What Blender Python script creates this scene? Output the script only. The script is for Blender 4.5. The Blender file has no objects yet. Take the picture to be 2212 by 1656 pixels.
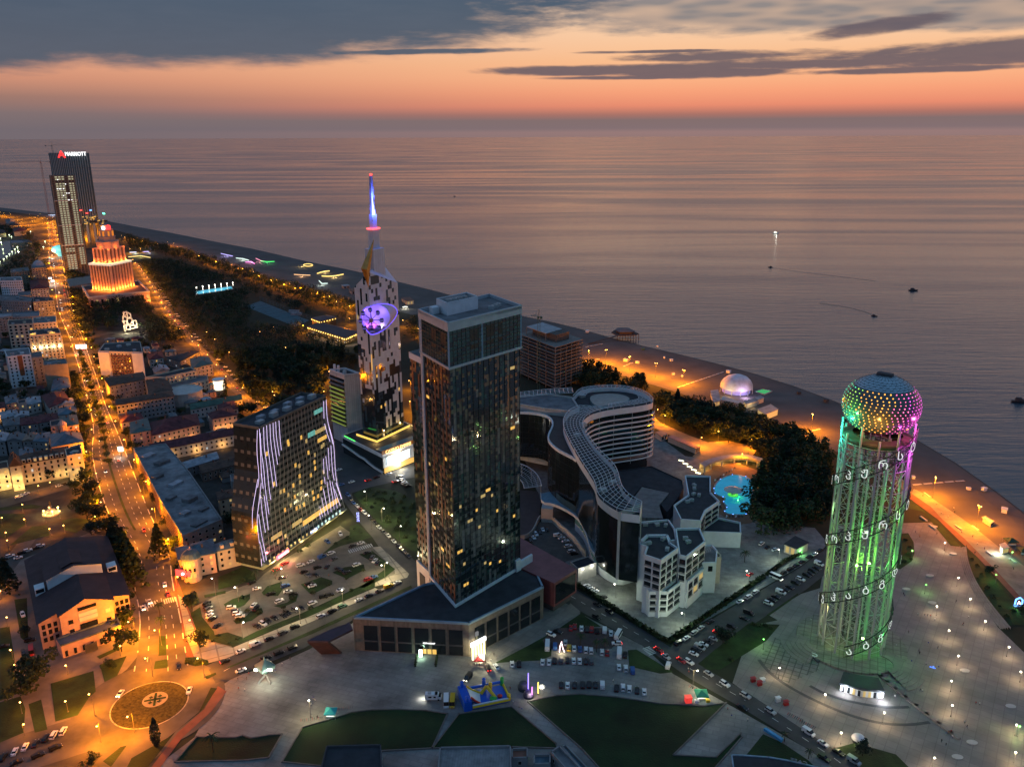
import bpy,math,random
from mathutils import Vector,Matrix
from mathutils.geometry import tessellate_polygon
random.seed(7)
C=bpy.context.scene.collection
SC=bpy.context.scene
# ------------------------------------------------------------------ camera
FPX,CAMH=1790.0,225.0
PITCH,ROLL=math.atan(533/FPX),math.atan(9/2212)
cp,sp,cr,sr=math.cos(PITCH),math.sin(PITCH),math.cos(ROLL),math.sin(ROLL)
U,V,F=Vector((1,0,0)),Vector((0,sp,cp)),Vector((0,cp,-sp))
RIGHT,UP=U*cr-V*sr,U*sr+V*cr
cam=bpy.data.cameras.new('camera');camo=bpy.data.objects.new('camera',cam);C.objects.link(camo)
m=Matrix.Identity(4)
for i in range(3):
 m[i][0],m[i][1],m[i][2]=RIGHT[i],UP[i],-F[i]
m[2][3]=CAMH
camo.matrix_world=m
cam.sensor_width=36;cam.sensor_fit='HORIZONTAL';cam.lens=FPX/2212*36
cam.clip_start=1;cam.clip_end=400000
SC.camera=camo
SC.view_settings.view_transform='Standard';SC.view_settings.look='None'
SC.view_settings.exposure=.0;SC.view_settings.gamma=1.0;SC.view_settings.use_curve_mapping=False
SC.cycles.max_bounces=6;SC.cycles.diffuse_bounces=2;SC.cycles.glossy_bounces=3
SC.cycles.transparent_max_bounces=6;SC.cycles.sample_clamp_indirect=4.0
SC.cycles.caustics_reflective=False;SC.cycles.caustics_refractive=False
FR={'A':(0,0,4096/2212),'R1':(0,500,1024/2211),'R2':(1024,600,1024/2211),'R3':(0,1250,1024/2211),'R4':(0,2017,1024/1615),'S1':(900,1500,800/1656),'S2':(1600,1150,800/1060),'S3':(2000,1250,1100/2143),'S4':(2000,1900,1200/2208),'T1':(3000,1400,1096/2161),'T2':(3000,2100,1096/1877),'T3':(700,2250,1200/2212),'T4':(1700,2400,1300/2212),'C1':(0,1050,620/2212),'C3':(0,1480,700/2212),'C4':(500,1300,800/2208),'D1':(880,1850,820/2212),'D2':(700,2250,800/2212),'D3':(3600,1900,496/1369),'D4':(1150,1100,500/2070),'K1':(1400,1050,260/615),'K2':(1300,1650,360/2208),'B1':(0,830,560/2208)}
def A(fr,x,y):
 a=FR[fr];k=2212/4096
 return((a[0]+x*a[2])*k,(a[1]+y*a[2])*k)
def ray(x,y):
 cx,cy=(x-1106)/FPX,-(y-828)/FPX
 return F+RIGHT*cx+UP*cy
CAM=Vector((0,0,CAMH))
def GA(x,y,z=.0):
 r=ray(x,y);return CAM+r*((z-CAMH)/r.z)
def G(fr,x,y,z=.0):
 return GA(*A(fr,x,y),z)
def Gs(fr,pts,z=.0):
 return[G(fr,x,y,z)for x,y in pts]
def hgt(fr,foot,top,zf=.0):
 """height of a point seen at TOP that stands straight over FOOT (on z = zf)"""
 p=G(fr,*foot,zf);d=math.hypot(p.x,p.y);r=ray(*A(fr,*top))
 return CAMH+r.z/math.hypot(r.x,r.y)*d
def onplane(fr,x,y,p0,nrm):
 r=ray(*A(fr,x,y));t=(p0-CAM).dot(nrm)/r.dot(nrm);return CAM+r*t
def lin(c):
 f=lambda v:v/12.92 if v<=.04045 else((v+.055)/1.055)**2.4
 return tuple(f(v/255)for v in c)
 # ------------------------------------------------------------------ world: dusk sky
W=bpy.data.worlds.new('World');SC.world=W;W.use_nodes=True
wt=W.node_tree;wt.nodes.clear()
def wn(t,**k):
 n=wt.nodes.new(t)
 for a,b in k.items():setattr(n,a,b)
 return n
def wl(a,b):wt.links.new(a,b)
def mth(op,a,b=None,c=None,clamp=False):
 n=wn('ShaderNodeMath',operation=op,use_clamp=clamp)
 for i,v in enumerate((a,b,c)):
  if v is None:continue
  if isinstance(v,(int,float)):n.inputs[i].default_value=v
  else:wl(v,n.inputs[i])
 return n.outputs[0]
def wmix(f,a,b):
 n=wn('ShaderNodeMix',data_type='RGBA')
 if isinstance(f,(int,float)):n.inputs[0].default_value=f
 else:wl(f,n.inputs[0])
 for s,v in((6,a),(7,b)):
  if isinstance(v,tuple):n.inputs[s].default_value=v+(1,)
  else:wl(v,n.inputs[s])
 return n.outputs[2]
def ramp(fac,stops):
 n=wn('ShaderNodeValToRGB');cr_=n.color_ramp;cr_.interpolation='LINEAR'
 while len(cr_.elements)>1:cr_.elements.remove(cr_.elements[-1])
 for i,(p,c)in enumerate(stops):
  e=cr_.elements[0]if i==0 else cr_.elements.new(p)
  e.position=p;e.color=lin(c)+(1,)
 wl(fac,n.inputs[0]);return n.outputs[0]
tc=wn('ShaderNodeTexCoord');sx=wn('ShaderNodeSeparateXYZ');wl(tc.outputs['Generated'],sx.inputs[0])
EL=mth('MULTIPLY',mth('ARCSINE',sx.outputs[2]),57.29578)
AZ=mth('MULTIPLY',mth('ARCTAN2',sx.outputs[0],sx.outputs[1]),57.29578)
ELN=mth('MULTIPLY',mth('POWER',mth('DIVIDE',mth('MAXIMUM',EL,.0),90.0),.5),1.0)
def ep(el):return math.sqrt(el/90)
hi=[(11,(184,158,150)),(15,(148,138,144)),(22,(102,116,136)),(35,(96,126,160)),(60,(98,136,178)),(90,(96,136,180))]
left=[(0,(116,106,112)),(.5,(116,106,112)),(1.4,(128,112,113)),(2.3,(158,121,110)),(3.3,(206,144,118)),(4.3,(226,160,128)),(5.2,(230,170,142)),(8,(214,168,142))]+hi
rgt=[(0,(148,120,118)),(.25,(152,122,120)),(.5,(132,112,114)),(1.0,(132,111,110)),(1.35,(172,116,104)),(1.9,(234,142,112)),(2.7,(248,162,122)),(3.6,(252,180,134)),(4.6,(250,190,142)),(6.2,(250,204,164)),(8,(245,208,174)),(9.4,(226,196,172))]+hi
cl=ramp(ELN,[(ep(e),c)for e,c in left]);crr=ramp(ELN,[(ep(e),c)for e,c in rgt])
mr=wn('ShaderNodeMapRange',interpolation_type='SMOOTHSTEP');wl(AZ,mr.inputs[0]);mr.inputs[1].default_value=-34;mr.inputs[2].default_value=12
sky=wmix(mr.outputs[0],cl,crr)
away=wn('ShaderNodeMapRange',interpolation_type='SMOOTHSTEP');wl(sx.outputs[1],away.inputs[0]);away.inputs[1].default_value=.75;away.inputs[2].default_value=-.35
back=ramp(ELN,[(0,(92,112,138)),(ep(10),(92,118,150)),(ep(40),(98,134,174)),(1,(96,136,180))])
sky=wmix(away.outputs[0],sky,back)
cv=wn('ShaderNodeCombineXYZ');wl(mth('MULTIPLY',AZ,.16),cv.inputs[0]);wl(mth('MULTIPLY',EL,.9),cv.inputs[1])
def noise(scale,detail,dist=.0,rough=.55,vec=None):
 n=wn('ShaderNodeTexNoise');n.inputs['Scale'].default_value=scale;n.inputs['Detail'].default_value=detail
 n.inputs['Distortion'].default_value=dist;n.inputs['Roughness'].default_value=rough
 wl((vec or cv).outputs[0],n.inputs['Vector']);return n.outputs['Fac']
n1,n2=noise(.8,8,.3,.62),noise(3.0,6,.2)
edge=mth('ADD',mth('MULTIPLY',mth('SUBTRACT',n1,.5),1.7),mth('MULTIPLY',mth('SUBTRACT',n2,.5),.7))
def azel(x,y):
 r=ray(x,y);return math.degrees(math.atan2(r.x,r.y)),math.degrees(math.atan2(r.z,math.hypot(r.x,r.y)))
def cloud(x,y,dx,dy,k=.5,soft=.5,slope=.0):
 a0,e0=azel(x,y);ra,re=dx/FPX*57.3,dy/FPX*57.3
 da=mth('DIVIDE',mth('SUBTRACT',AZ,a0),ra)
 de=mth('DIVIDE',mth('SUBTRACT',mth('SUBTRACT',EL,e0),mth('MULTIPLY',mth('SUBTRACT',AZ,a0),slope)),re)
 d=mth('ADD',mth('MULTIPLY',da,da),mth('MULTIPLY',de,de))
 v=mth('ADD',mth('SUBTRACT',1.0,d),mth('MULTIPLY',edge,k))
 q=wn('ShaderNodeMapRange',interpolation_type='SMOOTHSTEP');wl(v,q.inputs[0]);q.inputs[1].default_value=0;q.inputs[2].default_value=soft
 return q.outputs[0]
def cmax(lst):
 o=lst[0]
 for v in lst[1:]:o=mth('MAXIMUM',o,v)
 return o
big=cmax([cloud(250,10,720,116,.40,.5),cloud(640,5,640,106,.55,.6),cloud(1000,15,330,60,.95,.8,.05),cloud(-300,25,500,106,.4,.5),cloud(900,112,260,7,1.3,.9,.02)])
st=cmax([cloud(1330,152,330,13,1.0,.7),cloud(1500,158,240,12,1.0,.7),cloud(1350,168,200,5,1.0,.8),cloud(2050,122,520,26,1.3,.8,-.02),cloud(1850,134,420,14,1.2,.8),cloud(1650,118,330,12,1.5,.9),cloud(2250,105,420,26,1.0,.8),cloud(1880,62,160,16,1.2,.9,.11),cloud(2010,150,330,7,1.2,.8),cloud(1400,112,180,4,1.2,.8)])
hz=cmax([cloud(1750,12,620,54,.8,.7),cloud(2300,10,420,40,.8,.7),cloud(1450,40,280,34,1.2,.9)])
hzt=wn('ShaderNodeTexVoronoi',feature='SMOOTH_F1');hzt.inputs['Scale'].default_value=3.2;wl(cv.outputs[0],hzt.inputs['Vector'])
hzc=wmix(mth('MULTIPLY',mth('SUBTRACT',hzt.outputs['Distance'],.25),1.1,clamp=True),lin((116,120,128)),lin((224,186,156)))
sky=wmix(mth('MULTIPLY',hz,.85),sky,hzc)
stc=wmix(n2,lin((92,88,100)),lin((112,98,104)))
sky=wmix(mth('MULTIPLY',st,.93),sky,stc)
bw=wn('ShaderNodeMapRange');wl(EL,bw.inputs[0]);bw.inputs[1].default_value=4.8;bw.inputs[2].default_value=9.5
bgc=wmix(bw.outputs[0],lin((78,92,108)),lin((58,86,110)))
bgc=wmix(mth('MULTIPLY',mth('SUBTRACT',n1,.42),1.6,clamp=True),bgc,lin((82,98,116)))
sky=wmix(mth('MULTIPLY',big,.96),sky,bgc)
bg=wn('ShaderNodeBackground');bg.inputs[1].default_value=1.0;wl(sky,bg.inputs[0])
wo=wn('ShaderNodeOutputWorld');wl(bg.outputs[0],wo.inputs[0])
W.cycles.sampling_method='MANUAL';W.cycles.sample_map_resolution=512
# ------------------------------------------------------------------ materials
MATS={}
def M(name,rgb=(.3,.3,.3),rough=.75,metal=.0,emit=None,es=.0,var=.18,sc=.25,sampled=True,spec=.4,ior=1.45,bump=.0,bsc=3.0):
 if name in MATS:return MATS[name]
 mt=bpy.data.materials.new(name);mt.use_nodes=True;t=mt.node_tree
 b=t.nodes['Principled BSDF'];b.inputs['Roughness'].default_value=rough;b.inputs['Metallic'].default_value=metal
 b.inputs['Base Color'].default_value=tuple(rgb)+(1,);b.inputs['Specular IOR Level'].default_value=spec;b.inputs['IOR'].default_value=ior
 if emit:
  b.inputs['Emission Color'].default_value=tuple(emit)+(1,);b.inputs['Emission Strength'].default_value=es
 if var>0:
  g=t.nodes.new('ShaderNodeNewGeometry');n=t.nodes.new('ShaderNodeTexNoise')
  n.inputs['Scale'].default_value=sc;n.inputs['Detail'].default_value=6;n.inputs['Roughness'].default_value=.6
  t.links.new(g.outputs['Position'],n.inputs['Vector'])
  mr=t.nodes.new('ShaderNodeMapRange');t.links.new(n.outputs['Fac'],mr.inputs[0])
  mr.inputs[1].default_value=.25;mr.inputs[2].default_value=.75;mr.inputs[3].default_value=1-var*1.6;mr.inputs[4].default_value=1+var*1.6
  mx=t.nodes.new('ShaderNodeMix');mx.data_type='RGBA';mx.blend_type='MULTIPLY';mx.inputs[0].default_value=1
  mx.inputs[6].default_value=tuple(rgb)+(1,);t.links.new(mr.outputs[0],mx.inputs[7]);t.links.new(mx.outputs[2],b.inputs['Base Color'])
 if bump>0:
  g=t.nodes.new('ShaderNodeNewGeometry');n=t.nodes.new('ShaderNodeTexNoise');n.inputs['Scale'].default_value=bsc;n.inputs['Detail'].default_value=4
  t.links.new(g.outputs['Position'],n.inputs['Vector']);bp=t.nodes.new('ShaderNodeBump');bp.inputs['Strength'].default_value=bump;bp.inputs['Distance'].default_value=.3
  t.links.new(n.outputs['Fac'],bp.inputs['Height']);t.links.new(bp.outputs[0],b.inputs['Normal'])
 if not sampled:mt.cycles.emission_sampling='NONE'
 MATS[name]=mt;return mt
def pattern(mt,kind,scale,rot=.0,dark=.6,w=.04):
 """joint lines of paving or boards, laid in world metres"""
 t=mt.node_tree;b=t.nodes['Principled BSDF'];src=b.inputs['Base Color'].links[0].from_socket
 g=t.nodes.new('ShaderNodeNewGeometry');mp=t.nodes.new('ShaderNodeMapping');mp.inputs['Rotation'].default_value=(0,0,rot)
 t.links.new(g.outputs['Position'],mp.inputs['Vector'])
 n=t.nodes.new('ShaderNodeTexBrick');n.inputs['Scale'].default_value=1;n.offset=.5 if kind=='brick' else .0
 n.inputs['Brick Width'].default_value=scale[0];n.inputs['Row Height'].default_value=scale[1];n.inputs['Mortar Size'].default_value=w
 n.inputs['Color1'].default_value=(1,1,1,1);n.inputs['Color2'].default_value=(.84,.84,.84,1);n.inputs['Mortar'].default_value=(dark,dark,dark,1)
 t.links.new(mp.outputs[0],n.inputs['Vector'])
 mx=t.nodes.new('ShaderNodeMix');mx.data_type='RGBA';mx.blend_type='MULTIPLY';mx.inputs[0].default_value=1
 t.links.new(src,mx.inputs[6]);t.links.new(n.outputs['Color'],mx.inputs[7]);t.links.new(mx.outputs[2],b.inputs['Base Color'])
 return mt
asphalt=M('asphalt',(.055,.054,.054),.8,var=.2,sc=.12)
asphalt_warm=M('avenue_asphalt',(.10,.09,.08),.85,var=.3,sc=.06,spec=.12)
paving=pattern(M('plaza_paving',(.20,.195,.185),.8,var=.36,sc=.05),'brick',(5,2.5),.35,.78,.2)
paving2=pattern(M('promenade_paving',(.22,.20,.18),.8,var=.16,sc=.09),'grid',(4,4),.6,.72,.14)
paving_pale=pattern(M('kerb_paving',(.34,.31,.26),.8,var=.12,sc=.2),'grid',(7,7),-.45,.55,.35)
paving_red=M('red_path',(.17,.06,.05),.8,var=.15)
lawn_m=M('lawn',(.018,.038,.008),.9,var=.6,sc=.07,bump=.6,bsc=1.5)
lawn_d=M('plaza_lawn',(.008,.025,.006),.9,var=.6,sc=.035,bump=.6,bsc=1.5)
soil=M('park_soil',(.020,.024,.012),.95,var=.4,sc=.03)
cityg=M('city_ground',(.06,.055,.048),.9,var=.4,sc=.06,spec=.1)
sandm=M('beach_shingle',(.105,.092,.084),.95,var=.2,sc=.03)
wetm=M('wet_shingle',(.028,.027,.028),.6,var=.2,sc=.05)
white=M('white_render',(.64,.66,.67),.7,var=.08)
pale=M('pale_render',(.46,.44,.40),.75,var=.12)
cream=M('cream_render',(.48,.42,.32),.8,var=.12)
pinkw=M('pink_render',(.46,.30,.25),.8,var=.14)
beige=M('beige_render',(.26,.22,.16),.8,var=.14)
grey=M('grey_render',(.22,.22,.22),.8,var=.15)
dgrey=M('dark_grey',(.06,.06,.065),.8,var=.2)
concrete=M('concrete',(.20,.175,.15),.9,var=.22,sc=.4)
def seam(m_,w,r_,d_=.72):return pattern(m_,'grid',(w,40),r_,d_,.09)
roof_grey=M('grey_roof',(.13,.135,.14),.85,var=.35,sc=.15)
roof_dark=M('dark_roof',(.035,.037,.042),.85,var=.25,sc=.2)
roof_blue=seam(M('blue_tin',(.075,.125,.16),.5,var=.38,sc=.2),1.3,.2)
roof_teal=seam(M('teal_tin',(.04,.10,.10),.5,var=.38,sc=.2),1.3,1.3)
roof_green=seam(M('green_tin',(.035,.085,.06),.55,var=.38,sc=.2),1.3,.3)
roof_red=seam(M('red_tile',(.10,.028,.032),.8,var=.42,sc=.3),1.3,1.75)
roof_brown=seam(M('brown_tile',(.085,.05,.035),.8,var=.42,sc=.3),1.3,.15)
roof_light=seam(M('light_tin',(.28,.31,.34),.55,var=.38,sc=.2),1.3,.25)
purple=M('plum_tin',(.055,.028,.030),.7,var=.2,sc=.2)
steel=M('painted_steel',(.36,.37,.36),.5,var=.08)
steel_d=M('dark_steel',(.03,.034,.036),.6,var=.1)
poles=M('lamp_post_paint',(.12,.11,.10),.6,var=0)
glass=M('window_glass',(.012,.016,.02),.12,spec=.5,ior=1.55,var=0)
glass_b=M('blue_glass',(.02,.04,.055),.1,spec=.5,ior=1.8,var=.1)
glass_t=M('tower_glass',(.010,.020,.021),.06,spec=.5,ior=2.1,var=.2,sc=.15)
warm=M('lit_window_warm',(.3,.2,.1),.5,emit=(1,.56,.10),es=.85,var=0,sampled=False)
warm2=M('lit_window_soft',(.3,.25,.1),.5,emit=(1,.68,.25),es=.42,var=0,sampled=False)
coolw=M('lit_window_cool',(.3,.3,.3),.5,emit=(.8,.95,1),es=.5,var=0,sampled=False)
def E(name,rgb,es,sampled=False):return M(name,(.02,.02,.02),.6,emit=rgb,es=es,var=0,sampled=sampled)
lamp_or=E('sodium_lamp',(1,.50,.12),14)
lamp_wh=E('white_lamp',(1,.93,.78),14)
lamp_gr=E('green_lamp',(.2,1,.15),8)
red_l=E('red_light',(1,.04,.03),6)
head_l=E('head_light',(1,.92,.75),9)
sign_w=E('white_sign',(1,1,1),3)
sign_or=E('orange_sign',(1,.55,.16),3)
tyre=M('tyre',(.015,.015,.015),.9,var=0)
bark=M('bark',(.06,.045,.03),.95,var=.2)
leafA=M('leaf_dark',(.018,.034,.012),.8,var=.55,sc=.35)
leafB=M('leaf_mid',(.030,.046,.014),.8,var=.5,sc=.35)
leafC=M('leaf_pine',(.012,.026,.016),.85,var=.5,sc=.35)
palm_m=M('palm_leaf',(.02,.04,.015),.7,var=.3)
# ------------------------------------------------------------------ mesh building
ORG={}
class MB:
 def __init__(s):s.v,s.f,s.mi=[],[],[]
 def add(s,vs,fs,mi=0):
  o=len(s.v);s.v+=[Vector(p)for p in vs]
  for f in fs:s.f.append([o+i for i in f]);s.mi.append(mi)
  return s
 def quad(s,a,b,c,d,mi=0):return s.add((a,b,c,d),((0,1,2,3),),mi)
 def box(s,c,size,rz=.0,mi=0):
  """c is the centre of the bottom face"""
  c=Vector(c);x,y,z=size[0]/2,size[1]/2,size[2];ca,sa=math.cos(rz),math.sin(rz)
  P=[(c.x+a*ca-b*sa,c.y+a*sa+b*ca,c.z+h)for h in(0,z)for a,b in((-x,-y),(x,-y),(x,y),(-x,y))]
  return s.add(P,((3,2,1,0),(4,5,6,7),(0,1,5,4),(1,2,6,5),(2,3,7,6),(3,0,4,7)),mi)
 def prism(s,poly,z0,z1,mi=0,top=True,bot=False,mit=None):
  poly=ccw(poly);n=len(poly)
  P=[(p[0],p[1],z0)for p in poly]+[(p[0],p[1],z1)for p in poly]
  s.add(P,[(i,(i+1)%n,n+(i+1)%n,n+i)for i in range(n)],mi)
  if top:s.flat(poly,z1,mi if mit is None else mit)
  if bot:s.flat(poly,z0,mi,down=True)
  return s
 def flat(s,poly,z,mi=0,down=False):
  poly=ccw(poly);P=[Vector((p[0],p[1],z))for p in poly]
  tr=[tuple(t)for t in tessellate_polygon([P])]
  fs=[]
  for t in tr:
   a,b,c=(P[i]for i in t)
   up=(b-a).cross(c-a).z>0
   fs.append(t if up!=down else t[::-1])
  return s.add(P,fs,mi)
 def band(s,pts,z0,z1,w,mi=0,closed=True,inset=.0):
  """a wall of thickness w along pts (parapet, kerb)"""
  n=len(pts);k=n if closed else n-1
  for i in range(k):
   a,b=Vector(pts[i][:2]),Vector(pts[(i+1)%n][:2]);d=b-a
   if d.length<1e-4:continue
   d.normalize();a2,b2=a-d*w*.5,b+d*w*.5
   nn=Vector((-d.y,d.x))*w/2;off=Vector((-d.y,d.x))*inset
   q=[a2+nn+off,a2-nn+off,b2-nn+off,b2+nn+off]
   s.prism([(p.x,p.y)for p in q],z0,z1,mi)
  return s
 def tube(s,p,q,r,n=5,mi=0,r2=None,caps=True):
  p,q=Vector(p),Vector(q);d=q-p
  if d.length<1e-5:return s
  d.normalize();u=d.cross(Vector((0,0,1))if abs(d.z)<.9 else Vector((1,0,0)));u.normalize();w=d.cross(u);r2=r if r2 is None else r2
  R=[(u*math.cos(2*math.pi*i/n)+w*math.sin(2*math.pi*i/n))for i in range(n)]
  s.add([p+a*r for a in R]+[q+a*r2 for a in R],[(i,(i+1)%n,n+(i+1)%n,n+i)for i in range(n)]+([tuple(range(n))[::-1],tuple(range(n,2*n))]if caps else[]),mi)
  return s
 def path(s,pts,r,n=5,mi=0,closed=False):
  for a,b in zip(pts,pts[1:]+(pts[:1]if closed else[])):s.tube(a,b,r,n,mi)
  return s
 def lathe(s,c,prof,n=16,mi=0,a0=0,a1=2*math.pi):
  c=Vector(c);full=abs(a1-a0-2*math.pi)<1e-6;k=n if full else n+1
  P=[]
  for r,z in prof:
   for i in range(k):
    a=a0+(a1-a0)*i/n;P.append((c.x+r*math.cos(a),c.y+r*math.sin(a),c.z+z))
  fs=[]
  for j in range(len(prof)-1):
   for i in range(n):
    i2=(i+1)%k;fs.append((j*k+i,j*k+i2,(j+1)*k+i2,(j+1)*k+i))
  return s.add(P,fs,mi)
 def strip(s,A_,B_,z,mi=0):
  for i in range(len(A_)-1):
   s.quad((A_[i][0],A_[i][1],z),(B_[i][0],B_[i][1],z),(B_[i+1][0],B_[i+1][1],z),(A_[i+1][0],A_[i+1][1],z),mi)
  return s
 def build(s,name,mats,parent=None,base=None,smooth=False):
  if base is None:base=ORG.get(parent.name,Vector())if parent else Vector()
  base=Vector(base);me=bpy.data.meshes.new(name)
  me.from_pydata([tuple(p-base)for p in s.v],[],s.f)
  for mt in(mats if isinstance(mats,(list,tuple))else[mats]):me.materials.append(mt)
  if any(s.mi):me.polygons.foreach_set('material_index',s.mi)
  if smooth:me.polygons.foreach_set('use_smooth',[True]*len(s.f))
  me.update();o=bpy.data.objects.new(name,me);C.objects.link(o)
  if parent:o.parent=parent;ORG[o.name]=base
  else:o.location=base;ORG[o.name]=base
  return o
def ccw(poly):
 a=sum(poly[i][0]*poly[(i+1)%len(poly)][1]-poly[(i+1)%len(poly)][0]*poly[i][1]for i in range(len(poly)))
 return list(poly)if a>0 else list(poly)[::-1]
def cen(poly):
 return Vector((sum(p[0]for p in poly)/len(poly),sum(p[1]for p in poly)/len(poly),0))
def inset(poly,d):
 """offset a simple polygon inwards by d"""
 poly=ccw(poly);n=len(poly);out=[]
 for i in range(n):
  p0,p1,p2=(Vector(poly[j%n][:2])for j in(i-1,i,i+1))
  a,b=(p1-p0).normalized(),(p2-p1).normalized();n1,n2=Vector((-a.y,a.x)),Vector((-b.y,b.x))
  k=n1+n2;k=k/max(.35,1+n1.dot(n2));out.append((p1.x+k.x*d,p1.y+k.y*d))
 return out
def smoothp(pts,it=2,closed=False):
 pts=[Vector(p)for p in pts]
 for _ in range(it):
  o=[]if closed else[pts[0]]
  for i in range(len(pts)if closed else len(pts)-1):
   a,b=pts[i],pts[(i+1)%len(pts)];o+=[a*.75+b*.25,a*.25+b*.75]
  if not closed:o.append(pts[-1])
  pts=o
 return pts
def tag(o,label,cat=None,group=None,kind=None):
 if label:o['label']=label
 if cat:o['category']=cat
 if group:o['group']=group
 if kind:o['kind']=kind
 return o
def thing(name,label,cat,loc=(0,0,0),rz=.0,group=None):
 o=bpy.data.objects.new(name,None);C.objects.link(o);o.empty_display_size=2
 o.location=loc;o.rotation_euler=(0,0,rz);ORG[o.name]=Vector(loc);return tag(o,label,cat,group)
def kids(o):return[c for c in ALLKIDS.get(o.name,())]
ALLKIDS={}
def proto(root):
 """remember a finished thing for copying"""
 def rec(o):return(o,[rec(c)for c in o.children])
 return rec(root)
def dup(tree,loc,rz=.0,label=None,group=None,scale=None,swap=None,first=[]):
 def rec(t,par):
  o=t[0].copy();C.objects.link(o)
  if par:o.parent=par
  for c in t[1]:rec(c,o)
  return o
 r=rec(tree,None);r.location=loc;r.rotation_euler=(0,0,rz)
 if scale:r.scale=(scale,)*3 if isinstance(scale,(int,float))else scale
 if label:r['label']=label
 if group:r['group']=group
 return r
def drop(tree):
 for t in tree[1]:drop(t)
 bpy.data.objects.remove(tree[0],do_unlink=True)
def lamp_light(name,loc,rgb,watt,parent=None,r=.25,spot=None):
 l=bpy.data.lights.new(name,'SPOT' if spot else 'POINT');l.energy=watt;l.color=rgb;l.shadow_soft_size=r
 if spot:l.spot_size=math.radians(spot);l.spot_blend=.6
 o=bpy.data.objects.new(name,l);C.objects.link(o);o.location=loc
 if parent:o.parent=parent
 return o
ORDW='zeroth first second third fourth fifth sixth seventh eighth ninth tenth eleventh twelfth thirteenth fourteenth fifteenth sixteenth seventeenth eighteenth nineteenth twentieth'.split()
TENS={20:'twenty',30:'thirty',40:'forty',50:'fifty',60:'sixty',70:'seventy',80:'eighty',90:'ninety'}
def ordw(n):
 if n<=20:return ORDW[n]
 t,u=n//10*10,n%10
 return TENS[t]+'-'+ORDW[u]if u else TENS[t][:-1]+'ieth'
def text_mesh(s,size):
 """flat letters as verts/faces in the x (along) / z (up) plane, centred"""
 c=bpy.data.curves.new('lettering','FONT');c.body=s;c.size=size;c.align_x='CENTER';c.align_y='CENTER';c.extrude=size*.04;c.resolution_u=3
 o=bpy.data.objects.new('lettering',c);me=bpy.data.meshes.new_from_object(o)
 V_=[Vector((v.co.x,0,v.co.y))+Vector((0,-v.co.z,0))for v in me.vertices];F_=[tuple(p.vertices)for p in me.polygons]
 bpy.data.objects.remove(o);bpy.data.curves.remove(c);bpy.data.meshes.remove(me);return V_,F_
def put_text(mb,s,size,pos,along,up=Vector((0,0,1)),mi=0,wid=None,side=None):
 """lettering at pos, reading along ALONG, facing along x up"""
 V_,F_=text_mesh(s,size);a=Vector(along).normalized();u=Vector(up).normalized();n=a.cross(u)
 k=1.0
 if wid:k=wid/max(1e-6,max(v.x for v in V_)-min(v.x for v in V_))
 P_=[Vector(pos)+a*v.x*k+u*v.z+n*(-v.y)for v in V_]
 if side is None:return mb.add(P_,F_,mi)
 ym=min(v.y for v in V_);fr_=[f for f in F_ if all(V_[i].y<ym+1e-4 for i in f)];mb.add(P_,fr_,mi);return mb.add(P_,[f for f in F_ if f not in set(fr_)],side)
 # ================================================================== ground, sea, streets
def sheet(name,poly,lev,mat,kind='structure'):
 mb=MB();mb.flat([(p.x,p.y)if hasattr(p,'x')else p for p in poly],lev*.04);o=mb.build(name,mat);o['kind']=kind;return o
def sheets(name,polys,lev,mat,kind='structure'):
 mb=MB()
 for p in polys:mb.flat([(q.x,q.y)for q in p],lev*.04)
 o=mb.build(name,mat);o['kind']=kind;return o
def resamp(pts,n):
 pts=[Vector((p.x,p.y,0))for p in pts];L=[0]
 for a,b in zip(pts,pts[1:]):L.append(L[-1]+(b-a).length)
 out=[]
 for i in range(n):
  t=L[-1]*i/(n-1);j=max(k for k in range(len(L))if L[k]<=t+1e-6);j=min(j,len(pts)-2)
  out.append(pts[j].lerp(pts[j+1],(t-L[j])/(L[j+1]-L[j])))
 return out
shore=[GA(*p)for p in((-900,417),(-400,430),(-150,440),(0,447),(110,460),(210,472),(300,489),(375,502),(470,521),(553,536),(678,565),(793,586),(840,600),(953,627),(1003,641),(1125,679),(1280,708),(1324,726),(1377,740),(1496,766),(1620,797),(1674,812),(1812,861),(1900,897),(1987,938),(2086,1003),(2212,1093),(2420,1260),(2700,1550))]
inland=[GA(*p)for p in((-900,420),(-400,434),(-150,446),(0,455),(110,469),(200,484),(270,503),(400,540),(553,590),(640,622),(700,634),(770,652),(870,672),(1000,715),(1130,752),(1252,788),(1330,806),(1413,832),(1496,857),(1607,893),(1674,907),(1795,968),(1900,1010),(1962,1066),(2049,1134),(2130,1200),(2212,1300),(2400,1500),(2600,1800))]
ss,ii=smoothp(resamp(shore,60),1),smoothp(resamp(inland,60),1)
n=min(len(ss),len(ii))
mb=MB()
rows=[]
for k,(t,z)in enumerate(((0,.06),(.35,.10),(.72,-.15),(.93,-.95))):
 rows.append([(ii[i].lerp(ss[i],t).x,ii[i].lerp(ss[i],t).y,z)for i in range(n)])
for a,b in zip(rows,rows[1:]):
 for i in range(n-1):mb.quad(a[i],a[i+1],b[i+1],b[i])
o=mb.build('beach',sandm,smooth=True);o['kind']='structure'
mb=MB();rows=[rows[-1]]+[[(ii[i].lerp(ss[i],t).x,ii[i].lerp(ss[i],t).y,z)for i in range(n)]for t,z in((1.0,-1.5),(1.35,-4.5))]
for a,b in zip(rows,rows[1:]):
 for i in range(n-1):mb.quad(a[i],a[i+1],b[i+1],b[i])
o=mb.build('waterline',wetm,smooth=True);o['kind']='structure'
ground_poly=[(p.x,p.y)for p in ii]+[(900,-600),(-9000,-600),(-9000,ii[0].y)]
sheet('ground',ground_poly,0,soil)
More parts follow.
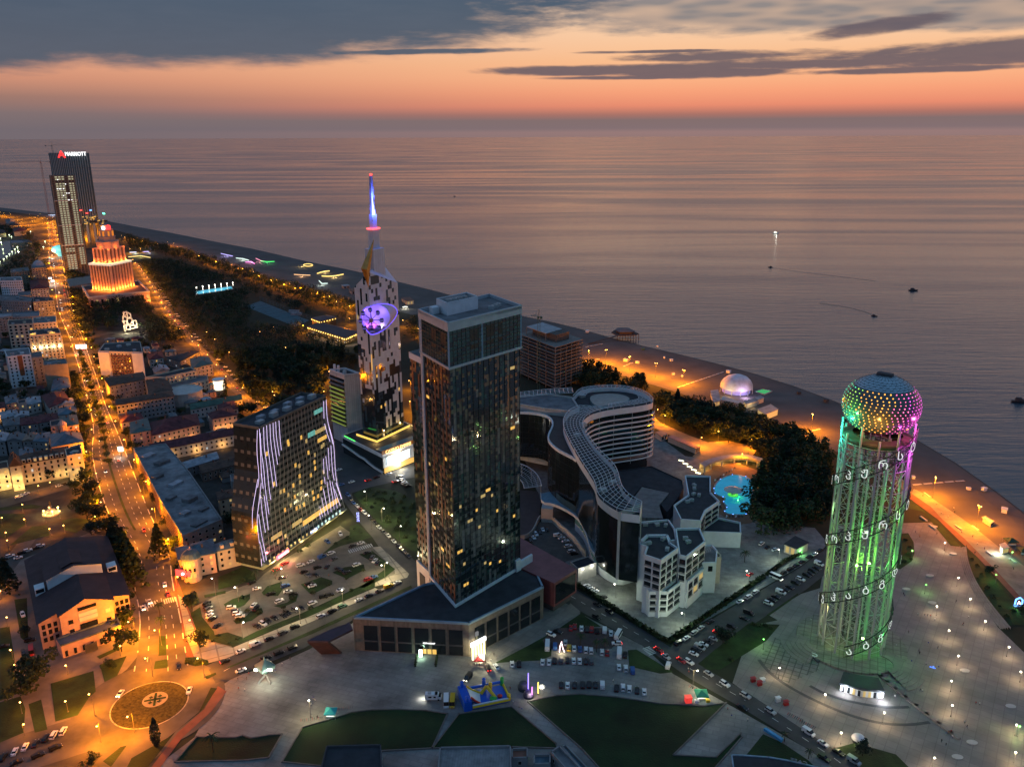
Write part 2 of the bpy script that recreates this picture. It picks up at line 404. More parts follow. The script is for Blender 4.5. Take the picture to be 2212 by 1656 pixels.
sea=M('sea_water',(.028,.055,.075),.13,spec=.5,ior=1.75,var=0)
t=sea.node_tree;b=t.nodes['Principled BSDF']
g=t.nodes.new('ShaderNodeNewGeometry')
def seanoise(sc,loc,det,dist=.0):
 mp=t.nodes.new('ShaderNodeMapping');mp.inputs['Scale'].default_value=sc;mp.inputs['Rotation'].default_value=(0,0,math.radians(loc))
 t.links.new(g.outputs['Position'],mp.inputs['Vector']);n=t.nodes.new('ShaderNodeTexNoise');n.inputs['Scale'].default_value=1;n.inputs['Detail'].default_value=det
 n.inputs['Distortion'].default_value=dist;t.links.new(mp.outputs[0],n.inputs['Vector']);return n.outputs['Fac']
w1=seanoise((.016,.085,1),8,5,.4);w2=seanoise((.07,.30,1),-6,5,.3);w3=seanoise((.0007,.0035,1),4,4,.8)
def tm(op,a,b_):
 n=t.nodes.new('ShaderNodeMath');n.operation=op
 for i,v in enumerate((a,b_)):
  if isinstance(v,(int,float)):n.inputs[i].default_value=v
  else:t.links.new(v,n.inputs[i])
 return n.outputs[0]
hgtv=tm('ADD',tm('MULTIPLY',w1,1.15),tm('MULTIPLY',w2,.38))
bp=t.nodes.new('ShaderNodeBump');bp.inputs['Distance'].default_value=1.0;t.links.new(hgtv,bp.inputs['Height'])
mr=t.nodes.new('ShaderNodeMapRange');t.links.new(w3,mr.inputs[0]);mr.inputs[1].default_value=.40;mr.inputs[2].default_value=.60;mr.inputs[3].default_value=.42;mr.inputs[4].default_value=.8
t.links.new(mr.outputs[0],bp.inputs['Strength']);t.links.new(bp.outputs[0],b.inputs['Normal'])
mr2=t.nodes.new('ShaderNodeMapRange');t.links.new(w3,mr2.inputs[0]);mr2.inputs[1].default_value=.38;mr2.inputs[2].default_value=.62;mr2.inputs[3].default_value=.13;mr2.inputs[4].default_value=.25
t.links.new(mr2.outputs[0],b.inputs['Roughness'])
mb=MB()
mb.quad((-150000,-400,-1.2),(150000,-400,-1.2),(150000,260000,-1.2),(-150000,260000,-1.2))
o=mb.build('sea',sea);o['kind']='structure'
sheet('town_ground',[GA(*p)for p in((-900,470),(-200,470),(100,484),(290,570),(300,592),(378,692),(552,880),(600,912),(720,905),(745,1100),(560,1262),(420,1400),(330,1720),(-700,1760))],1,cityg)
av_l=[GA(*p)for p in((103,478),(107,520),(105,560),(117,605),(123,650),(128,680),(150,725),(165,775),(180,825),(193,875),(204,925),(198,975),(207,1025),(222,1075),(240,1123),(288,1192),(289,1260),(304,1329),(300,1397),(290,1450))]
av_r=[GA(*p)for p in((112,478),(125,520),(134,560),(141,605),(150,650),(158,680),(177,725),(194,775),(212,825),(227,875),(250,925),(270,975),(290,1025),(309,1075),(329,1123),(366,1192),(372,1260),(389,1329),(399,1397),(408,1450))]
mb=MB();mb.strip(smoothp(av_l,1),smoothp(av_r,1),.12);o=mb.build('avenue',asphalt_warm);o['kind']='structure'
bl_l=[GA(*p)for p in((285,568),(322,622),(354,678),(400,735),(428,760),(467,800),(497,840),(540,880),(560,905))]
bl_r=[GA(*p)for p in((296,566),(338,622),(375,678),(424,735),(456,768),(492,806),(524,842),(566,880),(590,905))]
mb=MB();mb.strip(bl_l,bl_r,.12);o=mb.build('boulevard',asphalt_warm);o['kind']='structure'
def street(pts,w,lev=2.6,mat=None,name='street'):
 pts=[GA(*p)for p in pts];L_,R_=[],[]
 for i,p in enumerate(pts):
  d=(pts[min(i+1,len(pts)-1)]-pts[max(i-1,0)]).normalized();q=Vector((-d.y,d.x,0))*w/2;L_.append(p+q);R_.append(p-q)
 mb=MB();mb.strip(L_,R_,lev*.04);o=mb.build(name,mat or asphalt_warm);o['kind']='structure';return o
street([(-60,1105),(60,1072),(130,1052),(230,1018)],14)
street([(270,972),(350,958),(440,938),(520,920)],9)
street([(-40,1300),(60,1165),(110,1150)],9)
street([(185,860),(120,880),(20,915)],8);street([(150,740),(60,770),(-30,800)],8)
street([(405,848),(330,875),(245,905)],8)
RC=GA(323.6,1521);RI=(GA(400,1521)-GA(247,1521)).length/2;RO=RI+15
circ=lambda c,r,n=64:[(c.x+r*math.cos(2*math.pi*i/n),c.y+r*math.sin(2*math.pi*i/n))for i in range(n)]
sheet('roundabout',circ(RC,RO),3.5,asphalt_warm)
street([(255,1560),(130,1600),(0,1640),(-120,1680)],24,3.2)
street([(330,1590),(260,1650),(200,1720)],20,3.3)
street([(380,1490),(450,1462),(520,1430)],17,3.1,asphalt)
sheet('roundabout_kerb',circ(RC,RI+.5),5,paving_pale)
flower=M('flower_bed',(.045,.038,.010),.95,var=.6,sc=.9,bump=.8,bsc=2)
sheet('roundabout_bed',circ(RC,RI),6,flower)
sheet('emblem_disc',circ(RC+Vector((1,3,0)),RI*.34),7,M('emblem_gravel',(.30,.24,.15),.9))
mb=MB();c=RC+Vector((1,3,.32));k=RI*.34
for a in(.3,.3+math.pi/2):
 mb.box(c,(k*1.7,k*.2,.12),a)
for i in range(4):
 a=.3+math.pi/4+i*math.pi/2;q=c+Vector((math.cos(a),math.sin(a),0))*k*.5
 for d in(0,math.pi/2):mb.box(q,(k*.34,k*.1,.12),.3+d)
o=mb.build('cross_planting',lawn_d);tag(o,'dark clipped cross with four small crosses in the roundabout flower bed','planting')
sheet('plaza',[GA(*p)for p in((479,1479),(513,1458),(589,1438),(668,1402),(900,1262),(1227,1300),(1254,1325),(1388,1394),(1454,1455),(1590,1530),(1820,1660),(1900,1740),(340,1740),(330,1660),(420,1592))],2,paving)
st2u=[(1150,1215),(1238,1270),(1373,1349),(1447,1397),(1505,1432),(1620,1499),(1730,1572),(1822,1632),(1960,1725)]
st2l=[(1120,1250),(1227,1305),(1388,1394),(1440,1430),(1490,1465),(1600,1527),(1690,1583),(1778,1640),(1880,1725)]
mb=MB();mb.strip([GA(*p)for p in st2u],[GA(*p)for p in st2l],.14);o=mb.build('seaward_street',asphalt);o['kind']='structure'
mb=MB();mb.strip([GA(*p)for p in((1430,1412),(1480,1373),(1597,1302),(1728,1226),(1785,1183),(1830,1130))],[GA(*p)for p in((1500,1440),(1545,1402),(1655,1330),(1740,1274),(1815,1215),(1860,1150))],.15)
o=mb.build('parking_street',asphalt);o['kind']='structure'
mb=MB();mb.strip(Gs('T3',((250,790),(330,715),(430,655),(1000,420),(1340,280),(1740,120),(1900,60))),Gs('T3',((300,890),(420,840),(560,790),(950,630),(1300,430),(1700,235),(1950,110))),.15)
o=mb.build('car_park_road',asphalt);o['kind']='structure'
mb=MB();mb.strip([GA(*p)for p in((880,1270),(804,1160),(764,1113),(741,1080),(727,1040),(712,985))],[GA(*p)for p in((925,1235),(845,1167),(795,1119),(765,1083),(757,1056),(745,985))],.16)
o=mb.build('hotel_street',asphalt);o['kind']='structure'
mb=MB();mb.strip([GA(*p)for p in((700,1000),(760,1040),(830,1026),(900,998),(960,975))],[GA(*p)for p in((700,1040),(757,1066),(800,1052),(900,1030),(960,1010))],.17)
o=mb.build('casino_street',asphalt);o['kind']='structure'
sheet('casino_forecourt',[GA(*p)for p in((712,952),(745,950),(830,1026),(760,1045),(722,1000))],3,asphalt)
sheet('car_park',[GA(*p)for p in((442,1299),(417,1312),(415,1336),(427,1375),(462,1391),(499,1397),(538,1379),(651,1332),(810,1264),(883,1241),(855,1215),(795,1175),(735,1135),(619,1205),(571,1239),(555,1255),(470,1285))],3,pattern(M('car_park_paving',(.17,.15,.12),.85,var=.2,sc=.15),'grid',(9,5),-.45,.75,.12))
sheets('car_park_lawn',[Gs('D2',p)for p in(((170,560),(280,490),(300,600),(430,760),(440,800),(580,770),(760,830),(900,760),(1400,560),(1750,400),(2212,180),(2212,265),(1500,590),(820,850),(640,930),(480,890),(260,810)),((540,460),(640,400),(830,345),(830,400),(770,470),(700,500),(570,510)),((640,640),(780,600),(830,540),(960,500),(975,550),(850,640),(680,680)),((960,330),(1020,260),(1180,210),(1190,300),(1140,370),(980,360)),((1090,480),(1240,440),(1360,350),(1340,430),(1180,500)),((1390,240),(1620,160),(1740,200),(1740,240),(1560,330),(1490,340)),((1740,110),(1880,50),(2090,20),(2100,80),(1900,180),(1860,160)),((480,160),(760,40),(880,120),(900,190),(480,300)),((320,360),(560,310),(560,340),(330,390)),((90,360),(240,330),(270,440),(150,500)))]+[Gs('D1',p)for p in(((1400,690),(1480,660),(1640,800),(1560,830),(1300,900),(1100,990),(1250,860),(1400,780)),((1500,990),(1640,950),(1890,1150),(1780,1240),(1560,1349),(1500,1349),(1780,1150)))]+[Gs('T3',((380,785),(395,768),(1000,503),(1740,168),(1750,187),(1010,527))),Gs('T3',((75,700),(150,695),(245,720),(250,745),(150,765),(85,745))),Gs('T3',((220,840),(300,810),(305,825),(235,860)))],5,lawn_m)
sheet('kerb_walk',Gs('D2',((250,830),(470,900),(640,940),(2212,280),(2260,300),(2240,340),(700,1000),(560,1060),(370,1110),(210,1040),(120,800),(30,350),(90,400))),4.4,paving_pale)
sheet('kerb_walk',Gs('D1',((1640,910),(1730,905),(2040,1200),(2020,1240),(1640,1349),(1560,1349),(1890,1200),(1880,1150))),4.5,paving_pale)
sheet('green_triangle',[GA(*p)for p in((763,1068),(790,1050),(855,1060),(905,1085),(905,1195),(880,1185),(815,1127))],4,lawn_m)
sheet('red_path',Gs('R4',((1375,1145),(1290,1290),(1120,1440),(930,1690),(990,1690),(1150,1470),(1330,1310),(1430,1180))),4.2,paving_red)
sheet('hedge_strip',Gs('R4',((1330,1155),(1370,1160),(1285,1285),(1110,1430),(900,1700),(780,1700),(830,1600),(1060,1470),(1250,1320))),4.3,lawn_d)
lawns=[Gs('T3',((160,1285),(300,1290),(450,1290),(500,1275),(560,1295),(700,1272),(790,1265),(690,1440),(500,1460),(0,1470))),Gs('T3',((940,1215),(1160,1150),(1300,1105),(1450,1085),(1650,1083),(1850,1090),(2010,1115),(1895,1370),(1520,1390),(1080,1500),(790,1470))),Gs('T4',((230,775),(400,752),(590,725),(890,975),(900,1010),(590,1000),(50,1010))),Gs('T4',((700,692),(800,670),(900,650),(1050,640),(1300,660),(1600,705),(1900,722),(2050,700),(1690,1055),(1980,1070),(2150,905),(2155,935),(1960,1160),(1200,1160),(1070,1015))),Gs('T2',((90,1430),(230,1495),(400,1610),(470,1680),(150,1680),(-40,1590)))]
sheets('plaza_lawn',lawns,4,lawn_d)
mb=MB()
for p in lawns[:4]:mb.band([(q.x,q.y)for q in p],.08,.55,.5)
o=mb.build('lawn_kerb',M('kerb_stone',(.13,.12,.11),.85));o['kind']='structure'
sheets('forecourt_lawn',[Gs('T4',((470,430),(700,310),(900,200),(1060,90),(1200,180),(1000,190),(860,260),(860,380),(780,410),(580,420))),Gs('T4',((1380,340),(1440,335),(1690,490),(1600,500),(1390,450)))],4,lawn_m)
sheet('podium_walk',Gs('T4',((410,400),(480,330),(960,60),(990,20),(1060,80),(700,290),(470,410))),4.6,paving2)
sheet('car_park_red',Gs('T4',((800,270),(900,190),(1200,190),(1330,250),(1270,330),(830,330))),5,M('worn_red_paving',(.09,.055,.05),.85))
sheet('tower_plaza',Gs('T2',((0,690),(190,650),(120,610),(350,470),(480,430),(560,0),(1250,-20),(1440,140),(1470,330),(1560,500),(1700,700),(1877,870),(2200,1200),(2200,1800),(700,1800),(640,1570),(250,1335),(0,1165),(-120,1080),(-60,900))),2,paving2)
red_l_,red_r_=Gs('D3',((110,262),(420,490),(650,720),(850,900),(1100,1170),(1400,1500))),Gs('D3',((130,205),(340,350),(460,480),(700,690),(850,840),(1050,1040),(1400,1420)))
sheets('red_path',[red_l_+red_r_[::-1]],4,paving_red)
sheets('promenade_lawn',[Gs('D3',p)for p in(((100,290),(130,280),(430,530),(660,770),(660,790),(560,780),(250,400),(90,370)),((745,830),(830,890),(1000,1090),(1200,1330),(1420,1656),(1170,1656),(1000,1450),(850,1230),(770,1000)),((-60,650),(90,640),(150,740),(160,860),(130,950),(0,1040),(-100,1000)))]+[Gs('S4',p)for p in(((1460,1385),(1700,1190),(1830,1090),(2060,1100),(1960,1220),(1620,1430),(1520,1430)),((1960,1030),(2190,870),(2200,880),(1980,1035)))]+[Gs('T2',((570,1530),(720,1490),(1000,1570),(1110,1680),(800,1680)))],4.5,lawn_m)
sheet('promenade',Gs('D3',((130,205),(340,350),(460,480),(700,690),(850,840),(1050,1040),(1400,1420),(1500,1100),(1100,800),(800,560),(600,420),(300,220),(150,150))),3,M('lit_shingle_walk',(.22,.19,.15),.9,var=.2,sc=.2))
mb=MB();A_=Gs('D3',((662,800),(672,950),(740,1150),(850,1350),(980,1540),(1110,1700)));B_=Gs('D3',((728,805),(745,950),(815,1150),(925,1330),(1060,1510),(1220,1700)))
A_,B_=smoothp(A_,2),smoothp(B_,2)
for k in range(4):
 a=[p.lerp(q,k/4)for p,q in zip(A_,B_)];b_=[p.lerp(q,(k+1)/4)for p,q in zip(A_,B_)];z=.3+.28*k
 mb.strip(a,b_,z)
 for i in range(len(a)-1):mb.quad((a[i].x,a[i].y,0),(a[i+1].x,a[i+1].y,0),(a[i+1].x,a[i+1].y,z),(a[i].x,a[i].y,z))
for i in range(len(B_)-1):mb.quad((B_[i].x,B_[i].y,1.14),(B_[i+1].x,B_[i+1].y,1.14),(B_[i+1].x,B_[i+1].y,0),(B_[i].x,B_[i].y,0))
tag(mb.build('stepped_seating',paving2),'long curved stone seating steps at the seaward edge of the plaza','seating steps')
mb=MB()
for pts,w in((((60,920),(120,1000),(250,1100),(480,1220),(700,1310),(900,1360),(1080,1370),(1230,1350)),1.6),(((410,1100),(500,1150),(650,1200),(850,1240),(1000,1250),(1090,1245)),1.6)):
 p=smoothp(Gs('T2',pts),2)
 for a,b_ in zip(p,p[1:]):
  d=(b_-a).normalized();q=Vector((-d.y,d.x,0))*w/2;mb.quad(*[(v.x,v.y,.17)for v in(a-q,b_-q,b_+q,a+q)])
o=mb.build('paving_band',M('dark_paving_band',(.07,.07,.07),.8));o['kind']='structure'
sheet('tiled_court',Gs('T2',((170,770),(400,800),(460,880),(480,990),(240,1090),(120,1010),(70,900))),3.6,pattern(M('court_tiles',(.20,.19,.17),.8),'grid',(3,3),.5,.45,.25))
sheet('hotel_grounds',[GA(*p)for p in((1120,960),(1240,1262),(1447,1385),(1600,1297),(1730,1222),(1790,1175),(1760,1140),(1640,1130),(1600,1000),(1480,985),(1420,940),(1130,940))],3,pattern(M('forecourt_slabs',(.19,.19,.18),.8,var=.3,sc=.2),'brick',(5,2.5),.2,.8,.15))
sheet('lit_promenade',Gs('S3',((1185,800),(1250,860),(1480,960),(1620,1010),(1780,1000),(2020,1050),(1960,1125),(1640,1190),(1500,1120),(1560,1060),(1200,900))),3.4,M('lit_gravel',(.24,.19,.12),.9))
sheet('pool_deck',Gs('S3',((1560,1260),(1680,1190),(1830,1170),(2040,1240),(2040,1500),(1960,1640),(1840,1656),(1700,1560))),3.8,M('deck_terracotta',(.17,.10,.06),.85))
sheet('theatre_forecourt',Gs('R4',((100,360),(560,180),(700,200),(850,560),(912,640),(915,900),(800,1040),(600,1190),(490,1330),(420,1440),(300,1450),(-60,1460),(-60,330))),2,M('square_paving',(.15,.13,.11),.85,var=.2,sc=.15))
sheets('square_lawn',[Gs('R4',p)for p in(((320,1130),(590,1050),(605,1180),(560,1220),(490,1330),(350,1370)),((630,1010),(800,955),(740,1080),(660,1120)),((610,960),(720,910),(735,865),(755,915),(630,975)),((0,780),(60,770),(90,960),(110,1190),(0,1240)),((-40,1260),(130,1210),(160,1290),(150,1440),(-40,1520)),((180,1260),(260,1230),(300,1420),(220,1440)),((90,600),(170,590),(180,880),(130,840)),((0,60),(150,60),(170,120),(30,220),(0,200)),((60,260),(200,140),(300,130),(320,195),(180,230)),((390,100),(480,85),(600,100),(480,180),(400,160)),((0,20),(200,0),(270,10),(240,25),(0,40)),((440,-30),(600,-60),(600,20),(480,30)),((980,990),(1055,975),(1060,1030),(970,1040)),((1005,830),(1045,830),(1050,950),(1000,955)),((650,1620),(760,1530),(800,1520),(700,1656)))],4.7,lawn_m)
sheet('kerb_walk',Gs('R4',((1060,460),(1110,450),(1180,640),(1240,760),(1300,980),(1180,990),(1130,760))),2.9,paving_red)
paint=M('road_paint',(.55,.55,.52),.7,var=.2)
def dashes(pts,step,ln,w,lev):
 q=[Vector((p.x,p.y,0))for p in pts];mb=MB();acc=.0
 for a,b in zip(q,q[1:]):
  d=b-a;L_=d.length;d.normalize();nn=Vector((-d.y,d.x,0))*w/2;t=acc
  while t<L_:p0,p1=a+d*t,a+d*min(L_,t+ln);mb.quad(P0(p0-nn,lev),P0(p1-nn,lev),P0(p1+nn,lev),P0(p0+nn,lev));t+=step
  acc=t-L_
 if mb.f:o=mb.build('road_marking',paint);o['kind']='structure'
def P0(p,z):return Vector((p.x,p.y,z))
mid2=lambda a,b,t=.5:[p.lerp(q,t)for p,q in zip(a,b)]
avL,avR=smoothp(av_l,1),smoothp(av_r,1)
for t in(.22,.62,.80):dashes(mid2(avL,avR,t),9,3.5,.3,.17)
dashes(mid2(bl_l,bl_r),9,3.5,.28,.17)
dashes(mid2([GA(*p)for p in st2u],[GA(*p)for p in st2l]),7,3,.22,.19)
dashes(smoothp(Gs('T3',((360,800),(560,690),(970,520),(1330,365),(1720,190))),1),1000,3,.2,.2)
for t in(0,1):dashes(mid2(avL,avR,t),12,12,.5,.2)
mb=MB();mA,mB_=resamp([p for p in mid2(avL,avR,.40)if p.y<900],60),resamp([p for p in mid2(avL,avR,.46)if p.y<900],60)
mb.strip(mA[:46],mB_[:46],.22);o=mb.build('planted_median',lawn_m);o['kind']='structure'
def crossing(fr,a,b,n,dirv,L_,lev=.2):
 a,b=G(fr,*a),G(fr,*b);d=(G(fr,*dirv)-a).normalized();e=(b-a).normalized();mb=MB()
 for i in range(n):
  p=a.lerp(b,(i+.25)/n);q=e*((b-a).length/n*.25);mb.quad(*[P0(v,lev)for v in(p-q,p+q,p+q+d*L_,p-q+d*L_)])
 o=mb.build('road_marking',paint);o['kind']='structure'
crossing('R4',(880,640),(1000,600),8,(905,710),5);crossing('R4',(1030,600),(1110,580),6,(1045,650),5);crossing('D1',(1380,945),(1640,870),12,(1400,975),4);crossing('T4',(1480,330),(1530,380),6,(1510,320),4)
# ================================================================== landmark buildings
def proj(p):
 d=Vector(p)-CAM;k=FPX/d.dot(F);return 1106+d.dot(RIGHT)*k,828-d.dot(UP)*k
def zat(p,y):
 lo,hi_=-5.0,400.0
 for _ in range(40):
  mid=(lo+hi_)/2
  if proj((p[0],p[1],mid))[1]>y:lo=mid
  else:hi_=mid
 return lo
def FL(p):return Vector((p[0],p[1],0))
def P3(p,z):return Vector((p[0],p[1],z))
def gridface(mb,a,b,z0,z1,nx,nz,pick,off=.0):
 """wall from ground point a to b split in nx by nz panels; pick(i, j) gives the material slot or None"""
 a,b=Vector((a[0],a[1],0)),Vector((b[0],b[1],0));d=(b-a);n=Vector((d.y,-d.x,0)).normalized()*off
 for i in range(nx):
  for j in range(nz):
   k=pick(i,j)
   if k is None:continue
   p,q=a+d*(i/nx)+n,a+d*((i+1)/nx)+n;u,v=z0+(z1-z0)*j/nz,z0+(z1-z0)*(j+1)/nz
   mb.quad((p.x,p.y,u),(q.x,q.y,u),(q.x,q.y,v),(p.x,p.y,v),k)
def panel(parent,name,a,b,s0,s1,z0,z1,mat,off=.12,th=.1):
 """a flat box on the wall a-b between distances s0, s1 and heights z0, z1"""
 a,b=Vector((a[0],a[1],0)),Vector((b[0],b[1],0));d=(b-a).normalized();n=Vector((d.y,-d.x,0))
 c=a+d*(s0+s1)/2+n*off;mb=MB();mb.box((c.x,c.y,z0),(s1-s0,th,z1-z0),math.atan2(d.y,d.x))
 return mb.build(name,mat,parent)
def hvac(parent,pts,z,n=3):
 for k in range(n):
  p=pts[k%len(pts)];mb=MB();mb.box((p[0],p[1],z),(2.6,1.8,1.5),.4*k);mb.lathe((p[0],p[1],z+1.5),[(.6,0),(.6,.25),(0,.25)],10);mb.build('rooftop_unit',steel,parent)
  # ---- dark glass residential tower on its podium
F0,L0,R0=Vector((-26.4,338,0)),Vector((-41,365.5,0)),Vector((3.6,373.5,0));B0=L0+R0-F0;ZP,ZT,ZS=16.9,150.1,130.7
tw=thing('glass_tower','tallest foreground tower, dark reflective glass with coloured vertical strips and white crown frame','tower',F0)
brown=M('bronze_panel',(.12,.048,.028),.45,var=.2,sc=.2);spand=M('spandrel_glass',(.065,.078,.076),.3,var=.25,sc=.2);greeng=M('green_glass',(.025,.07,.058),.08,spec=.5,ior=2.0,var=.3,sc=.2)
greyp=M('grey_fin',(.13,.14,.14),.5,var=.1)
rnd=random.Random(3);crownw=M('crown_paint',(.36,.42,.45),.6,var=.1)
def tower_pick(nx,nz,warmth):
 col=[rnd.random()for _ in range(nx)];runs={}
 for i in range(nx):
  j=0
  while j<nz:
   L_=rnd.randint(2,7);k=rnd.random();runs.update({(i,jj):k for jj in range(j,min(nz,j+L_))});j+=L_
 def pick(i,j):
  if i%2==1:return(3 if warmth and runs[i,j]<.42 else 2 if runs[i,j]<.22+warmth*.12 else 5 if runs[i,j]<.38 else 4 if runs[i,j]>.86 else 1)
  if j%2==1:return 2 if runs[i,j]<.62 else 1
  return 4 if runs[i,j]>.88 else 1
 return pick
mb=MB()
gridface(mb,F0,R0,ZP,ZS,26,62,tower_pick(26,62,0));gridface(mb,L0,F0,ZP,ZS,16,62,tower_pick(16,62,1))
gridface(mb,R0,B0,ZP,ZS,14,62,tower_pick(14,62,0));gridface(mb,B0,L0,ZP,ZS,26,62,tower_pick(26,62,1))
mb.build('curtain_wall',[white,glass_t,spand,brown,greeng,greyp],tw)
mb=MB()
for a,b,nn in((F0,R0,26),(L0,F0,16)):
 d=b-a;n_=Vector((d.y,-d.x,0)).normalized()
 for i in range(0,nn+1,2):
  p=a+d*(i/nn)+n_*.12;mb.box((p.x,p.y,ZP),(.16,.22,ZS-ZP),math.atan2(d.y,d.x),0)
 for j in range(2,62,2):
  z=ZP+(ZS-ZP)*j/62;p=(a+b)/2+n_*.06;mb.box((p.x,p.y,z-.09),(d.length,.12,.18),math.atan2(d.y,d.x),1)
mb.build('mullions',[steel_d,dgrey],tw)
for a,b,nn,lst in((F0,R0,26,((3,4),(4,4),(11,7),(13,6),(3,10),(1,14),(9,18),(16,20),(23,16),(2,26),(12,27),(10,26),(22,57),(5,21),(8,23),(22,41),(14,25),(17,5))),(L0,F0,16,((13,24),(11,9),(2,51),(12,38),(5,29),(8,12),(2,33),(3,16)))):
 L_=(b-a).length/nn
 for i,j in lst:panel(tw,'window',a,b,i*L_+.15,i*L_+L_*rnd.choice((1,1,1,2))-.15,ZP+j*(ZS-ZP)/62+.3,ZP+(j+1)*(ZS-ZP)/62-.1,rnd.choice((warm,warm,warm2)),.05,.06)
def grow(poly,d):return inset(poly,-d)
crown=grow([F0,R0,B0,L0],.9);ci={i:Vector((p[0],p[1],0))for i,p in enumerate(crown)}
mb=MB();mb.prism(crown,ZS,ZS+1.1,0,bot=True);mb.build('lower_frame',crownw,tw)
mb=MB();pk=lambda i,j:3 if(i in(5,6,9,10,12)and j in(3,5,6,7))else 1 if(i*7+j*3)%5 else 2
cz=147.2
ps=grow([F0,R0,B0,L0],.5)
for i in range(4):
 a,b=ps[i],ps[(i+1)%4];mb_n=18 if(Vector(b)-Vector(a)).length>40 else 12
 gridface(mb,a,b,ZS+1.1,cz,mb_n,9,pk)
mb.build('crown_glazing',[white,greeng,glass_t,steel_d],tw)
mb=MB();mb.prism(crown,cz,ZT+.6,0,top=False,bot=True);mb.band(inset(crown,.35),ZT-.6,ZT+1.1,.7);mb.build('upper_frame',crownw,tw)
mb=MB();mb.flat(inset(crown,.7),ZT-.4);mb.build('roof_deck',roof_grey,tw)
for i,(a,b)in enumerate(((ps[0],ps[1]),(ps[3],ps[0]))):
 a,b=Vector(a),Vector(b)
 for t in((0,.44,1)if i==0 else(0,)):
  p=a.lerp(b,t);mb=MB();mb.box((p.x,p.y,ZS+1.1),(.7,.7,cz-ZS-1.1),0);mb.build('crown_post',crownw,tw)
 d=(b-a);n_=Vector((d.y,-d.x)).normalized()*.1;nn=18 if i==0 else 12;mb=MB()
 for k in range(nn+1):q=a+d*(k/nn)+n_;mb.box((q.x,q.y,ZS+1.1),(.14,.14,cz-ZS-1.1),math.atan2(d.y,d.x))
 for k in range(1,9):q=(a+b)/2+n_;mb.box((q.x,q.y,ZS+1.1+(cz-ZS-1.1)*k/9),(d.length,.12,.16 if k%2 else .3),math.atan2(d.y,d.x))
 mb.build('crown_mullions',steel_d,tw)
ce=(F0+B0)/2;dx_,dy_=(R0-F0).normalized(),(L0-F0).normalized()
def tq(a,b,w,d):o_=F0+dx_*a+dy_*b;return[o_,o_+dx_*w,o_+dx_*w+dy_*d,o_+dy_*d]
mb=MB();pq=tq(8,15,20,12);mb.prism(pq,ZT-.4,ZT+5,0,top=False);mb.flat(inset(pq,.5),ZT+4.1,1);mb.band(inset(pq,.2),ZT+4.9,ZT+5.4,.4);mb.build('plant_room',[white,roof_grey],tw)
mb=MB();mb.prism(tq(3,22,4,4),ZT-.4,ZT+2.6);mb.build('stair_hatch',white,tw)
hvac(tw,[tq(12+3.4*i,20,1,1)[0]for i in range(4)],ZT+4.1,4);hvac(tw,[tq(33+3*i,9+i,1,1)[0]for i in range(3)],ZT-.4,3)
sd=(L0-F0).normalized();S1_,S2_=L0+sd*.2,L0+sd*13.5-dx_*1.0;zs2=127.5
sp_=[S1_,S1_+dx_*22,S2_+dx_*22,S2_]
mb=MB();gridface(mb,S2_,S1_,ZP-14,zs2-2,8,66,tower_pick(8,66,1));gridface(mb,S2_+dx_*22,S2_,ZP-14,zs2-2,10,66,tower_pick(10,66,1));mb.build('side_glazing',[white,glass_t,spand,brown,greeng,greyp],tw)
mb=MB();mb.prism(grow(sp_,.3),zs2-2,zs2+1,0,top=False,bot=True);mb.flat(sp_,zs2-.4,1);mb.build('side_parapet',[white,roof_grey],tw)
mb=MB();nL=-dx_
for o_ in(.5,2.0):
 p=L0-sd*o_+Vector((-sd.y,sd.x,0))*.5;mb.box((p.x,p.y,ZP-2),(.6,.6,ZT-ZP+1),math.atan2(sd.y,sd.x))
for j in range(34):
 p=L0-sd*1.25+Vector((-sd.y,sd.x,0))*.45;mb.box((p.x,p.y,ZP+2+j*3.87),(1.4,.4,.5),math.atan2(sd.y,sd.x))
mb.build('ladder_frame',white,tw)
mb=MB();wq=[S2_-sd*1-dx_*1,S2_+sd*.6-dx_*1,S2_+sd*.6+dx_*3,S2_-sd*1+dx_*3];mb.prism([S2_-dx_*.8+sd*.5,S1_-dx_*.8-sd*.8,S1_+dx_*.1-sd*.8,S2_+dx_*.1+sd*.5],0,ZP+3);mb.build('white_base',white,tw)
panel(tw,'base_door',S2_-dx_*.8,S1_-dx_*.8,3,9,1,15,dgrey,.1,.2)
mb=MB();mb.prism(grow([F0,R0,B0,L0],.8),ZP+.05,ZP+1.3,0,top=True);mb.build('base_frame',white,tw)
mb=MB();e0=R0-dy_*1.6;mb.prism([e0-dx_*4,e0+dx_*9,e0+dx_*9+dy_*1.4,e0-dx_*4+dy_*1.4],ZP,ZP+4.5);mb.prism([e0-dx_*4-dy_*.2,e0-dx_*.5-dy_*.2,e0-dx_*.5+dy_*2,e0-dx_*4+dy_*2],ZP,ZP+6);mb.build('white_wing',white,tw)
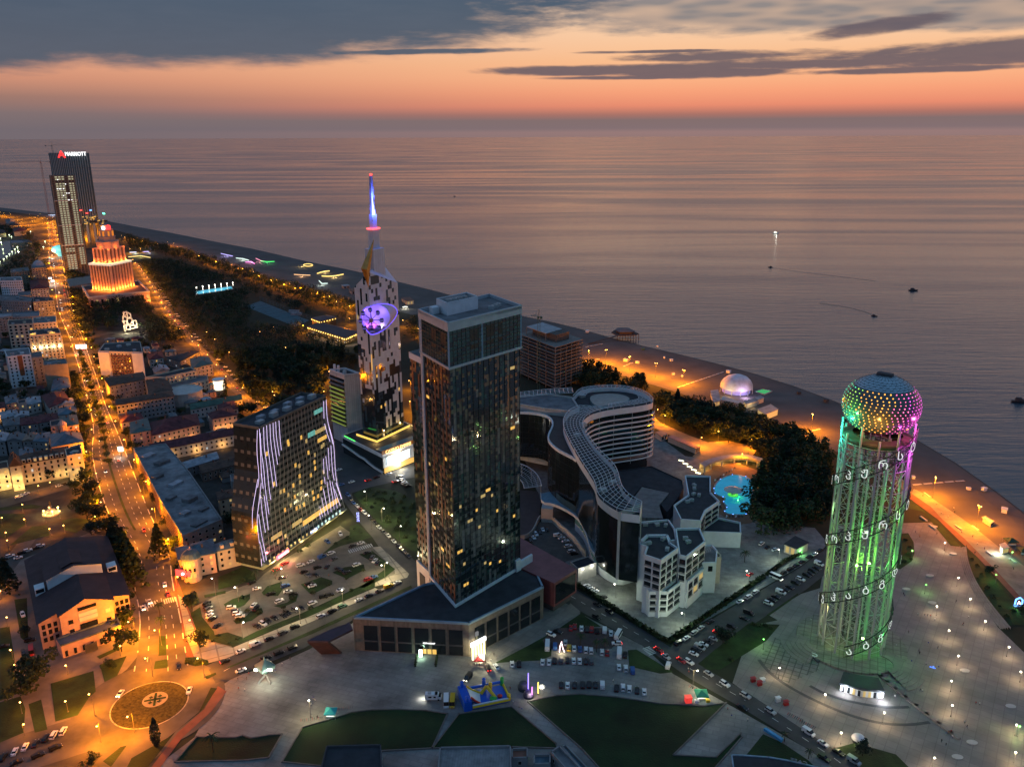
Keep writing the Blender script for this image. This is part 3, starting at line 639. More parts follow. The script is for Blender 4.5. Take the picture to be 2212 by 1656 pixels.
# ---- podium
PA,PB,PC,PD,PE=(FL(GA(x,y,ZP))for x,y in((762,1334),(1013,1347),(1174,1268),(916,1262),(1150,1215)))
pod=thing('podium_building','low podium with stone piers and tall dark glazing under the dark glass tower','podium',PB)
stone=pattern(M('stone_cladding',(.16,.135,.11),.85,var=.18,sc=.6),'brick',(1.2,.6),0,.7,.05)
pp=[PA,PB,PC,PE,PD]
mb=MB();mb.prism(pp,0,ZP-.5,0,top=False);mb.build('wall',stone,pod)
mb=MB();mb.flat(inset(pp,.6),ZP-.3);mb.build('roof',roof_dark,pod)
mb=MB();mb.band(inset(pp,.4),ZP-.5,ZP+.5,.9);mb.build('parapet',M('blue_coping',(.20,.30,.38),.4),pod)
def bays(a,b,n,z0,z1,fr=.2,lead=.09):
 L_=(b-a).length
 for i in range(n):
  s=L_*(lead+(1-1.3*lead)*i/n);w=L_*(1-1.3*lead)/n*(1-fr)
  panel(pod,'window',a,b,s,s+w,z0,z1,glass,.1,.3)
  q=panel(pod,'transom',a,b,s,s+w,z0+(z1-z0)*.36,z0+(z1-z0)*.42,dgrey,.3,.1)
bays(PA,PB,6,.6,13.4);bays(PB,PC,6,.6,13.4,.2,.07)
pd_=(PB-PA).normalized();pn=Vector((pd_.y,-pd_.x,0))
sg=G('T3',1872,600,6.0)
mb=MB();put_text(mb,'RESTAURANT',.9,PA+pd_*((sg-PA).dot(pd_))+pn*.6+Vector((0,0,6.2)),pd_);mb.build('sign',sign_w,pod)
for i in range(3):panel(pod,'lit_window',PA,PB,(sg-PA).dot(pd_)-3.2+2.3*i,(sg-PA).dot(pd_)-1.4+2.3*i,.6,3.0,warm,.35,.1)
lb=thing('light_box','tall glowing green-white light box beside the podium entrance','sign',G('T3',1812,690));lp=G('T3',1812,690)
mb=MB();mb.box(lp,(1.5,.7,3.4));mb.build('screen',E('pale_green_box',(.75,1,.85),5),lb);mb=MB();mb.box(lp+Vector((0,.45,0)),(1.7,.2,3.6));mb.build('frame',steel_d,lb)
lamp_light('light_box_lamp',(0,-1.6,2),(.6,1,.7),900,lb,.6)
for s in(-1,1):
 q=G('T3',1850+75*s,745);mb=MB()
 for k in range(5):mb.box(q+Vector((0,-1.5+k*1.6,0)),(.9,1.4,.6),.1);mb.lathe(q+Vector((0,-1.5+k*1.6,.6)),[(.5,0),(.7,.4),(.4,.9),(0,1.1)],7)
 tag(mb.build('planter_row',leafA,None,q),'row of shrub planters on the %s side of the lit podium entrance'%('street' if s<0 else 'corner'),'planter')
b_=G('T4',365,385);sgn=thing('sign_gate','glaring white and yellow sign gate of tall posts at the podium corner','sign',b_);dR=(PC-PB).normalized()
mb=MB()
for i in range(5):mb.box(b_+dR*(i*1.7-3.4),(.5,.5,7),math.atan2(dR.y,dR.x))
mb.build('posts',E('yellow_post',(1,.9,.45),4),sgn);mb=MB();mb.box(b_+Vector((0,0,7)),(8.6,.7,1.9),math.atan2(dR.y,dR.x));mb.build('board',sign_w,sgn)
lamp_light('sign_gate_lamp',(1.5,-4,4.5),(1,.92,.55),7000,sgn,.8)
rust=M('rust_steel',(.085,.036,.028),.5,var=.2,sc=.3)
c1,c2,c3=G('T3',975,575,9),G('T3',1130,580,9),G('T3',1310,490,9);c4,c5=G('T3',1290,440,9),G('T3',1130,500,9);gb,gc=G('T3',1080,675),G('T3',1225,670)
cn=thing('entrance_canopy','folded rust-brown canopy leaning to the ground beside the podium','canopy',gb)
mb=MB();mb.prism([c1,c2,c3,c4,c5],8.2,9.2,0,bot=True);mb.build('roof_plate',M('plum_plate',(.075,.04,.045),.5),cn)
mb=MB();th=Vector((.3,1.2,0))
for o_ in(Vector(),th):mb.quad(P3(c1,8.2)+o_,P3(gb,0)+o_,P3(gc,0)+o_,P3(c2,8.2)+o_)
for a,b in((P3(c1,8.2),P3(gb,0)),(P3(gb,0),P3(gc,0)),(P3(gc,0),P3(c2,8.2))):mb.quad(a,b,b+th,a+th)
mb.build('leaning_wall',rust,cn)
q1,q2,q3,q4=(FL(G('S4',x,y,17.5))for x,y in((400,795),(565,690),(135,450),(60,640)))
hl=thing('entrance_hall','plum-red box hall with slanted dark mouth beside the dark glass tower','hall',q1)
mb=MB();poly=[q1,q2,q3,q4];mb.prism(poly,4.5,17.5,0,top=False,bot=True);mb.build('wall',M('plum_wall',(.15,.04,.042),.6,var=.15),hl)
mb=MB();mb.flat(poly,17.52);mb.build('roof',M('plum_roof',(.25,.09,.09),.6,var=.15),hl)
panel(hl,'glazed_mouth',q1,q2,1.0,(q2-q1).length-1.2,5.8,16,glass,.1,.2)
mb=MB();mb.prism(inset(poly,2.2),0,4.5,0,top=False);mb.build('base',dgrey,hl)
# ---- pixel-clad tower with the wheel and needle
bF=Vector((-98.6,566.9,0));bR=bF+Vector((16.2,28.0,0));bL=bF+Vector((-11.8,10.2,0));bB=bL+bR-bF;ZC=13.8
bt=thing('needle_tower','slender white and dark pixelated tower with blue needle and purple wheel in its corner','tower',bF)
wpan=M('white_pixel',(.50,.53,.55),.45,var=.10,sc=.3);dpan=M('dark_pixel_glass',(.012,.020,.026),.08,spec=.5,ior=1.9,var=.2);dpan2=M('blue_pixel_glass',(.03,.055,.075),.1,spec=.5,ior=1.9,var=.2)
bdx,bdy=(bR-bF).normalized(),(bL-bF).normalized();bl,bw_=(bR-bF).length,(bL-bF).length
diag=(bF-(bL+bR)/2).normalized();side=Vector((-diag.y,diag.x,0))
wc=zat(bF,692);WR=10.0;WO=2.0
top=124.0
rnd=random.Random(11)
def pix(face,nx,nz):
 g={}
 for i in range(nx):
  j=0
  while j<nz:
   L_=rnd.choice((1,1,2,2,3));h=j/nz
   pw=.70 if h>.33 else(.62 if h>.26 else .30)
   if face=='R':u=i/nx
   else:u=1-i/nx
   if h<.30:pw=.86 if abs(u-(.25+1.9*(h)))<.07 else(.05 if u<.25+1.9*h else .60)
   if h<.05:pw=.1
   if face=='L' and h<.22:pw=.03
   if .36<h<.44:pw*=.35
   if h>.86:pw=.6
   k=0 if rnd.random()<pw else(1 if rnd.random()<.75 else 2)
   for jj in range(j,min(nz,j+L_)):g[i,jj]=k
   j+=L_
 return g
def wheel_hole(p,z):
 s=(p-bF).dot(side)-WO;dz=z-wc
 return(s/(WR*1.02))**2+(dz/WR)**2<1 if dz>0 else(s/(WR*1.02*(1+dz/WR*.25)))**2+(dz/(WR*1.05))**2<1
mb=MB()
nzb=38
for a,b,nx,fc in((bF,bR,14,'R'),(bL,bF,8,'L'),(bR,bB,8,'R'),(bB,bL,14,'L')):
 g=pix(fc,nx,nzb);d=b-a
 sub=3 if fc in 'RL' and(a is bF or b is bF)else 1
 def pk(i,j,g=g,a=a,d=d,nx=nx,sub=sub):
  k=g[i//sub,j//sub]
  if sub>1 and wheel_hole(a+d*((i+.5)/(nx*sub)),ZC+(top-ZC)*(j+.5)/(nzb*sub)):return None
  return k
 gridface(mb,a,b,ZC,top,nx*sub,nzb*sub,pk)
mb.build('facade',[wpan,dpan,dpan2],bt)
for j,(i0,zz)in enumerate(((4,36),(7,36.5),(18,44),(2,60))):
 panel(bt,'window',bF,bR,i0*1.55,i0*1.55+1.4,zz,zz+2.2,warm,.08,.06)
panel(bt,'window',bL,bF,1.0,2.6,wc-1,wc+2,warm2,.08,.06);panel(bt,'corner_lights',bL,bF,bw_-1.4,bw_-.5,66,78,warm,.06,.05)
sc_=(bL+bR)/2;spw=[bF.lerp(sc_,.42),bR.lerp(sc_,.55),bB.lerp(sc_,.45),bL.lerp(sc_,.4)]
spw=[sc_+bdx*-6+bdy*-3.2,sc_+bdx*6+bdy*-3.2,sc_+bdx*6+bdy*3.2,sc_+bdx*-6+bdy*3.2]
zsp=131.5
mb=MB();HFt=136.5
for a,b,ha,hb,N_ in((bF,bR,HFt,top,14),(bL,bF,top,HFt,8),(bR,bB,top,HFt,8),(bB,bL,HFt,top,14)):
 for i in range(N_):
  u0,u1=i/N_,(i+1)/N_;p,q=a.lerp(b,u0),a.lerp(b,u1);h0,h1=ha+(hb-ha)*u0,ha+(hb-ha)*u1;z=top
  while z<max(h0,h1)-.05:
   z2=z+3;mb.quad(P3(p,min(z,h0)),P3(q,min(z,h1)),P3(q,min(z2,h1)),P3(p,min(z2,h0)),0 if rnd.random()<.66 else 1);z=z2
mb.add([P3(bL,top),P3(bF,HFt),P3(bB,HFt)],((0,1,2),));mb.add([P3(bR,top),P3(bB,HFt),P3(bF,HFt)],((0,1,2),))
mb.build('shoulders',[wpan,dpan],bt)
def blk(hx,hy,z0,z1):return[sc_+bdx*a*hx+bdy*b_*hy for a,b_ in((-1,-1),(1,-1),(1,1),(-1,1))],z0,z1
Z1,Z2,Z3,Z4=zat(sc_,536),zat(sc_,494),zat(sc_,463),zat(sc_,379)
mb=MB()
for hx,hy,z0,z1 in((6.3,4.4,122,Z1),(3.6,2.4,Z1,Z2),(2.4,1.7,Z2,Z3)):mb.prism(*blk(hx,hy,z0,z1))
mb.build('spire',pattern(M('spire_panel',(.52,.57,.60),.45,var=.08),'brick',(2.4,1.8),0,.75,.06),bt)
mb=MB();ndl=blk(1.0,.9,0,0)[0]
for i in range(4):mb.quad(P3(blk(1.7,1.2,0,0)[0][i],Z3),P3(blk(1.7,1.2,0,0)[0][(i+1)%4],Z3),P3(blk(1.0,.8,0,0)[0][(i+1)%4],Z4),P3(blk(1.0,.8,0,0)[0][i],Z4))
mb.flat(blk(1.0,.8,0,0)[0],Z4);mb.build('needle',M('needle_metal',(.30,.33,.40),.35),bt)
mb=MB();p_=sc_-bdx*1.9-bdy*1.6;mb.add([P3(p_,Z3)+bdx*(-.2),P3(p_,Z3)+bdx*2.4,P3(sc_-bdx*.9-bdy*1.0,Z3+(Z4-Z3)*.55)],((0,1,2),));mb.build('blue_light_strip',E('blue_white_strip',(.45,.55,1),4),bt)
for s in(-1,1):
 lamp_light('needle_lamp',P3(sc_-bdy*3.2*1+bdx*2.6*s-bdx*1,Z3+1.5)-bF,(.06,.10,1),9000,bt,.5)
 lamp_light('needle_lamp',P3(sc_-bdy*3.6+bdx*2.0*s,Z3+14)-bF,(.05,.09,1),5000,bt,.5)
mb=MB();rr=blk(4.0,2.8,0,0)[0];mb.band(rr,Z2-.3,Z2+.7,.5);mb.build('red_light_ring',E('red_ring',(1,.08,.10),3.5),bt)
mb=MB();mb.box(P3(sc_,Z4),(1.6,1.6,1.2));mb.build('beacon',red_l,bt)
gold=M('gold_fin',(.42,.25,.06),.3,metal=.9,var=.25,sc=.3)
fz0,fz1=zat(bF,620),zat(sc_+diag*3.0,513);fp=bF+diag*.6
zs_m=zat(bF,588)
mb=MB();pA=P3(fp,fz0);pT=P3(sc_-bdy*4.8-bdx*4.6,fz1);wl_=P3(fp-side*-1*0+side*0,zs_m)
sL,sR=P3(bF+bdy*7.0+diag*.4,zs_m+2.0),P3(bF+bdx*2.0+diag*.6,zs_m-1.0);mid=P3(fp+diag*1.1,zs_m+2)
for tri in((pA,sL,mid),(pA,mid,sR),(mid,sL,pT),(sR,mid,pT),(sL,pA,sR),(sL,sR,pT)):mb.add(tri,((0,1,2),))
mb.build('gold_fin',gold,bt)
nb=bF-diag*9.5;violet=M('violet_lining',(.55,.5,.7),.6,var=.05)
mb=MB();NS=40
rim,back_=[],[]
for i in range(NS):
 a=2*math.pi*i/NS;s,dz=WR*1.02*math.cos(a),WR*math.sin(a)
 if dz<0:s*=1+dz/WR*.25;dz*=1.05
 s+=WO
 o_=bF+side*s;dirf=bdx if s>0 else bdy
 if bdx.dot(side)<0:dirf=bdx if s<0 else bdy
 t_=s/dirf.dot(side);e=bF+dirf*t_
 rim.append(P3(e,wc+dz));back_.append(P3(nb+side*s*.96,wc+dz*.96))
for i in range(NS):
 j=(i+1)%NS;mb.quad(rim[i],rim[j],back_[j],back_[i])
mb.add(back_,[tuple(range(NS))]);mb.build('wheel_niche',violet,bt)
mb=MB();mb.path([p+diag*.25 for p in rim],.38,6,closed=True);mb.build('niche_rim',E('violet_rim',(.16,.10,1),1.6),bt)
hub=P3(bF-diag*1.5,wc-.3)
wh=MB();wh.tube(hub-diag*2,hub+diag*1.2,1.25,12);hubo=wh.build('hub',M('bronze_hub',(.22,.14,.05),.4),bt)
dk=M('violet_steel',(.05,.04,.10),.4)
for k in range(8):
 a=math.pi/2+.05+k*math.pi/4;rd=side*math.cos(a)+Vector((0,0,math.sin(a)))
 mb=MB()
 for w in(-.12,.12):
  r2=side*math.cos(a+w)+Vector((0,0,math.sin(a+w)));mb.tube(hub+r2*1.1,hub+rd*6.6,.10,4)
  mb.tube(hub+r2*1.1-diag*1.5,hub+rd*6.6-diag*1.2,.10,4)
 mb.build('spoke',dk,bt)
 gp_=hub+rd*7.6-Vector((0,0,1.7));mb=MB();mb.lathe(gp_,[(0,-.1),(1.1,.2),(1.5,1.1),(1.5,2.2),(1.1,3.1),(0,3.4)],10);g_=mb.build('gondola',dk,bt)
 mb=MB();mb.lathe(gp_,[(1.55,1.15),(1.55,2.1)],10);mb.build('gondola_window',M('violet_glass',(.2,.18,.5),.2,emit=(.25,.2,1),es=.25,var=0,sampled=False),g_)
mb=MB();fl=[P3(bF-diag*1+side*s-Vector((0,0,0)),wc-6.0)for s in(-6,8)];fl+=[P3(nb+side*s,wc-6.0)for s in(8,-6)];mb.add(fl,((0,1,2,3),));mb.build('niche_floor',dk,bt)
for s,cl_,w in((-4,(.25,.15,1),2200),(6,(.25,.15,1),2200),(0,(.35,.2,1),1500)):lamp_light('wheel_lamp',(nb+side*s+diag*4+Vector((0,0,wc+(5 if s else-2))))-bF,cl_,w,bt,.6)
for s in(-5,0,5.5):lamp_light('wheel_lamp',(nb+side*s+diag*1.0+Vector((0,0,wc-5.6)))-bF,(1,.12,.35)if s<=0 else(1,.75,1),350,bt,.3)
# ---- casino podium around it, terraces, screen
k1,k2=FL(GA(738,940,ZC)),FL(GA(826,984,ZC));k3=k2+(FL(GA(885,962,ZC))-k2).normalized()*52;k4=k1+(k3-k2)
cs=thing('casino_building','low casino building with white ribbon edge, bright screen and glowing sign under the needle tower','casino',k2);kp=[k1,k2,k3,k4]
mb=MB();mb.prism(inset(kp,.5),0,ZC-.6,0,top=False);mb.build('wall',M('smoked_glass_wall',(.02,.03,.035),.15,ior=1.7,var=.1),cs)
mb=MB();mb.prism(kp,ZC-1.8,ZC,0,top=False,bot=True);mb.flat(kp,ZC-.2,1);mb.band(inset(kp,.3),ZC-.2,ZC+.5,.6);mb.build('roof_slab',[white,roof_dark],cs)
dk1=(k2-k1);dk2=(k3-k2).normalized();nk1=Vector((dk1.y,-dk1.x,0)).normalized();nk2=Vector((dk2.y,-dk2.x,0))
mb=MB();rb=[(0,6.2),(.12,5.6),(.3,4.6),(.44,3.6),(.55,3.6),(.66,2.2),(.8,.9),(1.0,.4)]
pts=[P3(k1+dk1*t+nk1*.5,z)for t,z in rb]
for a,b in zip(pts,pts[1:]):mb.quad(a,b,b+Vector((0,0,1.1)),a+Vector((0,0,1.1)));mb.quad(a+Vector((0,0,1.1)),b+Vector((0,0,1.1)),b+Vector((0,0,1.1))-nk1*1.2,a+Vector((0,0,1.1))-nk1*1.2)
mb.build('ribbon',white,cs)
panel(cs,'white_facade',k2,k3,.2,51,4.6,ZC-1.8,white,.2,.5)
sk=lambda x:(onplane('K2',x,1080,k2,nk2)-k2).dot(dk2)
s0,s1=3.8,(onplane('K2',2060,1050,k2,nk2)-k2).dot(dk2)
zz=lambda x,y:onplane('K2',x,y,k2+nk2*.5,nk2).z
scr=panel(cs,'screen',k2,k3,s0-.2,s1,zz(1570,1270),zz(1570,1075),E('screen_white',(.80,.97,1),3.2,True),.6,.3)
scr['label']='glaring white video screen'
panel(cs,'lit_arcade',k2,k3,1,50,.4,4.2,warm,.25,.2)
panel(cs,'teal_terrace',k2+nk2*-9,k3+nk2*-9,5,40,ZC-.1,ZC+.15,M('teal_floor',(.02,.16,.20),.5),0,8)
mb=MB();cpos=k2+dk2*(s0+9.0)+nk2*.3+Vector((0,0,ZC+1.6));put_text(mb,'CASINO EMPIRE',3.4,cpos+dk2*2.0,dk2);mb.build('sign',E('casino_sign',(1,.62,.22),2.6),cs)
mb=MB();bkp=cpos+dk2*2-nk2*.5;mb.box((bkp.x,bkp.y,ZC-.1),(30,.3,3.4),math.atan2(dk2.y,dk2.x));mb.build('sign_board',M('sign_back',(.12,.05,.02),.6,emit=(1,.35,.05),es=.12,var=0,sampled=False),cs)
lamp_light('sign_lamp',cpos+nk2*2.5-Vector((0,0,2.4))-k2-Vector((0,0,0)),(1,.65,.3),2500,cs,.5)
lamp_light('screen_lamp',k2+dk2*12+nk2*5+Vector((0,0,6))-k2,(.85,.95,1),9000,cs,1.5);lamp_light('arcade_lamp',dk2*14+nk2*3+Vector((0,0,3)),(1,.8,.35),5000,cs,.6)
mb=MB();tr=inset([bF,bR,bB,bL],-3.5)
mb.band([tr[3],tr[0],tr[1]],ZC,ZC+1.4,.5,closed=False);mb.build('terrace_lights',E('amber_terrace',(1,.62,.12),1.3),cs)
for p in(tr[0],(tr[0]+tr[1])/2 if False else tuple((Vector(tr[0])+Vector(tr[1]))/2),tr[1]):lamp_light('terrace_lamp',Vector((p[0],p[1],ZC+2.2))+diag*2-k2,(1,.6,.15),2200,cs,.4)
mb=MB();a_=k1+dk1*.1;mb.band([k1+dk1*.08,k1+dk1*.34],ZC+.5,ZC+.9,.4,closed=False);mb.build('green_light_strip',E('green_strip',(.1,1,.15),2.5),cs)
# ---- white slab hotel beside it
wb2=FL(GA(751,925,ZC));zslab=zat(wb2,810);f1=wb2;fl_=FL(GA(719,911,ZC));fr_=FL(GA(785,921,ZC));dd1=f1+(fl_-f1);
fr_=f1+Vector((fr_.x-f1.x,(fr_.y-f1.y),0));ff=[f1,fr_,fr_+(fl_-f1),fl_]
sh=thing('white_slab_hotel','white windowless slab with lime-lit balconies left of the needle tower','hotel',f1)
mb=MB();mb.prism(ff,ZC-13.5,zslab,0,top=False);mb.build('wall',pattern(M('ribbed_white',(.55,.55,.55),.7,var=.08),'brick',(1.2,.5),0,.75,.08),sh)
mb=MB();mb.flat(inset(ff,.4),zslab-.8,1);mb.band(inset(ff,.3),zslab-.8,zslab+.6,.6);mb.build('roof',[white,roof_dark],sh)
nfl=11
for j in range(nfl):
 z=ZC+1+j*(zslab-ZC-4)/nfl;L_=(f1-fl_).length
 panel(sh,'window',fl_,f1,.6,L_-.6,z+.9,z+2.9,glass,.1,.15)
 b_=panel(sh,'balcony',fl_,f1,.3,L_-.3,z,z+.8,grey,.8,1.2)
 if j<9:panel(sh,'light_strip',fl_,f1,.5,L_-.5,z+.8,z+1.0,E('lime_strip',(.75,.95,.06),.75),1.2,.2)
hvac(sh,[ff[0].lerp(ff[2],t)for t in(.25,.4,.55,.7)],zslab-.8,4)
mb=MB();p=ff[3].lerp(ff[1],.3);mb.box(P3(p,zslab-.8),(1.6,1.6,5));p=ff[3].lerp(ff[1],.18);mb.box(P3(p,zslab-.8),(1.6,1.6,5.6));mb.build('chimney',white,sh)
# ---- flared hotel with light strips
p0,p1=GA(567,1238),GA(745,1110);hd=(p1-p0).normalized();hn=Vector((hd.y,-hd.x,0));
if hn.y>0:hn=-hn
lh=thing('flared_hotel','dark glass hotel flaring at its foot with lilac light strips down both edges','hotel',p0)
prof=[(0,-.3,79),(13,-.5,76.5),(22,-.2,74),(33,0,72.5),(42,2.6,72.8),(50,4.6,73),(56,6,70),(63,7.0,69),(72,7.8,68),(79.5,8.4,67.7)]
def hp_(s,z,o=.0):return p0+hd*s+Vector((0,0,z))+hn*o
def pl(z):
 for(z0,a0,b0),(z1,a1,b1)in zip(prof,prof[1:]):
  if z<=z1:t_=(z-z0)/(z1-z0);return a0+(a1-a0)*t_,b0+(b1-b0)*t_
 return prof[-1][1:]
NF,NB,DEP=22,40,17
zt=79.5
hg=M('hotel_glass',(.035,.05,.048),.16,spec=.5,ior=1.7,var=.2,sc=.2);hg2=M('hotel_glass_dark',(.02,.028,.028),.16,spec=.5,ior=1.6,var=.2);hsp=M('hotel_spandrel',(.10,.115,.105),.5,var=.15)
mb=MB()
for j in range(NF*2):
 z0,z1=zt*j/(NF*2),zt*(j+1)/(NF*2)
 if z0<3:continue
 (a0,b0),(a1,b1)=pl(z0),pl(z1)
 for i in range(NB):
  q=[hp_(a0+(b0-a0)*i/NB,z0),hp_(a0+(b0-a0)*(i+1)/NB,z0),hp_(a1+(b1-a1)*(i+1)/NB,z1),hp_(a1+(b1-a1)*i/NB,z1)]
  mb.quad(*q,2 if j%2==0 else(0 if(i+j//2)%3 else 1))
 for s0_,s1_ in(((b0,b1)),((a0,a1))):
  for i in range(8):
   q=[hp_(s0_,z0,-DEP*i/8),hp_(s0_,z0,-DEP*(i+1)/8),hp_(s1_,z1,-DEP*(i+1)/8),hp_(s1_,z1,-DEP*i/8)]
   mb.quad(*(q if s0_==b0 else q[::-1]),2 if j%4==0 and i%2 else 1)
 mb.quad(hp_(b0,z0,-DEP),hp_(a0,z0,-DEP),hp_(a1,z1,-DEP),hp_(b1,z1,-DEP),1)
mb.build('curtain_wall',[hg,hg2,hsp],lh)
mb=MB();a_,b_=pl(zt)
rf=[hp_(a_,0),hp_(b_,0),hp_(b_,0,-DEP),hp_(a_,0,-DEP)];mb.flat(rf,zt,1);mb.band(rf,zt,zt+1.4,.4);mb.build('roof',[hsp,roof_dark],lh)
for k in range(9):mb=MB();mb.box(hp_(a_+8+k*5.8,zt,-6-4*(k%2)),(4.6,3,1.6+.5*(k%3)),math.atan2(hd.y,hd.x));mb.build('rooftop_unit',roof_light if k%2 else steel,lh)
mb=MB()
for i in range(0,NB+1,2):
 for(z0,a0,b0),(z1,a1,b1)in zip(prof,prof[1:]):
  if z1<=4:continue
  mb.tube(hp_(a0+(b0-a0)*i/NB,max(z0,4),.15),hp_(a1+(b1-a1)*i/NB,z1,.15),.11,4,caps=False)
mb.build('mullions',steel,lh)
lilac=E('lilac_strip',(.78,.62,1),1.7)
strips=[((268,455),(262,640),(285,840),(270,930)),((285,445),(295,640),(300,800),(316,940)),((292,480),(300,640),(320,750),(335,960),(365,1150)),((320,430),(325,610),(345,720),(365,940),(380,1030)),((345,415),(350,560),(375,740),(400,930)),((372,405),(378,560),(400,700),(428,920)),((398,395),(402,520),(436,740)),((420,385),(425,510),(450,668)),((447,375),(455,510),(467,620)),((300,815),(316,935)),((272,860),(245,1010),(225,1130),(228,1270)),((300,890),(288,1010),(268,1150),(265,1230),(285,1390)),((295,990),(305,1120),(335,1300)),((325,1000),(345,1160),(360,1280)),((278,1150),(300,1310),(345,1530)),((290,1380),(325,1545)),((300,1520),(305,1575)),((817,215),(820,360)),((838,205),(845,375),(885,500),(905,600),(915,860),(965,1020)),((825,400),(845,480),(870,550)),((850,380),(880,510),(895,570)),((815,690),(820,815)),((835,670),(848,790),(855,860)),((855,600),(865,790)),((877,580),(888,780),(905,870)),((822,840),(830,900)),((815,940),(855,1150)),((800,1010),(830,1160)),((785,1085),(808,1170)),((845,880),(880,1130)),((868,870),(905,1110)),((888,880),(930,1100)),((905,940),(955,1080)),((918,890),(965,1025)),((783,1140),(790,1190))]
for s in strips:
 pts=[onplane('S1',x,y,p0+hn*.45,hn)for x,y in s];mb=MB();mb.path(smoothp(pts,2)if len(pts)>2 else pts,.11,5);mb.build('light_strip',lilac,lh)
pole=G('S1',128,1245);
lit=[(520,550),(630,515),(672,545),(800,590),(690,640),(742,660),(815,575),(740,720),(615,750),(815,800),(745,770),(710,828),(617,835),(620,885),(795,935),(565,912),(460,965),(487,955),(522,990),(578,1005),(725,970),(545,1075),(735,1020),(495,1115),(592,1100),(620,1085),(655,1070),(525,570),(345,650),(405,900),(440,1375),(500,1330),(515,1390),(800,885),(583,745),(770,1000)]
for x,y in lit:
 c_=onplane('S1',x,y,p0,hn);s_=(c_-p0).dot(hd);panel(lh,'window',p0,p1,s_-.85,s_+.85,c_.z-1.2,c_.z+1.2,rnd.choice((warm,warm2,warm)),.1,.06)
def litband(name,pa,pb,h,mat):
 a,b=onplane('S1',*pa,p0,hn),onplane('S1',*pb,p0,hn);panel(lh,name,p0,p1,(a-p0).dot(hd),(b-p0).dot(hd),min(a.z,b.z)-h/2,min(a.z,b.z)+h/2,mat,.12,.06)
litband('lit_lounge',(640,1185),(935,1030),3.2,warm);litband('lit_lounge',(555,1235),(635,1195),2.6,warm2);litband('lit_gallery',(745,470),(835,430),2.4,warm2);litband('lit_gallery',(765,545),(840,505),2.4,warm)
litband('lit_gallery',(735,310),(805,280),2.6,E('teal_room',(.25,.8,.7),.5));litband('lit_gallery',(685,495),(745,470),3.0,E('teal_room',(.25,.8,.7),.5))
litband('lit_row',(380,1345),(470,1300),2.6,warm2)
mb=MB();q=[hp_(0,0,.6),hp_(77,0,.6),hp_(77,0,-DEP),hp_(0,0,-DEP)];mb.prism([hp_(3,0,-2),hp_(74,0,-2),hp_(74,0,-DEP),hp_(3,0,-DEP)],0,4.5,0,top=False);mb.build('lobby',M('lobby_glass',(.06,.05,.03),.2,emit=(1,.7,.25),es=.28,var=.2,sampled=False),lh)
mb=MB();mb.prism([hp_(2,0,3.2),hp_(77,0,3.2),hp_(77,0,-2.2),hp_(2,0,-2.2)],4.6,5.3,0,bot=True);mb.build('canopy',hsp,lh)
for i in range(19):
 mb=MB();c_=hp_(4+i*3.7,5.3,2.4);mb.box(c_,(1.2,.4,1.5),math.atan2(hd.y,hd.x));mb.build('canopy_lamp',warm2 if i<12 else E('pale_teal_lamp',(.7,1,.95),.9),lh)
for i in range(6):lamp_light('canopy_lamp_light',hp_(6+i*13,4.0,4.2)-p0,(1,.75,.3),2600,lh,.3)
mb=MB();c_=hp_(13.5,4.4,3.5);mb.box(c_,(10.5,.4,2.2),math.atan2(hd.y,hd.x));mb.build('red_sign',E('red_sign_glow',(1,.12,.18),3),lh);mb=MB();mb.box(c_+hn*.3+Vector((0,0,.7)),(7.5,.2,.8),math.atan2(hd.y,hd.x));mb.build('sign_lettering',sign_w,lh)
lamp_light('red_sign_lamp',hp_(13,4.5,7)-p0,(1,.15,.18),3000,lh,.5);lamp_light('lobby_lamp',hp_(13,2.4,2.0)-p0,(1,.9,.35),2500,lh,.3)
mb=MB();put_text(mb,'HOTEL',2.2,onplane('S1',738,1285,p0+hn*3.4,hn),hd,wid=6.5);mb.build('blue_sign',E('blue_sign',(.45,.6,1),3),lh)
b_=G('D1',1490,640);tt=thing('drive_sign','upright blue neon lettering at the hotel street corner','sign',b_);mb=MB();put_text(mb,'DRIVE',2.2,b_+Vector((0,0,3.4)),Vector((0,-.0,-1)),Vector((1,0,0)),wid=6);mb.build('lettering',E('blue_neon',(.35,.4,1),3),tt);mb=MB();mb.tube(b_,b_+Vector((0,0,6.5)),.12);mb.build('post',steel_d,tt)
# ================================================================== more landmarks
# ---- curved hotel: a ribbon that swells into a drum
HC=48.0
left_e=[(1090,1575),(1010,1565),(935,1555),(870,1520),(815,1480),(770,1440),(752,1400),(745,1340),(690,1250),(630,1160),(590,1090),(545,1010),(510,940),(492,885),(495,835),(530,780),(570,755),(620,738)]
back_e=[(570,660),(620,605),(700,588),(800,580),(900,578),(1000,588),(1090,610),(1160,645),(1193,682)]
front_e=[(1188,700),(1140,716),(1050,730),(950,742),(860,754),(780,770),(715,790),(670,818),(645,850),(642,885),(662,930),(695,980),(740,1045),(800,1110),(860,1165),(900,1215),(922,1270),(935,1330),(955,1380),(1000,1430),(1050,1462),(1105,1492)]
def flat2(pts):return[FL(p)for p in pts]
le,be,fe=(flat2(Gs('S3',q,HC))for q in(left_e,back_e,front_e))
le,fe=smoothp(le,1),smoothp(fe,1);be=smoothp(be,1)
ch=thing('curved_hotel','S-curved hotel with white balcony bands and a white lattice pergola on its roof','hotel',cen(le+fe))
pol=le+be+fe
mb=MB();mb.prism(pol,11,HC-4.5,0,top=False);mb.build('wall',M('night_glass',(.012,.018,.018),.1,spec=.5,ior=1.8,var=.25,sc=.2),ch)
mb=MB();mb.flat(pol,HC-3.4);mb.build('roof',roof_dark,ch)
mb=MB();mb.prism(pol,HC-4.5,HC-.2,0,top=False);mb.build('roof_band',white,ch)
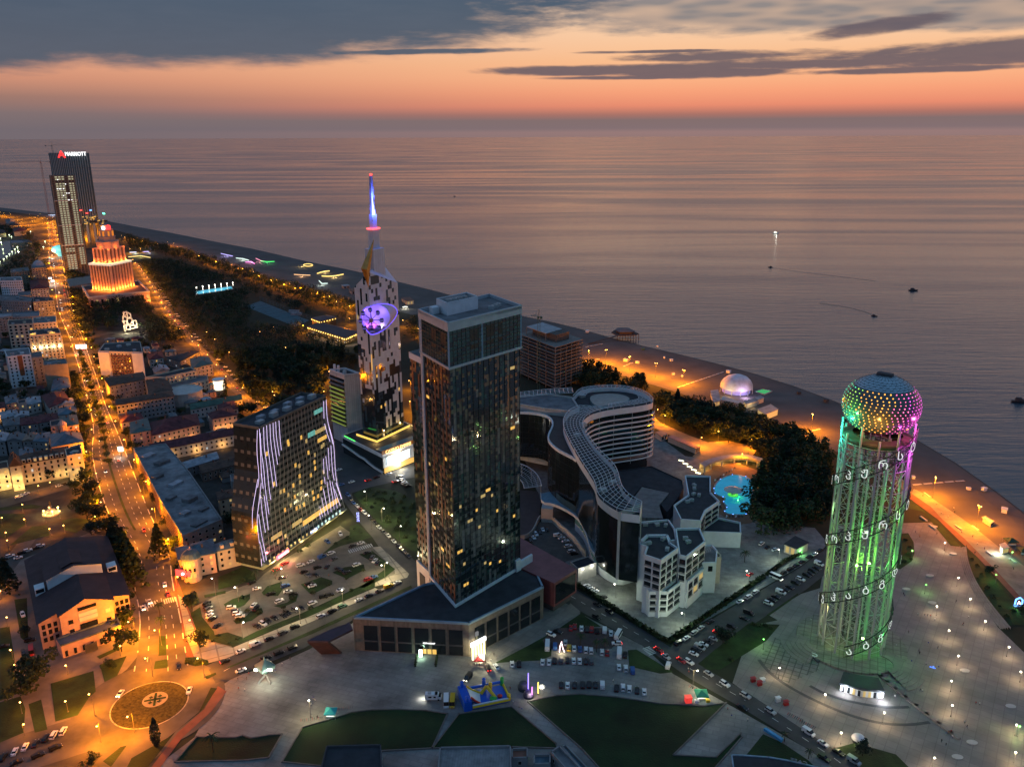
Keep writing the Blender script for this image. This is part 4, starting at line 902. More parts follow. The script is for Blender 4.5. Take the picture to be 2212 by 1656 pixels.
def offs(pts,d):
 o=[]
 for i,p in enumerate(pts):
  t_=(pts[min(i+1,len(pts)-1)]-pts[max(i-1,0)]).normalized();o.append(p+Vector((t_.y,-t_.x,0))*d)
 return o
fb=[be[-1]]+fe[:-6]
sgn_=-1 if(offs(fb,1.0)[8]-CAM).length>(fb[8]-CAM).length else 1
fo=offs(fb,1.5*sgn_)
for j in range(11):
 z=HC-8.2-j*3.45
 if z<6:break
 mb=MB()
 for a,b,c,d in zip(fb,fb[1:],fo[1:],fo):mb.quad((d.x,d.y,z),(c.x,c.y,z),(c.x,c.y,z+1.15),(d.x,d.y,z+1.15));mb.quad((a.x,a.y,z+.1),(d.x,d.y,z+.1),(c.x,c.y,z+.1),(b.x,b.y,z+.1));mb.quad((d.x,d.y,z+1.15),(a.x,a.y,z+1.15),(b.x,b.y,z+1.15),(c.x,c.y,z+1.15),0)if False else None
 mb.build('balcony',white,ch)
mb=MB()
for i in range(0,len(fo),3):mb.box((fo[i].x,fo[i].y,7),(.25,.25,HC-11))
mb.build('mullions',pale,ch)
mb=MB();q=offs(fb,-2*sgn_);
for a,b in zip(q,q[1:]):mb.quad((a.x,a.y,0),(b.x,b.y,0),(b.x,b.y,9),(a.x,a.y,9))
mb.build('ground_floor',glass,ch)
per=MB();zp=HC+1.6
n_=46;LL=resamp(le,n_);RR=resamp(list(reversed(fe[8:])),n_)
rows=[[l.lerp(r,t)for l,r in zip(LL,RR)]for t in(0,.17,.34,.5,.66,.83,1)]
def pipe(pts,r,z):per.path([P3(p,z)for p in pts],r,4)
for k,r_ in enumerate(rows):pipe(r_,.2 if k in(0,6)else .13,zp)
for i in range(n_):
 per.tube(P3(LL[i],zp),P3(RR[i],zp),.13,4)
 if i%3==0:per.tube(P3(LL[i],HC-1),P3(LL[i],zp),.14,4);per.tube(P3(RR[i],HC-1),P3(RR[i],zp),.14,4)
ro=resamp(list(reversed(fe[:10]))+list(reversed(be)),40);cc=FL(G('S3',860,660,HC));ri_=[p.lerp(cc,.33)for p in ro]
for t in(0,.25,.5,.75,1):pipe([a.lerp(b,t)for a,b in zip(ro,ri_)],.16 if t in(0,1)else .12,zp)
for i,(a,b)in enumerate(zip(ro,ri_)):
 per.tube(P3(a,zp),P3(b,zp),.13,4)
 if i%3==0:per.tube(P3(a,HC-1),P3(a,zp),.14,4)
per.build('pergola',M('pergola_white',(.60,.63,.64),.5,var=.05),ch)
mb=MB();ov=smoothp(Gs('S3',((690,650),(740,622),(900,615),(1000,640),(1015,665),(950,690),(820,712),(740,715)),HC),2,True);mb.prism(flat2(ov),HC-3.4,HC-1.2,0);mb.build('skylight',M('teal_skylight',(.12,.21,.21),.3,var=.2,sc=.3),ch)
for x,y in((640,655),(650,880),(880,1330),(800,1390),(600,960)):p=FL(G('S3',x,y,HC-3));mb=MB();mb.box(P3(p,HC-3.4),(4,3,2),.5);mb.build('rooftop_unit',steel,ch)
e0,e1=le[0],fe[-1];mb=MB();dirn=(e1-e0).normalized();ow=Vector((dirn.y,-dirn.x,0));ow=ow if ow.y<0 else-ow
b0,b1=FL(G('S4',905,580,9)),FL(G('S4',975,590,9));w0=FL(G('S3',935,1555,HC))
wv=[P3(w0+ow*.25,11),P3(e1+ow*.25,11),P3(e1+ow*.25,HC),P3(w0+ow*.25,HC)];mb.quad(*wv);mb.quad(*[v-ow*1.2 for v in wv][::-1]);mb.quad(wv[1],wv[1]-ow*1.2,wv[2]-ow*1.2,wv[2]);mb.quad(wv[0],wv[3],wv[3]-ow*1.2,wv[0]-ow*1.2);mb.build('end_wall',pale,ch)
for j,(za,zb,m_)in enumerate(((14,15.4,E('ember_strip',(1,.42,.1),.7)),)):
 mb=MB();seg=[FL(G('S4',x,y,15))for x,y in((735,385),(760,415),(800,450),(838,472))]
 for a,b in zip(seg,seg[1:]):mb.quad(P3(a,za),P3(b,za),P3(b,zb),P3(a,zb))
 mb.build('lit_restaurant_band',m_,ch)
H2=43.5
w_e=[(60,772),(150,775),(250,780),(320,790),(370,806),(402,832),(414,868),(402,905),(380,945),(375,985),(395,1020),(450,1068),(520,1105),(590,1140),(640,1195),(690,1262),(735,1330),(752,1400),(790,1460),(860,1520),(936,1556)]
we=smoothp(flat2(Gs('S3',w_e,H2)),1)
wb_=list(reversed(smoothp(flat2(Gs('S3',((60,700),(350,740),(430,745),(540,760),(500,850),(520,980),(610,1120),(720,1280),(770,1400),(860,1490),(940,1530)),H2)),1)))
mb=MB();mb.prism(we+wb_,10.8,H2-.8,0,top=False);mb.build('glass_wing',M('curtain_black',(.010,.014,.016),.08,spec=.5,ior=1.9,var=.3,sc=.15),ch)
mb=MB();mb.flat(we+wb_,H2-.6);mb.build('wing_terrace',M('brown_terrace',(.07,.05,.045),.8),ch)
mb=MB();mb.band([(p.x,p.y)for p in we],H2-1.2,H2+.6,.9,closed=False);mb.build('wing_coping',white,ch)
mb=MB();vg=offs(we,.12)
for i in range(0,len(vg),1):mb.box((vg[i].x,vg[i].y,11),(.14,.14,H2-12))
for z in range(13,43,4):mb.path([P3(p,z)for p in vg],.06,4)
mb.build('wing_mullions',steel_d,ch)
rw=flat2(Gs('S3',((60,660),(150,640),(360,625),(560,650),(620,738),(550,760),(420,745),(350,740),(150,705),(60,700)),HC))
mb=MB();mb.prism(rw,6,HC-1,0,top=False);mb.flat(rw,HC-1.6,1);mb.band(inset(rw,.3),HC-1.6,HC-.4,.6);mb.build('rear_wing',[pale,roof_grey],ch)
mb=MB();ra,rb_=resamp(flat2(Gs('S3',((60,645),(360,612),(560,600)),HC)),16),resamp(flat2(Gs('S3',((60,690),(360,652),(570,640)),HC)),16)
for k in range(5):mb.path([P3(a.lerp(b,k/4),zp)for a,b in zip(ra,rb_)],.14,4)
for a,b in zip(ra,rb_):mb.tube(P3(a,zp),P3(b,zp),.13,4);mb.tube(P3(a,HC-1),P3(a,zp),.12,4)
mb.build('rear_pergola',MATS['pergola_white'],ch)
# ---- low curving canopy roof and glazed restaurant at its foot
HR=10.5
ro_e=smoothp(flat2(Gs('S4',((300,135),(305,200),(390,210),(480,250),(560,300),(610,370),(640,450),(660,530),(710,600),(790,655),(890,692),(1005,660)),HR)),1)
ri_e=smoothp(flat2(Gs('S4',((380,115),(400,160),(450,210),(540,265),(610,330),(660,390),(700,450),(740,520),(800,580),(900,632),(960,600),(1000,590)),HR)),1)
rs=thing('curving_pavilion','low curving pavilion with pale blue ribbon roof along the foot of the curved hotel','pavilion',cen(ro_e))
mb=MB();pr_=ro_e+ri_e[::-1];mb.prism(pr_,HR-1.4,HR-.1,0,top=False,bot=True);mb.flat(pr_,HR-.2,1);mb.band([(p.x,p.y)for p in ro_e],HR-.2,HR+.4,.4,closed=False);mb.build('ribbon_roof',[white,M('blue_membrane',(.16,.27,.33),.6,var=.2,sc=.3)],rs)
mb=MB();lw=ro_e[8:];qi=offs(lw,-1.2 if offs(lw,-1.0)[5].y>lw[5].y else 1.2)
for a,b in zip(qi,qi[1:]):mb.quad((a.x,a.y,0),(b.x,b.y,0),(b.x,b.y,4.6),(a.x,a.y,4.6));mb.quad((a.x,a.y,4.6),(b.x,b.y,4.6),(b.x,b.y,HR-1.4),(a.x,a.y,HR-1.4),1)
mb.build('wall',[white,M('restaurant_glass',(.03,.06,.06),.15,emit=(.4,.8,.75),es=.04,var=.2,sampled=False)],rs)
mb=MB();bl_=[P3(p,2)for p in ri_e[2:]]
for a,b in zip(bl_,bl_[1:]):mb.quad(P3(a,10.6),P3(b,10.6),P3(b,15),P3(a,15))
mb.build('blue_plinth',M('blue_plinth',(.02,.06,.09),.4),rs)
mb=MB();pq=flat2(Gs('S4',((303,200),(388,212),(388,350),(303,345)),6));a,b=FL(G('S4',303,345)),FL(G('S4',388,350));mb.prism([a,b,b+Vector((1,7,0)),a+Vector((1,7,0))],0,HR-1.4);mb.build('pylon',pale,rs)
wl2=smoothp(Gs('S4',((388,350),(440,400),(500,450),(560,510),(600,570),(625,600))),2);mb=MB();mb.band([(p.x,p.y)for p in wl2],0,4.2,.7,closed=False);o=mb.build('court_wall',pale,None,wl2[0]);tag(o,'curved pale retaining wall around the sunken car court','wall')
wl3=smoothp(Gs('S4',((140,470),(200,465),(250,420),(285,330),(310,315))),2);mb=MB();mb.band([(p.x,p.y)for p in wl3],0,2.6,.7,closed=False);o=mb.build('ramp_wall',pale,None,wl3[0]);tag(o,'low pale wall beside the curved ramp next to the glass tower','wall')
sheet('ramp',[p for p in Gs('S4',((138,110),(280,120),(300,200),(285,330),(200,470),(138,450)))],4,M('ramp_dark',(.05,.045,.045),.8))
sheet('car_court',Gs('S4',((200,470),(280,345),(400,355),(560,510),(610,600),(470,640),(380,620))),4,pattern(M('court_paving',(.09,.085,.075),.85),'grid',(4,4),.3,.7,.12))
fp_=thing('fan_pergola','fan-shaped white slatted pergola over the curved ramp beside the glass tower','pergola',G('S3',150,1300));oc=FL(G('S3',20,1390,9));mb=MB()
arc_o=smoothp(flat2(Gs('S3',((120,1165),(200,1190),(270,1235),(310,1290),(325,1350)),9)),2);arc_i=[p.lerp(oc,.45)for p in arc_o]
mb.path([P3(p,9)for p in arc_o],.3,5);mb.path([P3(p,9)for p in arc_i],.2,5)
for a,b in zip(arc_o,arc_i):mb.tube(P3(a,9),P3(b,9),.12,4)
for t in(.25,.5,.75):mb.path([P3(a.lerp(b,t),9)for a,b in zip(arc_o,arc_i)],.12,4)
mb.build('slats',MATS['pergola_white'],fp_)
mb=MB()
for p in arc_o[::4]:mb.tube(P3(p,0),P3(p,9),.25,6)
mb.build('posts',pale,fp_)
gh=thing('gate_house','small white gate house with two bright wall lamps beside the plum box hall','gate house',G('S4',575,800));g0,g1,g2=FL(G('S4',575,690,7.5)),FL(G('S4',710,645,7.5)),FL(G('S4',650,595,7.5));g3=g0+g2-g1
mb=MB();mb.prism([g0,g1,g2,g3],0,7.3,0,top=False);mb.flat([g0,g1,g2,g3],7.2,1);mb.band(inset([g0,g1,g2,g3],.2),7.2,7.7,.4);mb.build('wall',[pale,roof_dark],gh)
for x,y in((605,688),(676,662)):
 p=onplane('S4',x,y,g0,Vector(((g1-g0).y,-(g1-g0).x,0)).normalized());n__=Vector(((g1-g0).y,-(g1-g0).x,0)).normalized()
 mb=MB();mb.lathe(p+n__*.4-Vector((0,0,.3)),[(0,-.1),(.5,.1),(.5,.5),(0,.7)],8);mb.build('wall_lamp',E('bright_white',(1,1,.95),10),gh);lamp_light('wall_lamp_light',p+n__*1.6-FL(G('S4',575,800)),(1,1,.85),450,gh,.3)
 # ---- white stepped apartment hotel
wa=thing('white_stepped_building','white angular stepped building with flat dark roofs and recessed balconies below the curved hotel','building',G('S4',1230,1060))
def block(parent,fr,pts,h,z0=.0,name='block',wall=white,rf=roof_dark,par=.9,floors=None,inset_win=True,skip=()):
 poly=ccw(flat2(Gs(fr,pts,h)));mb=MB();mb.prism(poly,z0,h-.6,0,top=False);o=mb.build(name,wall,parent)
 mb=MB();mb.flat(inset(poly,.3),h-.5);mb.build('roof',rf,parent)
 mb=MB();mb.band(inset(poly,.3),h-.6,h+par-.3,.7);mb.build('parapet',wall,parent)
 return poly
def openings(parent,a,b,z0,z1,nfl,n,frac=.8,mat=None,balc=True,lit=()):
 """recessed balcony openings: dark glass set behind a slab edge and railing"""
 a,b=FL(a),FL(b);L_=(b-a).length;fh=(z1-z0)/nfl
 for j in range(nfl):
  for i in range(n):
   s=L_*(i+.5)/n;w=L_/n*frac/2
   m_=warm2 if(i,j)in lit else(mat or glass)
   o=panel(parent,'window',a,b,s-w,s+w,z0+j*fh+.5,z0+(j+1)*fh-.5,m_,.03,.12)
   if balc:panel(parent,'railing',a,b,s-w,s+w,z0+j*fh+.5,z0+j*fh+1.4,grey,.4,.1)
A_h=31.0
pA=block(wa,'S4',((1020,510),(1080,530),(1060,590),(1185,632),(1312,542),(1250,500),(1228,445),(1085,445)),A_h)
pB=block(wa,'S4',((1290,395),(1468,392),(1512,492),(1372,605),(1318,592)),A_h-3)
pC=block(wa,'S4',((1000,390),(1020,350),(1240,330),(1285,395),(1300,480),(1250,490),(1228,445),(1085,445),(1020,500)),A_h-5)
PL=block(wa,'S4',((1030,640),(1070,830),(1100,862),(1235,862),(1330,790),(1320,700),(1200,640)),13.5,rf=M('terrace_brown',(.11,.085,.075),.8))
PM=block(wa,'S4',((1285,740),(1385,790),(1500,690),(1430,600),(1330,640)),14.5,rf=roof_dark)
PN=block(wa,'S4',((1425,650),(1592,648),(1600,560),(1560,515),(1480,520),(1400,600)),17,rf=roof_grey)
PO=block(wa,'S4',((1592,610),(1628,610),(1625,590),(1590,560)),15,wall=cream)
def at_(fr,x,y,h):return FL(G(fr,x,y,h))
openings(wa,at_('S4',1062,592,A_h),at_('S4',1185,632,A_h),14.5,A_h-1.5,4,2,.78)
openings(wa,at_('S4',1185,632,A_h),at_('S4',1312,542,A_h),14.5,A_h-1.5,4,3,.74)
openings(wa,at_('S4',1318,592,A_h-3),at_('S4',1372,605,A_h-3),14,A_h-4,3,1,.8);openings(wa,at_('S4',1372,605,A_h-3),at_('S4',1512,492,A_h-3),15,A_h-4,3,3,.8)
openings(wa,at_('S4',1100,862,13.5),at_('S4',1235,862,13.5),2.5,12.8,3,2,.78);openings(wa,at_('S4',1235,862,13.5),at_('S4',1330,790,13.5),2.5,12.8,3,2,.78)
openings(wa,at_('S4',1385,790,14.5),at_('S4',1500,690,14.5),5,13.8,2,3,.7,lit=((2,1),(1,0)))
openings(wa,at_('S4',1030,640,13.5),at_('S4',1070,830,13.5),2,12,3,4,.7,balc=False);openings(wa,at_('S4',1425,650,17),at_('S4',1592,648,17),12,16,1,2,.4,balc=False)
hvac(wa,[at_('S4',x,y,A_h-5)for x,y in((1070,365),(1155,365),(1010,380),(1220,370))],A_h-5.5,4)
hvac(wa,[at_('S4',x,y,A_h)for x,y in((1060,505),(1095,500),(1200,470),(1230,545))],A_h-.5,4);hvac(wa,[at_('S4',x,y,A_h-3)for x,y in((1365,465),(1385,490))],A_h-3.5,2)
mb=MB()
for k in range(7):a,b=at_('S4',1450+k*16,590-k*6,20),at_('S4',1500+k*10,520-k*2,20);mb.tube(P3(a,19.5),P3(b,19.5),.12,4)
mb.build('terrace_pergola',steel,wa)
wp_=thing('pool_wing','dark flat-roofed zigzag wing with white parapet between the curved hotel and the pool','building',G('S4',1500,400))
block(wp_,'S4',((1360,5),(1550,10),(1550,130),(1615,195),(1510,265),(1478,340),(1330,330),(1278,225),(1385,150)),20)
block(wp_,'S4',((1480,420),(1775,430),(1770,350),(1600,315),(1500,330)),9,rf=roof_dark)
openings(wp_,at_('S4',1512,268,20),at_('S4',1612,200,20),9.5,19,3,2,.8);openings(wp_,at_('S4',1485,340,20),at_('S4',1512,268,20),9.5,19,3,1,.8)
hvac(wp_,[at_('S4',x,y,20)for x,y in((1410,185),(1380,195),(1425,140),(1465,148),(1430,100),(1430,75))],19.5,6)
gv=MB();vr=flat2(Gs('S4',((1045,85),(1245,130),(1170,220),(1200,315),(1020,310),(985,165)),9));gv.prism(vr,0,9,0)
tag(gv.build('vaulted_roof',pattern(M('ribbed_grey',(.20,.19,.18),.7,var=.2),'brick',(30,1.2),.25,.6,.1),None,cen(vr)),'grey ribbed roof folded in two behind the white stepped building','roof hall')
dp=MB();dpp=flat2(Gs('S3',((900,1240),(1180,1200),(1420,1310),(1430,1370),(1400,1430),(1300,1560),(1240,1480),(1310,1410),(1110,1355),(1030,1440),(960,1380)),8));dp.prism(dpp,0,8);dp.band(inset(dpp,.3),8,8.6,.5)
tag(dp.build('dark_terrace_hall',roof_dark,None,cen(dpp)),'low black-roofed hall filling the courtyard beside the curved hotel','hall')
# ---- unfinished concrete frame
zf=42.0
cf=[FL(G('S3',432,268,zf)),FL(G('S3',640,205,zf)),None,FL(G('S3',155,165,zf))];cf[2]=cf[1]+cf[3]-cf[0]
fr_t=thing('concrete_frame_tower','unfinished bare concrete frame of open floors behind the dark glass tower','unfinished building',cf[0]);cx_,cy_=cf[1]-cf[0],cf[3]-cf[0]
for j in range(13):
 z=3.2*j+3;d_=(.0,.8,1.6)[j%3]if j in(4,7,10)else 0;mb=MB();mb.prism(grow(cf,.8+d_),z,z+.4,0,bot=True);mb.build('floor_slab',concrete,fr_t)
for i in range(6):
 for k in range(5):
  if 0<i<5 and 0<k<4:continue
  p=cf[0]+cx_*(i/5)+cy_*(k/4);mb=MB();mb.box(P3(p,0),(.7,.7,zf));mb.build('column',concrete,fr_t)
mb=MB();mb.prism(inset(cf,10),0,zf+7,0);mb.build('core',M('dark_concrete',(.09,.08,.07),.9),fr_t)
pen=[cf[0]+cx_*a+cy_*b for a,b in((.12,.35),(.72,.35),(.72,.9),(.12,.9))]
mb=MB();mb.prism(pen,zf+7,zf+7.6,0,bot=True);mb.build('penthouse_slab',M('pale_concrete',(.34,.34,.34),.85),fr_t)
for a,b in((0,0),(1,0),(1,1),(0,1),(.5,0)):p=pen[0]+(pen[1]-pen[0])*a+(pen[3]-pen[0])*b;mb=MB();mb.box(P3(p,zf),(.7,.7,7));mb.build('column',concrete,fr_t)
def crane(name,label,base,h,rot,jib,col,mast=1.6):
 t_=thing(name,label,'tower crane',base);b_=Vector(base);mb=MB();w=mast/2
 cs_=[Vector((a*w,b*w,0))for a,b in((-1,-1),(1,-1),(1,1),(-1,1))]
 for c_ in cs_:mb.tube(b_+c_,b_+c_+Vector((0,0,h)),.12,4)
 st_=mast*1.3;k=0
 while k*st_<h-st_:
  for i in range(4):mb.tube(b_+cs_[i]+Vector((0,0,k*st_)),b_+cs_[(i+1)%4]+Vector((0,0,(k+1)*st_)),.07,3,caps=False)
  k+=1
 mb.build('mast',col,t_)
 d_=Vector((math.cos(rot),math.sin(rot),0));tp=b_+Vector((0,0,h));apex=tp+Vector((0,0,mast*3.2));mb=MB();q=Vector((-d_.y,d_.x,0))*w*.7
 e=tp+d_*jib
 mb.tube(tp+q,e,.14,4);mb.tube(tp-q,e,.14,4);mb.tube(tp+Vector((0,0,mast)),e+Vector((0,0,.4)),.12,4)
 nn=max(6,int(jib/3))
 for i in range(nn):mb.tube(tp.lerp(e,i/nn)+q*(1-i/nn),(tp+Vector((0,0,mast))).lerp(e,(i+.5)/nn),.07,3,caps=False)
 mb.build('jib',col,t_)
 mb=MB();mb.tube(tp,tp-d_*jib*.3,.22,4);mb.box(tp-d_*jib*.3-Vector((0,0,1.6)),(2,1.5,2));mb.tube(tp,apex,.2,4);mb.tube(apex,e.lerp(tp,.35),.06,3);mb.tube(apex,tp-d_*jib*.28,.06,3);mb.build('counter_jib',col,t_)
 mb=MB();mb.box(tp+q*1.6-Vector((0,0,1.6)),(1.4,1.4,1.9),rot);mb.build('cab',col,t_)
pc_=cf[0]-cx_*.02+cy_*.42;pc_=FL(G('S3',300,620));crane('tower_crane','green lattice tower crane standing against the concrete frame tower',pc_,zat(pc_,684),2.6,8,M('crane_green',(.03,.10,.08),.6),2.2)
# ---- helical lattice tower with lit dome
aB=FL(GA(1837,1388));AR,AH=14.2,104.0
al=thing('lattice_tower','tall round lattice tower wound with bands of glowing letters under a dome of coloured lights','tower',aB)
NCOL=12
def ap(a,r,z):return aB+Vector((r*math.cos(a),r*math.sin(a),z))
for i in range(NCOL):
 a=2*math.pi*(i+.35)/NCOL;mb=MB();mb.tube(ap(a,AR,0),ap(a,AR,AH+(5 if i%2 else 0)),.52,8);mb.build('column',steel,al)
for i in range(8):
 a=2*math.pi*(i+.1)/8;mb=MB();mb.tube(ap(a,5.6,0),ap(a,5.6,AH-2),.34,6);mb.build('inner_column',steel,al)
NL=10
for j in range(NL+1):
 z=4+(AH-8)*j/NL;mb=MB();mb.path([ap(2*math.pi*i/24,AR,z)for i in range(24)],.16,4,closed=True);mb.path([ap(2*math.pi*i/12,5.6,z)for i in range(12)],.14,4,closed=True)
 for i in range(NCOL):
  a=2*math.pi*(i+.35)/NCOL
  if i%2==0:mb.tube(ap(a,AR,z),ap(a,5.6,z),.12,4)
  if j<NL:
   z2=4+(AH-8)*(j+1)/NL;a2=2*math.pi*(i+1.35)/NCOL;mb.tube(ap(a,AR,z),ap(a2,AR,z2),.13,4);mb.tube(ap(a2,AR,z),ap(a,AR,z2),.13,4)
 mb.build('bracing_ring',steel,al)
mb=MB()
for i in range(4):
 a=math.pi/4+i*math.pi/2;mb.tube(ap(a,4,0),ap(a,4,AH-3),.22,5)
for j in range(26):mb.path([ap(math.pi/4+i*math.pi/2,4,3+j*3.9)for i in range(4)],.1,4,closed=True);[mb.tube(ap(math.pi/4+i*math.pi/2,4,3+j*3.9),ap(math.pi/4+(i+1)*math.pi/2,4,6.9+j*3.9),.08,3,caps=False)for i in range(4)]
mb.build('lift_shaft',steel_d,al)
mb=MB();mb.box(ap(0,0,42),(3.4,3.4,5));mb.build('lift_cab',M('lift_cab',(.3,.35,.3),.4),al)
GEO=['ა','ბ','გ','დ','ე','ვ','ზ','თ','ი','კ','ლ','მ','ნ','ო','პ','ჟ','რ','ს','ტ','უ','ფ','ქ','ღ','ყ','შ','ჩ','ც','ძ','წ','ჭ','ხ','ჯ','ჰ']
toc=math.atan2(-aB.y,-aB.x);BR=AR+1.1
mesh_m=M('band_mesh',(.025,.03,.03),.6,var=0);letter_m=E('letter_glow',(.92,1,.96),.85)
gi=0
zf4,zf1=zat(ap(toc,BR,0),1405),zat(ap(toc,BR,0),1012)
PITCHZ=(zf1-zf4)/3*2
for sh_ in range(2):
 z_at=lambda a:zf4+sh_*PITCHZ/2+(a-toc)*PITCHZ/(2*math.pi)
 zt0=z_at(toc);a0,a1=toc-(zt0-4)/PITCHZ*2*math.pi,toc+(105.5-zt0)/PITCHZ*2*math.pi
 N_=150;mb=MB();hw=2.6
 A0=[a0+(a1-a0)*i/N_ for i in range(N_+1)]
 for dz in(-hw,hw):mb.path([ap(a,BR,z_at(a)+dz)for a in A0],.24,5)
 mb.path([ap(a,BR,z_at(a))for a in A0],.08,4)
 for i,a in enumerate(A0):
  mb.tube(ap(a,BR,z_at(a)-hw),ap(a,BR,z_at(a)+hw),.07,3,caps=False)
  if i%6==0:mb.tube(ap(a,BR,z_at(a)),ap(a,AR,z_at(a)),.12,4)
 bo=mb.build('letter_band',mesh_m,al)
 a=a0+.14
 while a<a1-.1:
  ps_,s_=ap(a,BR+.35,z_at(a)),Vector((-math.sin(a),math.cos(a),0));mb=MB();put_text(mb,GEO[gi%33],5.2,ps_,s_,side=1);gi+=1;mb.build('letter',[letter_m,steel_d],bo);a+=.42
dz0,dz1=102.0,130.0;dcz,drz,drr=zat(aB,874),13.0,15.4
mb=MB();prof_=[]
for k in range(13):
 t_=-.72+(.72+.66)*k/12;prof_.append((drr*math.sqrt(max(0,1-t_*t_)),dcz+drz*t_))
mb.lathe(aB,prof_,40);mb.build('dome_shell',M('dome_shell_glass',(.07,.09,.085),.25,spec=.5,ior=1.6,var=.1),al,smooth=True)
mb=MB();pr2=[]
for k in range(7):
 t_=.66+.33*k/6;pr2.append((drr*math.sqrt(max(0,1-t_*t_)),dcz+drz*t_))
mb.lathe(aB,pr2,40);mb.build('glass_cap',M('cap_glass',(.34,.47,.52),.5,spec=.5,ior=1.7,var=.2),al,smooth=True)
mb=MB()
for k in range(6):
 r_,z_=pr2[k];mb.path([ap(2*math.pi*(i+.5*k)/24,r_+.05,z_)for i in range(24)],.09,4,closed=True)
 if k<6:
  r2_,z2_=pr2[k+1]
  for i in range(24):mb.tube(ap(2*math.pi*(i+.5*k)/24,r_,z_),ap(2*math.pi*(i+.5*k+.5)/24,r2_,z2_),.07,3,caps=False);mb.tube(ap(2*math.pi*(i+.5*k)/24,r_,z_),ap(2*math.pi*(i+.5*k-.5)/24,r2_,z2_),.07,3,caps=False)
mb.build('cap_lattice',steel_d,al)
mb=MB();mb.box(ap(0,0,dcz+drz-.6),(6,3,1.6),toc+1.3);mb.build('roof_hatch',dgrey,al)
leds=[E('led_orange',(1,.40,.06),3.0),E('led_amber_green',(.45,.95,.12),2.2),E('led_teal',(.08,.9,.5),2.0),E('led_pink',(1,.16,.38),3.0),E('led_magenta',(.95,.10,.75),2.8)]
for k in range(14):
 t_=-.66+(.66+.62)*k/13;r_,z_=drr*math.sqrt(1-t_*t_)+.15,dcz+drz*t_;nn=max(20,int(r_*2*math.pi/2.2));mb=MB()
 for i in range(nn):
  a=2*math.pi*(i+.5*(k%2))/nn;rel=math.sin(a-toc)
  x=rel+random.uniform(-.12,.12);mi_=2 if x<-.82 else 1 if x<-.6 else 0 if x<.3 else 3 if x<.75 else 4
  sz_=random.uniform(.2,.34);p=ap(a,r_,z_);nrm=Vector((math.cos(a)/drr,math.sin(a)/drr,t_/drz)).normalized();u=nrm.cross(Vector((0,0,1))).normalized();w=nrm.cross(u)
  mb.add([p+nrm*.12+u*(sz_*math.cos(b))+w*(sz_*math.sin(b))for b in[j*math.pi/3 for j in range(6)]],[(0,1,2,3,4,5)],mi_)
 mb.build('ring_of_lights',leds,al)['kind']='stuff'
mb=MB();mb.lathe(aB,[(7,99),(AR-1,100),(AR,101.5),(AR,102.2),(10,103)],32);mb.build('viewing_floor',M('brown_floor',(.10,.07,.05),.7),al)
for k in range(3):mb=MB();mb.path([ap(2*math.pi*i/32,AR+.3,95+2.5*k)for i in range(32)],.2,4,closed=True);mb.build('collar_ring',steel_d,al)
vl=toc-math.pi/2;vr_=toc+math.pi/2
for nm,a,r_,z_,c_,w in(('teal',vl+.3,19.5,103,(.05,.9,.6),16000),('teal',vl+.8,20,112,(.1,.9,.3),9000),('pink',vr_-.2,20,110,(1,.1,.55),16000),('pink',vr_-.5,19,98,(.9,.1,.9),12000),('orange',toc,21,110,(1,.42,.08),60000),('green',toc,7.5,60,(.12,1,.10),9000),('green',vr_-.5,13,70,(.25,1,.1),9000),('green',vr_-.7,12.5,48,(.1,1,.1),12000),('green',toc+.4,9,46,(.35,1,.1),12000),('green',toc-.2,9,44,(.3,1,.1),12000),('yellow',vl+.5,13,40,(.9,.9,.2),7000),('yellow',vl+.7,13,20,(1,.85,.3),7000),('lime',vl+.3,13.5,66,(.5,.9,.35),9000),('lime',vl+.6,13,84,(.35,.8,.45),9000),('green',vr_-.3,13.5,30,(.05,1,.15),9000),('green',vr_-.6,13,12,(.05,1,.15),7000),('yellow',toc-.6,12,9,(1,.95,.5),6000),('yellow',vl,12,10,(1,.95,.5),5000),('green',toc+2.6,10,76,(.1,1,.25),7000)):
 lamp_light('flood_or_fill_'+nm,ap(a,r_,z_)-aB,c_,w*(.34 if nm=='green' else .9 if nm in('teal','pink')else .10),al,.4)  # orange light in front is added to give the dome shell its LED glow
for a,r_,z_ in((toc+.35,10,46.5),(toc-.15,10,44.5),(toc+.5,10,9),(toc+.1,8,60)):mb=MB();mb.lathe(ap(a,r_,z_-.5),[(0,0),(.55,.3),(.55,.8),(0,1.1)],8);mb.build('floodlight',E('green_flood',(.5,1,.25),12),al)
mb=MB();mb.lathe(aB,[(24,0),(24,1.0),(21,1.05),(0,1.06)],48);o=mb.build('tower_podium',pattern(M('podium_tiles',(.22,.215,.17),.8),'grid',(3.2,3.2),.4,.55,.2),None,aB);tag(o,'round tiled podium under the lattice tower','podium')
for nm,cpt,a0,a1,lab in(('amphitheatre_steps',FL(G('T2',880,960)),-1.3,1.0,'fan of curved stone steps to the right of the lattice tower'),('entry_steps',FL(G('T2',500,830)),2.4,4.0,'broad stone steps on the court side of the lattice tower')):
 mb=MB()
 for k in range(6):mb.lathe(cpt,[(6+k*2.1,.16),(6+k*2.1,1.5-k*.22),(8.1+k*2.1,1.5-k*.22),(8.1+k*2.1,.16)],24,0,a0,a1)
 tag(mb.build(nm,paving2,None,cpt),lab,'steps')
tp_=[FL(G('T2',x,y,5))for x,y in((625,1065),(770,1105),(915,1118),(875,1035),(760,1020),(650,995))]
tk=thing('ticket_pavilion','low dark-roofed pavilion with two glowing screens at the foot of the lattice tower','pavilion',tp_[0])
mb=MB();mb.prism(tp_,0,3.4,0,top=False);mb.build('wall',white,tk);mb=MB();mb.prism(grow(tp_,.5),3.4,4.2,0,bot=True);mb.build('roof',M('slate_roof',(.03,.04,.05),.5),tk)
